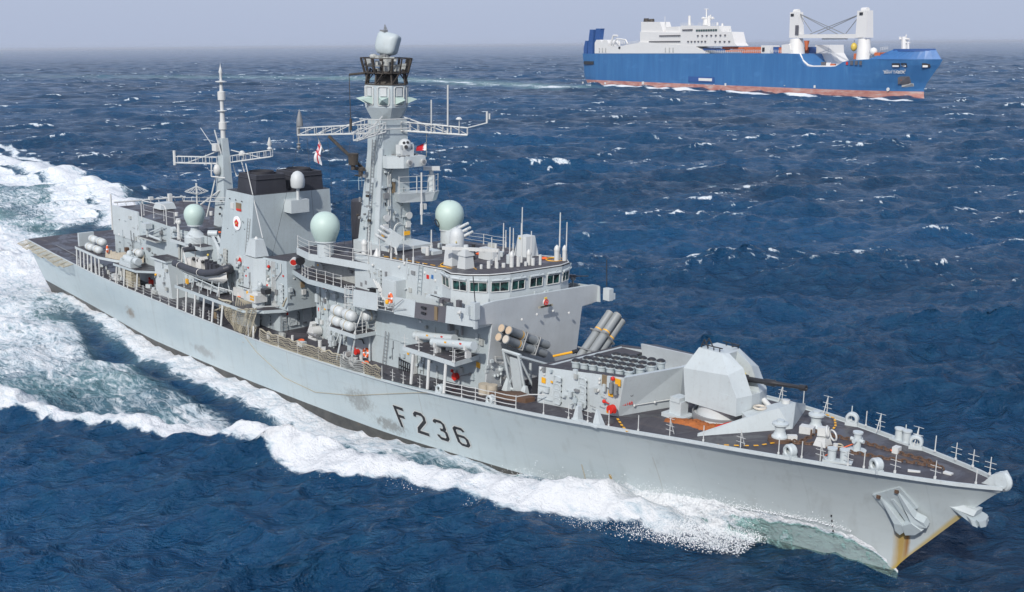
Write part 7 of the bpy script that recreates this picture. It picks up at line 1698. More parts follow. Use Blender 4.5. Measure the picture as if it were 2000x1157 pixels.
for k in range(16): mb.box((q.x-.6+1.8*random.random(), q.y-.5+.5*random.random(), 7.7+2.2*random.random()), (.3,.3,.35))
for k in range(8): mb.ball((q.x-.4+2.2*random.random(), q.y-.7+.5*random.random(), 8.5+2.6*random.random()), .2, 7)
fr_part(mb, 'deck_equipment', 'light_grey')
# crane
mb = MB(); ca_ = Vector((52.54,-4.6,9.59)); cb2 = Vector((49.33,-4.8,13.01)); s_ = Vector((.25,.25,0))
for e in (-1, 1): mb.loft([ca_+s_*e+Vector((-.08,0,-.2)), ca_+s_*e+Vector((.08,0,-.2)), ca_+s_*e+Vector((.08,.1,.3)), ca_+s_*e+Vector((-.08,.1,.3))], [cb2+s_*e*.7+Vector((-.08,0,-.1)), cb2+s_*e*.7+Vector((.08,0,-.1)), cb2+s_*e*.7+Vector((.08,.1,.2)), cb2+s_*e*.7+Vector((-.08,.1,.2))])
for t in (.15,.35,.55,.75,.92): q = ca_.lerp(cb2, t); mb.cyl(q-s_, q+s_, .05, n=5)
mb.cyl(cb2-s_*1.4, cb2+s_*1.4, .32, n=12); crane = fr_part(mb, 'boat_crane', 'light_grey')
mb = MB(); mb.cyl(Vector((50.24,-4.4,8.09)), Vector((49.46,-4.4,11.68)), .16, n=8); mb.box((ca_.x,ca_.y+.2,8.3),(1.1,1.1,1.8)); build(mb, 'crane_post', 'light_grey', crane)
mb = MB(); e = cb2+Vector((-.9,-.2,-.2)); mb.cyl(e, e-Vector((0,0,2.2)), .02, n=4); build(mb, 'crane_wire', 'black', crane); mb = MB(); mb.ball(tuple(e-Vector((0,0,2.2))), .13, 8); build(mb, 'hook', 'gold', crane)
# rigid inflatable boat in its cradle
rbx = Vector((50.7,-6.4,8.9))
rib = thing('inflatable_boat', 'black and white rigid inflatable boat sitting in its cradle on the boat deck', 'boat', tuple(rbx))
def rbp(u, v, w): return rbx+Vector((u, v, w+.06*max(0,u-1.5)**2))
mb = MB(); st = [(-4.3,1.0,.0), (-2,1.12,-.05), (0,1.15,-.05), (2.0,1.0,.0), (3.4,.6,.1), (4.3,.08,.35)]; vs = []; fs = []
for u, w_, k in st:
    for y, z in ((-w_,.55), (-w_*.9,.1), (-w_*.45,-.25+k*.5), (0,-.5+k), (w_*.45,-.25+k*.5), (w_*.9,.1), (w_,.55)): vs.append(rbp(u, y, z))
for i in range(5):
    for j in range(6): a = i*7+j; fs.append((a, a+1, a+8, a+7))
fs.append(tuple(range(7))); fs.append((0,7,14,21,28,35,41,34,27,20,13,6)); mb.add(vs, fs); build(mb, 'boat_hull', 'rib_white', rib)
mb = MB()
path = [rbp(-4.8,-1.15,.75), rbp(-2,-1.28,.7), rbp(0,-1.3,.7), rbp(2,-1.15,.75), rbp(3.6,-.72,.85), rbp(4.35,-.3,1.0), rbp(4.5,0,1.05), rbp(4.35,.3,1.0), rbp(3.6,.72,.85), rbp(2,1.15,.75), rbp(0,1.3,.7), rbp(-2,1.28,.7), rbp(-4.8,1.15,.75)]
for a, b in zip(path[:-1], path[1:]): mb.cyl(a, b, .36, n=12)
for p in path[1:-1]: mb.ball(tuple(p), .36, 12)
mb.lathe([(0,-.25),(.2,-.15),(.36,0)], path[0], 12, (1,0,0)); build(mb, 'tube', 'rubber', rib)
for u in (-3.4, .9): mb = MB(); mb.torus(rbp(u,-1.27,.71), .37, .03, (1,0,0), 14, 4); build(mb, 'strap', 'rib_white', rib)
mb = MB(); mb.box(tuple(rbp(-1.0,0,1.15)), (1.1,.8,1.0)); mb.box(tuple(rbp(-.55,0,1.75)), (.15,.8,.4), ry=-.3); build(mb, 'console', 'rib_white', rib)
mb = MB(); 
for u in (.4, 1.2, 2.0): mb.box(tuple(rbp(u,0,1.1)), (.55,.5,.9)); mb.box(tuple(rbp(u-.25,0,1.6)), (.12,.5,.4))
build(mb, 'seat', 'rubber', rib)
mb = MB(); mb.box(tuple(rbp(-3.0,0,1.0)), (1.3,1.1,.9)); build(mb, 'engine_box', 'rib_white', rib)
mb = MB(); mb.tube([rbp(-3.9,-.8,.9), rbp(-3.8,-.7,2.5), rbp(-3.8,.7,2.5), rbp(-3.9,.8,.9)], .06, 5); mb.tube([rbp(-2.9,-.8,.9), rbp(-3.6,-.7,2.4)], .05, 5); build(mb, 'roll_bar', 'rib_white', rib)
mb = MB(); mb.cyl(rbp(-3.5,-.75,2.3), rbp(-3.5,.75,2.3), .28, n=10); mb.ball(tuple(rbp(-3.6,.1,2.7)), .22, 8); build(mb, 'kit_roll', 'rubber', rib)
mb = MB()
for k in range(6): mb.ball(tuple(rbp(-2.2+.5*k, -.3+.6*(k%2), 1.5)), .20, 8)
build(mb, 'kit_bag', 'black', rib)
mb = MB()
for x in (47.4,48.8,50.6,52.6,54.0): mb.cyl((x,-7.1,7.47),(x+.2,-6.9,8.9),.07,n=6); mb.cyl((x,-5.6,7.47),(x,-5.9,8.9),.07,n=6)
mb.tube([(46.9,-7.2,8.75),(54.5,-7.2,8.4)], .06, 5); mb.tube([(47,-6.4,7.9),(54.6,-6.4,7.9)], .07, 5); mb.box((51.5,-6.4,7.8),(5,.8,.25)); fr_part(mb, 'boat_cradle', 'light_grey')
for x, h in ((46.8,1.1), (48.3,1.0), (50.0,.9), (51.6,1.1), (53.4,1.0)): stan(frig, (x,-7.8,7.47), h)
mb = MB(); mb.tube([(54.6,-7.2,7.5),(54.6,-7.2,8.5),(57.0,-7.0,8.5),(57.0,-7.0,7.5)], .06, 5); mb.span((54.6,-5.6,7.47),(57.2,-4.8,8.3)); fr_part(mb, 'boat_stowage', 'white')
mb = MB(); mb.box((48.0,-7.3,8.0),(.5,.15,.5)); fr_part(mb, 'valve', 'yellow')

# ---------------------------------------------------------------- things on the bridge roof
rz_ = lambda x: 14.80+.048*(x-74.6)
def decoy(c, ax, label=None):
    c = Vector(c); ax = Vector(ax).normalized(); mb = MB()
    s = Vector((0,0,1)).cross(ax).normalized(); u = ax.cross(s)
    for e in (-.45,.45): mb.tube([c+s*e+Vector((-.4,0,0)), c+s*e+Vector((-.2,0,.7)), c+s*e+Vector((.2,0,.7)), c+s*e+Vector((.4,0,0))], .10, 5)
    m_ = fr_part(mb, 'decoy_mount', 'white'); b = c+Vector((0,0,1.35)); mb = MB()
    q = lambda a, p, r: b+ax*a+s*p+u*r
    mb.loft([q(-.6,-.7,-.6), q(-.6,.7,-.6), q(-.6,.7,.6), q(-.6,-.7,.6)], [q(.55,-.6,-.65), q(.55,.6,-.65), q(.55,.6,.65), q(.55,-.6,.65)]); build(mb, 'decoy_box', 'light_grey', m_)
    for i in range(3):
        for j in range(3): mb = MB(); p = q(.5, -.42+.42*i, -.45+.42*j); mb.cyl(p, p+ax*(.75+.05*((i+j) % 3)), .14, n=10); mb.ball(tuple(p+ax*.8), .14, 8); build(mb, 'decoy_tube', 'radome_white', m_)
decoy((77.6,-2.6,rz_(77.6)), (-.35,-.8,.55)); decoy((80.0,2.6,rz_(80)), (.75,.45,.50))
mb = MB(); p = Vector((84.3,-.9,rz_(84.3))); mb.cyl(p, p+Vector((0,0,.8)), .35); mb.lathe([(.62,0),(.62,1.25),(.55,1.6),(.38,1.88),(.18,2.0),(0,2.03)], p+Vector((0,0,.7)), 22); dm = fr_part(mb, 'small_radome', 'radome_white')
mb = MB(); mb.box(tuple(p+Vector((.42,-.42,1.6))), (.3,.06,.14), rz=-.75); build(mb, 'label', 'gold', dm)
p = Vector((86.2,-2.9,rz_(86.2))); mb = MB(); mb.loft([p+Vector(v) for v in ((-.55,-.55,0),(.55,-.55,0),(.55,.55,0),(-.55,.55,0))], [p+Vector(v) for v in ((-.42,-.42,1.7),(.42,-.42,1.7),(.42,.42,1.7),(-.42,.42,1.7))]); nr = fr_part(mb, 'radar_pedestal', 'radome_white')
p = Vector((88.2,-3.2,rz_(88.2))); mb = MB(); mb.loft([p+Vector(v) for v in ((-.5,-.5,0),(.5,-.5,0),(.5,.5,0),(-.5,.5,0))], [p+Vector(v) for v in ((-.4,-.4,1.05),(.4,-.4,1.05),(.4,.4,1.05),(-.4,.4,1.05))]); mb.loft([p+Vector(v) for v in ((-.5,-.5,1.05),(.5,-.5,1.05),(.5,.5,1.05),(-.5,.5,1.05))], [p+Vector(v) for v in ((-.3,-.4,1.6),(.4,-.4,1.6),(.4,.4,1.6),(-.3,.4,1.6))]); mb.cyl(p+Vector((0,0,1.5)), p+Vector((0,0,1.9)), .2); build(mb, 'radar_motor', 'radome_white', nr)
mb = MB(); c = Vector((88.64,-3.1,17.06)); mb.box(tuple(c), (4.6,.22,.26), rz=R(38)); build(mb, 'radar_bar', 'white', nr)
def bx(px, py, w, d, h, name, mat='radome_white', tap=.85): return None
for (c, w, d, h, tp2) in (((86.3,1.0), 1.9, .8, .95, .9), ((87.2,4.4), 1.5, 1.5, 1.75, .68)):
    z = rz_(c[0]); mb = MB(); mb.loft([(c[0]-w/2,c[1]-d/2,z),(c[0]+w/2,c[1]-d/2,z),(c[0]+w/2,c[1]+d/2,z),(c[0]-w/2,c[1]+d/2,z)],[(c[0]-w/2*tp2,c[1]-d/2*tp2,z+h),(c[0]+w/2*tp2,c[1]-d/2*tp2,z+h),(c[0]+w/2*tp2,c[1]+d/2*tp2,z+h),(c[0]-w/2*tp2,c[1]+d/2*tp2,z+h)]); rb = fr_part(mb, 'aerial_tuner', 'radome_white')
    sign((c[0]-.2,c[1]-d/2*tp2-.08,z+h-.2), STB, .2, .12, 'gold', parent=rb)
mb = MB(); mb.cyl((85.4,.0,rz_(85)),(85.4,.0,rz_(85)+1.35),.17,n=10); fr_part(mb, 'vent_post', 'black')
for x, y, h, k in ((89.5,1.7,4.6,.06), (90.0,2.3,2.6,.06), (91.0,4.6,4.0,.07), (91.4,5.0,3.2,.06), (88.6,-.8,2.3,.05), (85.6,3.2,2.8,.06), (86.4,3.6,2.4,.05), (87.4,2.3,2.7,.06), (90.2,-1.6,1.6,.06), (78.0,-4.3,1.5,.05), (79.8,-4.4,1.5,.05), (81.6,-4.45,1.5,.05), (83.0,-4.5,1.5,.05), (76.4,-4.3,2.6,.05), (84.6,6.2,2.4,.05), (83.5,6.3,1.6,.05), (82.5,6.3,1.6,.05), (79.0,.6,1.9,.08), (76.9,-4.4,1.3,.05)):
    x_ = min(x, 91.6); mb = MB(); z = rz_(x_); mb.cyl((x_,y,z), (x_,y,z+h), k, k*.7, n=6); mb.cyl((x_,y,z), (x_,y,z+.5), k*1.8, n=8); fr_part(mb, 'whip_aerial', 'white')
for x, y, r in ((91.0,4.3,.24), (91.5,4.7,.2), (90.6,-.4,.2), (90.9,1.2,.2), (75.9,-4.4,.3)):
    z = rz_(x); mb = MB(); mb.cyl((x,y,z),(x,y,z+.9),r*.9,n=12); mb.lathe([(r,0), (r*1.05,.1), (r*.7,.35), (0,.5)], (x,y,z+.85), 14); fr_part(mb, 'mushroom_aerial', 'white')
for k in range(9): x, y = 89.4+.27*k, -2.6+.62*k*.9; z = rz_(x); mb = MB(); mb.cyl((x,y,z),(x,y,z+.35+.25*(k%3)),.12+.04*(k%2),n=8); fr_part(mb, 'deck_fitting', 'white')
mb = MB(); mb.box((80.2,-.3,rz_(80)+.18),(1.6,1.0,.35)); fr_part(mb, 'deck_hatch', 'light_grey')
mb = MB(); mb.torus((86.3,-2.8,rz_(86)+.02), 1.15, .05, (0,0,1), 28, 4); fr_part(mb, 'radiation_ring', 'yellow'); mb = MB(); mb.torus((90.6,4.5,rz_(90.6)+.02), .75, .05, (0,0,1), 28, 4); fr_part(mb, 'radiation_ring', 'yellow')
dashes([(78.4,-4.1,rz_(78.4)), (84,-4.1,rz_(84)), (88,-4.2,rz_(88))], 9, .09, .6, 'yellow', .03); dashes([(86.8,-1.8,rz_(86.8)), (89.6,-3.2,rz_(89.6))], 6, .09, .5, 'yellow', .03); dashes([(79,2,rz_(79)), (85.0,-.3,rz_(85))], 7, .08, .5, 'white', .03); dashes([(80.5,3.4,rz_(80.5)), (86,1.9,rz_(86))], 7, .08, .5, 'white', .03)
mb = MB()
for x, y in ((76.6,-4.2),): mb.lathe([(.35,0),(.3,.15),(.05,.7)], (x+.9,y,rz_(77)), 10); 
fr_part(mb, 'horn', 'white')

# ---------------------------------------------------------------- scattered wall fittings: boxes, valves, short cable runs
def clutter(parent, o, ex, ez, nrm, w, h, n, seed, mats=('light_grey', 'ship_grey', 'steel', 'grubby_grey')):
    rr = random.Random(seed); o = Vector(o); ex = Vector(ex).normalized(); ez = Vector(ez).normalized(); nv = Vector(nrm).normalized()
    for k in range(n):
        q = o+ex*(w*rr.random())+ez*(h*rr.random()); t = rr.random(); mb = MB(); m_ = rr.choice(mats); a = math.atan2(ex.y, ex.x)
        if t < .38: mb.box(tuple(q+nv*.06), (.15+.35*rr.random(), .12+.12*rr.random(), .15+.4*rr.random()), rz=a); nm = 'junction_box'
        elif t < .55: mb.cyl(q, q+nv*(.12+.15*rr.random()), .07+.09*rr.random(), n=8); nm = 'valve'
        elif t < .85:
            L = .6+1.8*rr.random(); d = ez*(-1 if rr.random() < .6 else 1)*L; e = ex*(rr.choice((-1, 1))*.5*rr.random()); mb.tube([q+nv*.05, q+d*.6+nv*.05, q+d*.6+e+nv*.05, q+d+e+nv*.05], .028, 4); nm = 'cable'; m_ = rr.choice(('ship_grey', 'steel', 'grubby_grey', 'black'))
            if (q+d).z < o.z or (q+d).z > o.z+h: continue
        elif t < .93: mb.tube([q+nv*.03, q+nv*.12, q+ex*.45+nv*.12, q+ex*.45+nv*.03], .025, 4); nm = 'grab_handle'
        else: mb.box(tuple(q+nv*.02), (.22, .04, .16), rz=a); nm = 'notice'; m_ = rr.choice(('red', 'yellow', 'cloth_white'))
        if nm in SPLIT: mb.cuts = mb.cuts[:1]
        build(mb, nm, m_, parent)
X_, Z_ = (1,0,0), (0,0,1)
clutter(bridge_block, (79.5,-4.98,6.4), X_, Z_, STB, 12.5, 1.9, 26, 1); clutter(bridge_block, (79.5,-4.95,9.6), X_, Z_, STB, 12.8, 1.3, 14, 2)
clutter(upper, (75.0,-4.62,12.3), X_, Z_, STB, 12, 2.2, 30, 3); clutter(hangar, (25.5,-4.97,7.6), X_, Z_, STB, 13, 4.6, 34, 4)
clutter(funnel, (50.6,-5.15,8.2), X_, Z_, (0,-1,.07), 5.5, 3.0, 26, 5, ('white', 'light_grey', 'steel', 'grubby_grey')); clutter(blockA, (63.92,-4.7,7.8), (0,1,0), Z_, FWD, 9, 3.9, 26, 6)
clutter(mid, (62.42,-4.8,5.3), (0,1,0), Z_, FWD, 9, 2.4, 18, 7); clutter(blockA, (59.8,-4.98,7.8), X_, Z_, STB, 3.6, 4.0, 20, 8)
clutter(silo, (98.8,-4.83,7.9), X_, Z_, STB, 6.8, 1.9, 16, 9); clutter(silo, (98.8,-4.68,9.3), X_, Z_, STB, 6.5, .9, 8, 10)
clutter(passage, (66.7,-3.45,5.6), X_, Z_, STB, 7, 5.2, 30, 11, ('white', 'light_grey', 'steel', 'red')); clutter(front, (92.95,-4.6,7.0), (0,1,0), Z_, FWD, 2.5, 1.8, 12, 12)
clutter(foremast, (71.5,-1.9,15.0), X_, Z_, STB, 2.6, 7.5, 22, 13, ('light_grey', 'steel', 'sooty')); clutter(foremast, (74.5,-1.4,15.2), (0,1,0), Z_, FWD, 2.6, 6.5, 24, 14)
clutter(mid, (47,-4.25,5.3), X_, Z_, STB, 10, 1.7, 20, 15); clutter(hangar, (39.3,-6.65,5.9), X_, Z_, STB, 2.8, 2.8, 10, 16)
clutter(tower, (57.2,-5.75,8), X_, Z_, STB, 1.6, 3.6, 8, 17); clutter(afth, (67,-3.9,12), X_, Z_, STB, 7.5, 1.4, 16, 18, ('steel', 'grubby_grey', 'white')); clutter(bridge, (93.0,-2.2,13.0), (0,1,0), Z_, FWD, 4.8, .9, 4, 19)
def floor_gear(parent, x0, x1, y0, y1, z, n, seed):
    rr = random.Random(seed)
    for k in range(n):
        x = x0+(x1-x0)*rr.random(); y = y0+(y1-y0)*rr.random(); zz_ = z(x) if callable(z) else z; t = rr.random(); mb = MB()
        if t < .4: mb.box((x,y,zz_+.2), (.3+.5*rr.random(),.3+.4*rr.random(),.4), rz=rr.random()); nm = 'deck_locker'
        elif t < .7: mb.cyl((x,y,zz_), (x,y,zz_+.3+.5*rr.random()), .10+.14*rr.random(), n=10); nm = 'mushroom_vent'
        else: mb.torus((x,y,zz_+.07), .28, .06, (0,0,1), 14, 4); nm = 'rope_coil'
        build(mb, nm, rr.choice(('light_grey', 'white', 'grubby_grey')) if nm != 'rope_coil' else rr.choice(('rope', 'black', 'orange')), parent)
floor_gear(frig, 64, 78, -7.4, -5.4, lambda x: zt(x)+.05, 14, 21); floor_gear(frig, 20, 40, -7.0, -5.4, lambda x: zt(x)+.05, 16, 22); floor_gear(frig, 47, 60, -5.6, -4.6, 7.47, 10, 23); floor_gear(frig, 80, 92, -6.4, -5.3, lambda x: wz(x)+.08, 9, 24); floor_gear(frig, 77, 90, -1.5, 5.5, rz_, 16, 25); floor_gear(frig, 99, 125, -2.4, 2.4, lambda x: zt(x)+.08 if x > 117.5 else -3, 30, 26); floor_gear(frig, 34, 48, -3.5, 3.5, 12.7, 12, 27)
# ---------------------------------------------------------------- flags
def flag(name, corners, label, cat, draw, n=22, m=14, waves=2.2, amp=.16):
    """corners: hoist top, hoist bottom, fly bottom, fly top; draw(u,v)->material"""
    a, b, c, d = [Vector(p) for p in corners]; t = thing(name, label, cat, tuple(a)); nr_ = (b-a).cross(d-a).normalized(); groups = {}
    def pt(u, v): return a.lerp(d, u).lerp(b.lerp(c, u), v)+nr_*amp*math.sin(waves*2*math.pi*u+2*v)*(.3+u)
    for i in range(n):
        for j in range(m):
            k = draw((i+.5)/n, (j+.5)/m); groups.setdefault(k, MB()).add([pt(i/n, j/m), pt((i+1)/n, j/m), pt((i+1)/n, (j+1)/m), pt(i/n, (j+1)/m)], [(0,1,2,3)], True)
    for k, g in groups.items(): build(g, {'cloth_white': 'white_field', 'cloth_red': 'red_field', 'cloth_blue': 'blue_field'}[k], k, t)
    mb = MB(); mb.cyl(a+(a-b).normalized()*.8, b-(a-b).normalized()*.6, .02, n=4); build(mb, 'halyard', 'rope', t)
def ensign(u, v):
    if abs(u-.5) < .055 or abs(v-.5) < .085: return 'cloth_red'
    if u < .5 and v < .5:
        x, y = u/.5, v/.5
        if abs(x-.5) < .10 or abs(y-.5) < .14: return 'cloth_red'
        if abs(x-.5) < .17 or abs(y-.5) < .22: return 'cloth_white'
        if abs(x-y) < .12 or abs(x-(1-y)) < .12: return 'cloth_white'
        return 'cloth_blue'
    return 'cloth_white'
flag('ensign', ((67.47,-3.4,24.15), (67.95,-3.4,23.54), (67.4,-3.2,21.69), (66.39,-3.2,21.98)), 'white naval ensign with red cross drooping below the left yard', 'flag', lambda u, v: ensign(v, u) if False else ensign(u, v), 26, 20, 1.0, .12)
def qatar(u, v): return 'cloth_white' if u < .30+.06*(1 if int(v*9) % 2 else -1) else 'cloth_red'
flag('courtesy_flag', ((74.77,3.4,24.11), (74.77,3.4,23.36), (73.43,3.2,23.21), (73.66,3.2,23.65)), 'small red and white courtesy flag with serrated edge on the right halyard', 'flag', qatar, 20, 18, .8, .05)

# ---------------------------------------------------------------- the cargo ship on the horizon side (own frame: u along her from stern, z up, v away from us)
SO, SU, SV, SL = (-518.9657,635.8842),(0.972,-0.235),(0.235,0.972),357.1484
def fs(u, z, v=0): return (SO[0]+SU[0]*u+SV[0]*v, SO[1]+SU[1]*u+SV[1]*v, z)
BEAM = 34.0
cargo = thing('cargo_ship', 'blue hulled cargo ship with white superstructure and two deck cranes passing behind', 'cargo ship', fs(SL/2, 0, BEAM/2)); cargo['world_frame'] = 1
def cg(mb, name, mat, parent=None, label=None): return build(mb, name, mat, parent or cargo, label)
def poly(pts, v0, v1):
    """side outline (u,z) carried across the beam"""
    mb = MB(); mb.loft([fs(p[0], p[1], v0) for p in pts], [fs(p[0], p[1], v1) for p in pts]); return mb
def wide(u, t):
    """half-breadth taper from the centreline, 0..1"""
    k = max(0.0, (u-SL*.80)/(SL*.21)); 
    return 1-min(1, k)**(2.2 if t > .6 else 1.5)
KN = 0
DK = (1.37,24.69); NOT0 = (257.01,25.28); N1 = (259.61,21.15); N2 = (264.89,18.03); N3 = (269.53,17.14); N4 = (292.51,17.41); N5 = (298.22,21.13); N6 = (315.55,22.15); N7 = (318.71,23.05); TIP = (357.16,21.07); TIPB = (357.44,17.93); BOT = (345.14,2.35)
topline = [DK, NOT0, N1, N2, N3, N4, N5, N6, (326.74,22.22), (TIP[0], N6[1])]
us = [p[0] for p in topline]; zs_ = [p[1] for p in topline]
knuck = (319.15,17.44)[1]
def hull_far():
    vs = []; fs_ = []; N = 90; lv = [-6, 0, 3.2, 6, 10, 14, 18, 22, 26, 30]
    cols = []
    ulist = sorted(set(list(np.linspace(0, 1, N))))
    for t in ulist:
        u_top = DK[0]+(TIP[0]-DK[0])*t; zt_ = float(np.interp(u_top, us, zs_)); col = []
        for k in range(9):
            s = k/8; z = -5+(zt_+5)*s
            bow = BOT[0]+(TIP[0]-BOT[0])*max(0, min(1, (z-6)/(TIP[1]-6)))**1.1 if z > 6 else BOT[0]+1.0*(z < 0)
            st = (DK[0]-1) + (2.0 if z > 6 else 6-z*.6)
            u = st+(bow-st)*t
            w = 1-max(0, (t-.78)/.22)**(1.5+2.2*s)
            stw = 1 if t > .05 else (.80+.2*s+(.2*(1-s))*t/.05)
            col.append((u, z, BEAM/2*w*stw))
        cols.append(col)
    mb = MB(); red = MB(); 
    for sgn in (-1, 1):
        vs = [fs(u, z, BEAM/2+sgn*h) for col in cols for (u, z, h) in col]; f1 = []
        for i in range(len(cols)-1):
            for k in range(8): a = i*9+k; f1.append((a, a+9, a+10, a+1))
        mb.add(vs, f1, False)
    tr_ = [fs(u, z, BEAM/2-h) for u, z, h in cols[0]]+[fs(u, z, BEAM/2+h) for u, z, h in reversed(cols[0])]; mb.add(tr_, [tuple(range(18))])
    vs = [fs(c[8][0], c[8][1]-.05, BEAM/2+s*c[8][2]) for c in cols for s in (-1, 1)]; mb.add(vs, [(2*i, 2*i+2, 2*i+3, 2*i+1) for i in range(len(cols)-1)])
    return mb, cols
def cargo_hull_mat():
    m = bpy.data.materials.new('cargo_hull'); t, b = nodes_of(m); geo = t.nodes.new('ShaderNodeTexCoord').outputs['Object']
    sp = t.nodes.new('ShaderNodeSeparateXYZ'); t.links.new(geo, sp.inputs[0])
    n = noise(t, mapping(t, geo, (.3,.3,.03)), 1.0, 6, .65); c = ramp(t, n.outputs['Fac'], [(.35, (0.028,0.125,0.31)), (.6, (0.036,0.150,0.35)), (.75, (0.06,0.19,0.38))])
    n2 = noise(t, mapping(t, geo, (.05,.05,.12)), 1.0, 5, .6); c = mixc(t, ramp(t, n2.outputs['Fac'], [(.58,0), (.75,.35)]), c, (.10,.28,.55))
    n3 = noise(t, mapping(t, geo, (.12,.12,.5)), 1.0, 6, .7); rc_ = ramp(t, n3.outputs['Fac'], [(.35, (.36,.13,.11)), (.55, (.50,.27,.23)), (.68, (.48,.44,.42))])
    red = math_n(t, 'LESS_THAN', sp.outputs['Z'], 3.7); c = mixc(t, red, c, rc_)
    t.links.new(c, b.inputs['Base Color']); b.inputs['Roughness'].default_value = .5; M['cargo_hull'] = m
cargo_hull_mat()
mb, CC = hull_far(); cg(mb, 'hull', 'cargo_hull')
NS_ = -.35
# forecastle with sloping sides and knuckle
z6 = N6[1]
f0 = [(315.95,22.15), (319.49,23.35), (331.0,27.77), (351.61,27.68), (354.57,23.69), (357.13,21.35)]
def hbw(u): 
    c = min(CC, key=lambda c: abs(c[8][0]-u)); return c[8][2]
lo = [(u, z6-.1) for u in np.linspace(f0[0][0], TIP[0]-1, 12)]
mb = MB(); L_ = [fs(u, z, BEAM/2-hbw(u)) for u, z in lo]+[fs(u, z, BEAM/2+hbw(u)) for u, z in reversed(lo)]
zt8 = f0[2][1]; hi = [(f0[2][0]+(f0[3][0]-f0[2][0])*(i/11), zt8, min(hbw(lo[i][0])*.72, BEAM/2*.8)) for i in range(12)]
H_ = [fs(u, z, BEAM/2-h) for u, z, h in hi]+[fs(u, z, BEAM/2+h) for u, z, h in reversed(hi)]
mb.loft(L_, H_); fc = cg(mb, 'forecastle', 'cargo_blue')
mb = MB(); mb.loft([fs(u, z-1.2, BEAM/2-h-.4) for u, z, h in hi]+[fs(u, z-1.2, BEAM/2+h) for u, z, h in reversed(hi)], [fs(u, z+.25, BEAM/2-h-.4) for u, z, h in hi]+[fs(u, z+.25, BEAM/2+h) for u, z, h in reversed(hi)]); cg(mb, 'forecastle_rim', 'cargo_darkblue', fc)
# openings and marks on the flat of the side: two (u,z) corners each
OPN = [((4.6,16.02), (19.32,18.62), 'black', 'mooring_opening'), ((145.18,5.13), (174.73,8.98), 'cargo_darkblue', 'pilot_door'), ((157.6,6.13), (172.5,8.05), 'cargo_white', 'pilot_ladder'),
 ((299.66,18.71), (301.21,20.55), 'red', 'door'), ((303.03,18.75), (305.35,21.18), 'dark_panel', 'louvre'), ((306.78,18.79), (309.08,21.21), 'dark_panel', 'louvre'), ((310.49,18.83), (312.36,21.23), 'dark_panel', 'louvre'),
 ((2.38,-0.23), (3.95,1.89), 'cargo_white', 'fender'), ((35.44,0.59), (37.65,2.26), 'cargo_white', 'hull_mark'), ((87.6,1.88), (89.9,4.05), 'cargo_white', 'hull_mark'), ((186.16,3.28), (187.72,5.06), 'cargo_white', 'hull_mark'), ((273.11,4.28), (274.59,5.89), 'cargo_white', 'hull_mark'), ((20.3,1.86), (21.82,2.3), 'cargo_white', 'hull_mark'), ((145.25,3.13), (146.14,3.52), 'cargo_white', 'hull_mark'), ((173.84,3.67), (174.95,4.05), 'cargo_white', 'hull_mark'), ((245.95,4.84), (246.89,5.19), 'cargo_white', 'hull_mark')]
for a, b, mt, nm in OPN:
    mb = MB(); v = -.15 if nm != 'pilot_ladder' else -.5; mb.loft([fs(a[0],a[1],v), fs(b[0],a[1],v), fs(b[0],b[1],v), fs(a[0],b[1],v)], [fs(a[0],a[1],v-.25), fs(b[0],a[1],v-.25), fs(b[0],b[1],v-.25), fs(a[0],b[1],v-.25)]); cg(mb, nm, mt)
# bow features follow the tapering shell: find the surface at (u,z)
def shell_v(u, z):
    best = None
    for c in CC:
        for k in range(8):
            if c[k][1] <= z <= c[k+1][1]+1e-3:
                f = (z-c[k][1])/(c[k+1][1]-c[k][1]+1e-6); uu = c[k][0]+(c[k+1][0]-c[k][0])*f; hh = c[k][2]+(c[k+1][2]-c[k][2])*f
                if best is None or abs(uu-u) < best[0]: best = (abs(uu-u), hh)
    return BEAM/2-(best[1] if best else 0)
def onshell(a, b, mt, nm, off=.4, dv=0):
    mb = MB(); c4 = [(a[0],a[1]), (b[0],a[1]), (b[0],b[1]), (a[0],b[1])]
    mb.loft([fs(u, z, shell_v(u, z)+.6+dv) for u, z in c4], [fs(u, z, shell_v(u, z)-off+dv) for u, z in c4]); return cg(mb, nm, mt)
for a, b, mt, nm in (((331.3,17.83), (335.77,19.92), 'black', 'mooring_opening'), ((336.71,17.9), (339.6,19.95), 'black', 'mooring_opening'), ((347.44,17.67), (350.96,20.0), 'black', 'mooring_opening'), ((332.56,7.85), (339.14,12.38), 'dark_panel', 'anchor_pocket'), ((334.46,8.48), (338.54,10.33), 'container_orange', 'anchor'), ((333.87,6.12), (340.24,8.33), 'cargo_grey', 'anchor_bolster')):
    onshell(a, b, mt, nm)
for a, b in (((332.07,17.84), (335.48,18.75)), ((337.09,17.9), (339.32,18.8)), ((348.19,17.68), (350.32,18.85))): onshell(a, b, 'cargo_white', 'roller', .7)
q = (326.06,4.62); mb = MB(); c = fs(q[0], q[1], shell_v(*q)-.3); mb.cyl(c, fs(q[0], q[1], shell_v(*q)-.7), 1.1, n=14); cg(mb, 'thruster_mark', 'cargo_white')
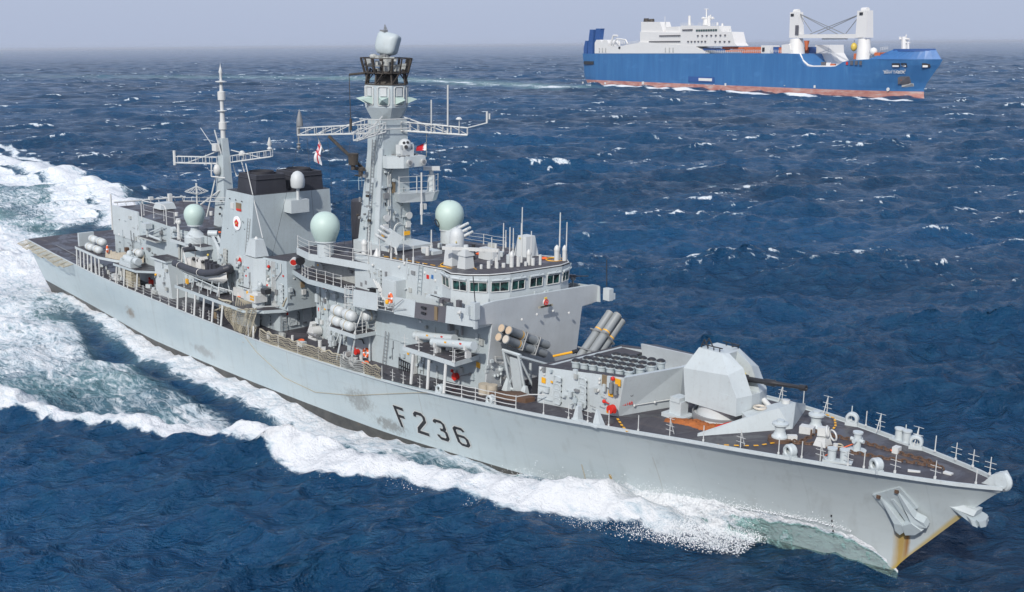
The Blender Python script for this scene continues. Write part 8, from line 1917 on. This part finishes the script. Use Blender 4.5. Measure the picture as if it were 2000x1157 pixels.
# name on the bow in Latin and Arabic script
def fs_text(txt, pos, size, nm='lettering'):
    me = text_mesh(txt, size, .05); me.materials.clear(); me.materials.append(M['cargo_white']); o = bpy.data.objects.new(nm, me); COL.objects.link(o); o.parent = cargo
    u, z = pos; a = Vector(fs(u-6, z, shell_v(u-6, z))); b = Vector(fs(u+6, z, shell_v(u+6, z))); top = Vector(fs(u, z+1.5, shell_v(u, z+1.5))); bot = Vector(fs(u, z-1.5, shell_v(u, z-1.5)))
    x = (b-a).normalized(); zz_ = (top-bot); zz_ = (zz_-x*zz_.dot(x)).normalized(); n_ = x.cross(zz_); c = Vector(fs(u, z, shell_v(u, z)))+n_*(.5 if n_.dot(Vector((-SV[0], -SV[1], 0))) > 0 else -.5); of = ORG[cargo.name]
    o.matrix_local = Matrix.Translation(c-Vector(of)) @ Matrix((x, zz_, n_)).transposed().to_4x4()
fs_text('Bahri TABUK', (331.77,14.75), 2.3); fs_text('\u0628\u062d\u0631\u064a \u062a\u0628\u0648\u0643', (331.67,16.06), 2.2)
# white superstructure pieces, (u,z) outlines
W_ = 'cargo_white'
def S_(pts, v0, v1, name, mat=W_, parent=None): return cg(poly(pts, v0, v1), name, mat, parent)
deckh = S_([(39.49,24.94), (39.39,30.76), (53.2,29.93), (64.5,31.46), (81.02,32.92), (81.0,33.68), (150.71,30.39), (162.59,25.2)], .6, 16, 'lower_house')
S_([(19.24,24.9), (19.14,33.26), (21.39,35.67), (26.68,35.63), (29.71,33.6), (31.92,35.59), (37.11,35.15), (39.35,33.15), (39.49,24.94)], .8, 12, 'stern_house')
fnl = S_([(81.02,32.92), (80.61,48.54), (105.06,48.03), (108.47,41.68), (110.04,32.76)], 3, 12, 'funnel_casing')
S_([(81.1,29.86), (80.8,41.31), (132.93,39.88), (133.31,29.72)], 2, 15, 'accommodation')
S_([(111.1,39.42), (110.63,44.23), (126.01,44.33), (126.81,39.23)], 4, 10, 'top_house')
S_([(133.31,29.72), (133.35,44.92), (177.03,43.79), (177.76,39.98), (190.93,39.46), (193.98,32.29), (196.76,30.24), (151.31,30.03), (144.2,29.7)], .8, 11, 'bridge_block')
mb = MB()
for px in (0,): pass
for a, b in (((75.21,48.67), (79.86,51.25)), ((82.62,48.52), (86.54,50.71))): mb.cyl(fs((a[0]+b[0])/2, a[1], 10), fs((a[0]+b[0])/2, b[1], 10), 2.2, 1.9, n=14)
cg(mb, 'exhaust_pipe', 'sooty', fnl)
for i in range(9):
    a = (151.47,40.52); b = (175.45,41.74); w = (b[0]-a[0])/9; u0 = a[0]+w*i+.4; mb = MB(); v = .55; mb.loft([fs(u0,a[1],v), fs(u0+w*.7,a[1],v), fs(u0+w*.7,b[1],v), fs(u0,b[1],v)], [fs(u0,a[1],v-.3), fs(u0+w*.7,a[1],v-.3), fs(u0+w*.7,b[1],v-.3), fs(u0,b[1],v-.3)]); cg(mb, 'window', 'glass')
for (x0, x1, y, n_, vv) in ():
    pass
WIN = [((106.02,37.81), (133.02,37.52), 12, 1.7), ((93.07,33.61), (133.17,33.35), 18, 1.7), ((135.91,41.64), (147.89,41.46), 6, .5), ((151.59,37.5), (186.7,37.13), 7, .5), ((141.05,33.48), (164.53,33.33), 6, .5), ((171.35,33.29), (191.24,33.16), 4, .5)]
for a, b, n_, v in WIN:
    for i in range(n_): u = a[0]+(b[0]-a[0])*(i+.5)/n_; mb = MB(); mb.box(fs(u, a[1], v), (1.15,1.15,.9), rz=math.atan2(SU[1], SU[0])); cg(mb, 'porthole', 'dark_panel')
for a in ((55.35,29.33),): mb = MB(); mb.box(fs(a[0],a[1],.5), (2.2,.6,1.6), rz=math.atan2(SU[1], SU[0])); cg(mb, 'window', 'black')
for k, a in enumerate(((115.95,27.55), (121.0,27.55), (125.37,27.54), (26.79,27.58), (31.29,27.58), (35.76,27.57))): mb = MB(); mb.box(fs(a[0],a[1],.45), (1.2,.5,3.4), rz=math.atan2(SU[1], SU[0])); cg(mb, 'louvre', 'cargo_grey')
def post(x0, y0, x1, y1, r, v, name='post', mat=W_, n=10):
    pass
PST = [((139.41,44.81), (139.14,51.62), 1.1, 4), ((161.77,44.06), (161.46,51.05), 1.1, 4), ((151.3,44.6), (151.12,48.84), 2.6, 10), ((151.12,48.84), (150.81,56.25), .6, 10), ((146.38,49.66), (159.24,49.36), .8, 10), ((147.52,50.7), (147.59,48.92), .7, 10), ((155.66,51.9), (155.82,48.03), .6, 10), ((158.04,50.44), (158.11,48.69), .9, 10), ((148.48,55.97), (153.17,55.83), .3, 10), ((107.1,44.29), (106.86,52.06), .2, 6), ((169.72,44.26), (169.63,46.35), .7, 5), ((175.35,43.82), (175.27,45.54), .8, 5), ((186.58,39.52), (186.5,41.23), .3, 3), ((181.1,39.59), (181.02,41.31), .3, 3)]
for a, b, r, v in PST: mb = MB(); mb.cyl(fs(a[0], a[1], v), fs(b[0], b[1], v), r, r*.85, n=10); cg(mb, 'mast' if r < 2 else 'mast_base', W_)
for a, b in (((133.35,44.92), (147.76,44.66)), ((153.64,44.56), (176.45,44.14)), ((177.75,40.16), (190.37,39.81)), ((64.5,31.46), (81.02,32.92)), ((40.12,31.16), (53.19,30.32)), ((162.57,25.59), (251.34,25.74)), ((331.01,27.62), (325.56,27.19))):
    mb = MB(); n_ = max(3, int((b[0]-a[0])/2.2)) if b[0] > a[0] else 4
    for h in (.7, 1.7): mb.cyl(fs(a[0], a[1]+h, .8), fs(b[0], b[1]+h, .8), .10, n=4)
    for i in range(n_+1): u = a[0]+(b[0]-a[0])*i/n_; z = a[1]+(b[1]-a[1])*i/n_; mb.cyl(fs(u, z, .8), fs(u, z+1.8, .8), .10, n=4)
    cg(mb, 'guard_rail', W_)
# davit, lifeboat frames aft
mb = MB(); pts = [(39.41,29.96), (44.37,38.66), (50.16,38.59)]; mb.tube([fs(*p, 2) for p in pts], .8, 6); mb.tube([fs(*p, 2) for p in ((40.16,28.77), (49.48,36.24), (61.61,35.36), (64.49,32.23))], .6, 6)
for k, p in enumerate(((51.0,32.3), (53.87,32.28), (56.72,32.27), (59.56,32.26))): mb.cyl(fs(*p, 2), fs(p[0], p[1]+3.5, 2), .4, n=5)
cg(mb, 'boat_davit', W_)
# containers and vehicles on deck
for i, (a, b, mt) in enumerate((((201.69,27.52), (211.53,29.52), 'container_orange'), ((212.16,27.52), (221.26,29.5), 'container_orange'), ((178.31,28.22), (189.79,29.75), 'container_orange'), ((189.88,27.87), (200.54,29.38), 'container_orange'), ((156.71,27.18), (170.43,28.75), 'cargo_darkblue'), ((171.08,26.83), (180.53,28.39), 'cargo_darkblue'), ((181.73,26.32), (197.97,27.52), 'container_orange'), ((199.14,25.48), (220.88,27.18), 'container_orange'), ((230.51,25.54), (235.7,29.46), 'cargo_darkblue'), ((235.94,25.55), (240.6,29.12), 'container_orange'), ((302.36,22.06), (309.58,25.4), 'container_orange'), ((242.7,25.42), (251.91,29.3), 'container_orange'), ((249.81,25.43), (253.31,29.3), 'cargo_darkblue'), ((318.62,24.24), (323.27,26.01), 'container_orange'))):
    v0 = 3 if i not in (11, 12) else 14
    labs = 'container'
    mb = poly([(a[0],a[1]), (b[0],a[1]), (b[0],b[1]), (a[0],b[1])], v0, v0+5)
    o = bpy.data.objects.new('shipping_container', mb.mesh('shipping_container', fs(a[0], a[1], v0))); COL.objects.link(o); o.location = fs(a[0], a[1], v0); o.data.materials.append(M[mt]); o['category'] = 'container'; o['group'] = 'containers on the deck of the cargo ship'
    o['label'] = ['orange container on the cargo ship directly right of the bridge front, upper tier, left one', 'orange container on the cargo ship right up against the small white deckhouse', 'orange container under the front slope of the bridge block, upper one', 'orange container between the bridge block and the pair of orange containers', 'dark blue container under the bridge overhang, farther aft', 'dark blue container under the bridge overhang, farther forward', 'low orange container below the bridge front', 'long low orange container behind the rail of the cargo ship', 'dark blue container just right of the small white deckhouse', 'orange container left of the first crane pedestal', 'orange container at the foot of the second crane', 'orange container seen through the hull notch', 'dark blue container seen through the hull notch', 'orange container between the second crane and the forecastle'][i]
    ROOTS.append(o); o['world_frame'] = 1
S_([(221.49,25.36), (221.2,30.49), (229.73,30.46), (230.02,25.38)], .7, 9, 'deckhouse'); 
a = (223.88,27.84); mb = MB(); mb.box(fs(a[0],a[1],.5), (2.0,.6,2.6), rz=math.atan2(SU[1], SU[0])); cg(mb, 'window', 'black')
S_([(241.31,25.4), (240.98,30.74), (248.14,31.35), (250.41,25.42)], .7, 10, 'vent_house')
# ramp housing in the notch
S_([(253.16,16.65), (250.83,23.44), (251.29,30.56), (264.18,30.51), (264.99,25.42), (269.39,20.66), (275.82,18.19), (275.02,16.91)], 20, 32, 'ramp_housing')
S_([(247.55,17.69), (248.55,24.18), (261.08,25.18), (264.4,16.91)], 24, 30, 'ramp', 'cargo_grey')
mb = MB(); mb.tube([fs(*p, 2) for p in ((257.01,25.28), (259.61,21.15), (264.89,18.03), (269.52,17.26), (292.5,17.54), (294.96,19.12))], .7, 6); cg(mb, 'notch_rim', W_)
for k, a in enumerate(((274.43,18.14), (278.9,18.18), (282.46,17.91))): mb = MB(); mb.box(fs(a[0],a[1],6), (3,2,4-.8*k), rz=.2); cg(mb, 'deck_gear', ('dark_panel', 'cargo_white', 'container_orange')[k])
# cranes
def crane2(lo, ped, top, w0, w1, name='deck_crane'):
    pass
for k, (pb, pt_, tt, w0, w1) in enumerate((((249.53,25.19), (248.93,34.51), (247.87,51.13), 5.8, 3.7), ((308.05,22.02), (307.13,34.02), (306.69,50.39), 5.0, 4.3))):
    mb = MB(); mb.cyl(fs(pb[0],pb[1]-3,6), fs(pt_[0],pt_[1],6), w0, w0*.72, n=16); pe = cg(mb, 'crane_pedestal', W_)
    mb = MB(); a = [fs(pt_[0]+s*w1, pt_[1]+.6, 6+t) for s, t in ((-1,-3), (1,-3), (1,3), (-1,3))]; b = [fs(tt[0]+s*w1*.92, tt[1], 6+t) for s, t in ((-1,-2.4), (1,-2.4), (1,2.4), (-1,2.4))]; mb.loft(a, b); tw_ = cg(mb, 'crane_tower', W_, pe)
    mb = MB(); mb.cyl(fs(tt[0]-w1*.5, tt[1]+.3, 6), fs(tt[0]+w1*.5, tt[1]+.3, 6), 1.6, n=10); cg(mb, 'sheave_head', W_, pe)
    mb = MB(); mb.box(fs(tt[0]+(-1 if k == 0 else -.5)*1.0, tt[1]-1.8, 3.4), (2.6,.5,1.6), rz=math.atan2(SU[1], SU[0])); cg(mb, 'sheave_slot', 'black', pe)
J0, J1 = (253.06,36.07), (304.13,35.54)
mb = MB(); h = ((269.04,37.31)[1]-(269.23,34.5)[1])/2
mb.loft([fs(J0[0], J0[1]-h*.8, 4), fs(J0[0], J0[1]-h*.8, 8), fs(J0[0], J0[1]+h*.8, 8), fs(J0[0], J0[1]+h*.8, 4)], [fs(J1[0], J1[1]-h*.9, 4), fs(J1[0], J1[1]-h*.9, 8), fs(J1[0], J1[1]+h*.9, 8), fs(J1[0], J1[1]+h*.9, 4)]); cg(mb, 'crane_jib', W_)
mb = MB(); mb.box(fs((J0[0]+J1[0])/2+4, J0[1]-h*1.25, 6), (20,2,1.2), rz=math.atan2(SU[1], SU[0])); cg(mb, 'jib_trolley', W_)
for a, b in (((248.36,50.8), (291.0,36.9)), ((248.36,50.8), (284.97,36.97)), ((305.97,49.22), (260.86,37.25)), ((305.97,49.22), (267.7,37.17)), ((303.93,48.98), (291.83,37.19)), ((250.77,49.78), (262.13,38.81))):
    mb = MB(); mb.cyl(fs(*a, 6), fs(*b, 6), .24 if a[0] != b[0] else .1, n=5); cg(mb, 'crane_wire', 'steel')
a = (299.18,29.25); mb = MB(); mb.cyl(fs(a[0], (298.87,33.48)[1], 6), fs(a[0], a[1]+2, 6), .15, n=4); cg(mb, 'hoist_wire', 'steel'); mb = MB(); mb.ball(fs(a[0], a[1], 6), 2.0, 10, (1,1,1.3)); cg(mb, 'hook_block', 'gold')
a = (258.26,31.26); mb = MB(); mb.cyl(fs(a[0], a[1]+2, 6), fs(a[0], a[1]-4, 6), 1.8, .6, n=10); cg(mb, 'hook_block', 'container_orange')
a = (252.11,39.91); mb = MB(); mb.box(fs(a[0], a[1], 3), (2.2,1,6), rz=math.atan2(SU[1], SU[0])); cg(mb, 'crane_cab', 'dark_panel')
# stern ramp standing folded, dark blue
for pts, v0, v1 in (([(5.31,24.29), (6.01,33.33), (8.24,43.94), (13.65,43.86), (12.32,24.31)], 3, 9), ([(13.84,26.76), (14.5,36.95), (15.94,44.63), (22.79,44.52), (22.05,42.93), (19.21,27.58)], 4, 8), ([(-0.96,19.29), (-1.03,28.83), (1.29,35.01), (4.43,34.99), (4.49,28.41), (2.21,19.32)], 3, 9), ([(-0.13,15.98), (-0.99,23.44), (2.17,24.28), (2.23,16.83)], 6, 12)):
    S_(pts, v0, v1, 'stern_ramp', 'cargo_darkblue')
# fore mast with radar
for a, b, r in (((329.25,27.62), (328.64,34.96), 1.6), ((332.34,27.62), (331.98,32.0), .7), ((325.65,33.52), (332.62,33.46), .7), ((325.53,34.99), (325.65,33.52), .6), ((330.19,34.94), (330.09,36.11), .4), ((329.32,31.43), (333.18,31.41), .5)):
    mb = MB(); mb.cyl(fs(a[0],a[1],16), fs(b[0],b[1],16), r, n=8); cg(mb, 'fore_mast', W_)
a = (316.97,26.55); mb = MB(); mb.ball(fs(a[0],a[1],4), 2.4, 10); cg(mb, 'vent_cowl', W_)

# ---------------------------------------------------------------- set everything of the frigate's frame on the level sea
for o in ROOTS:
    if o.get('world_frame'): continue
    o.matrix_world = TW @ o.matrix_basis
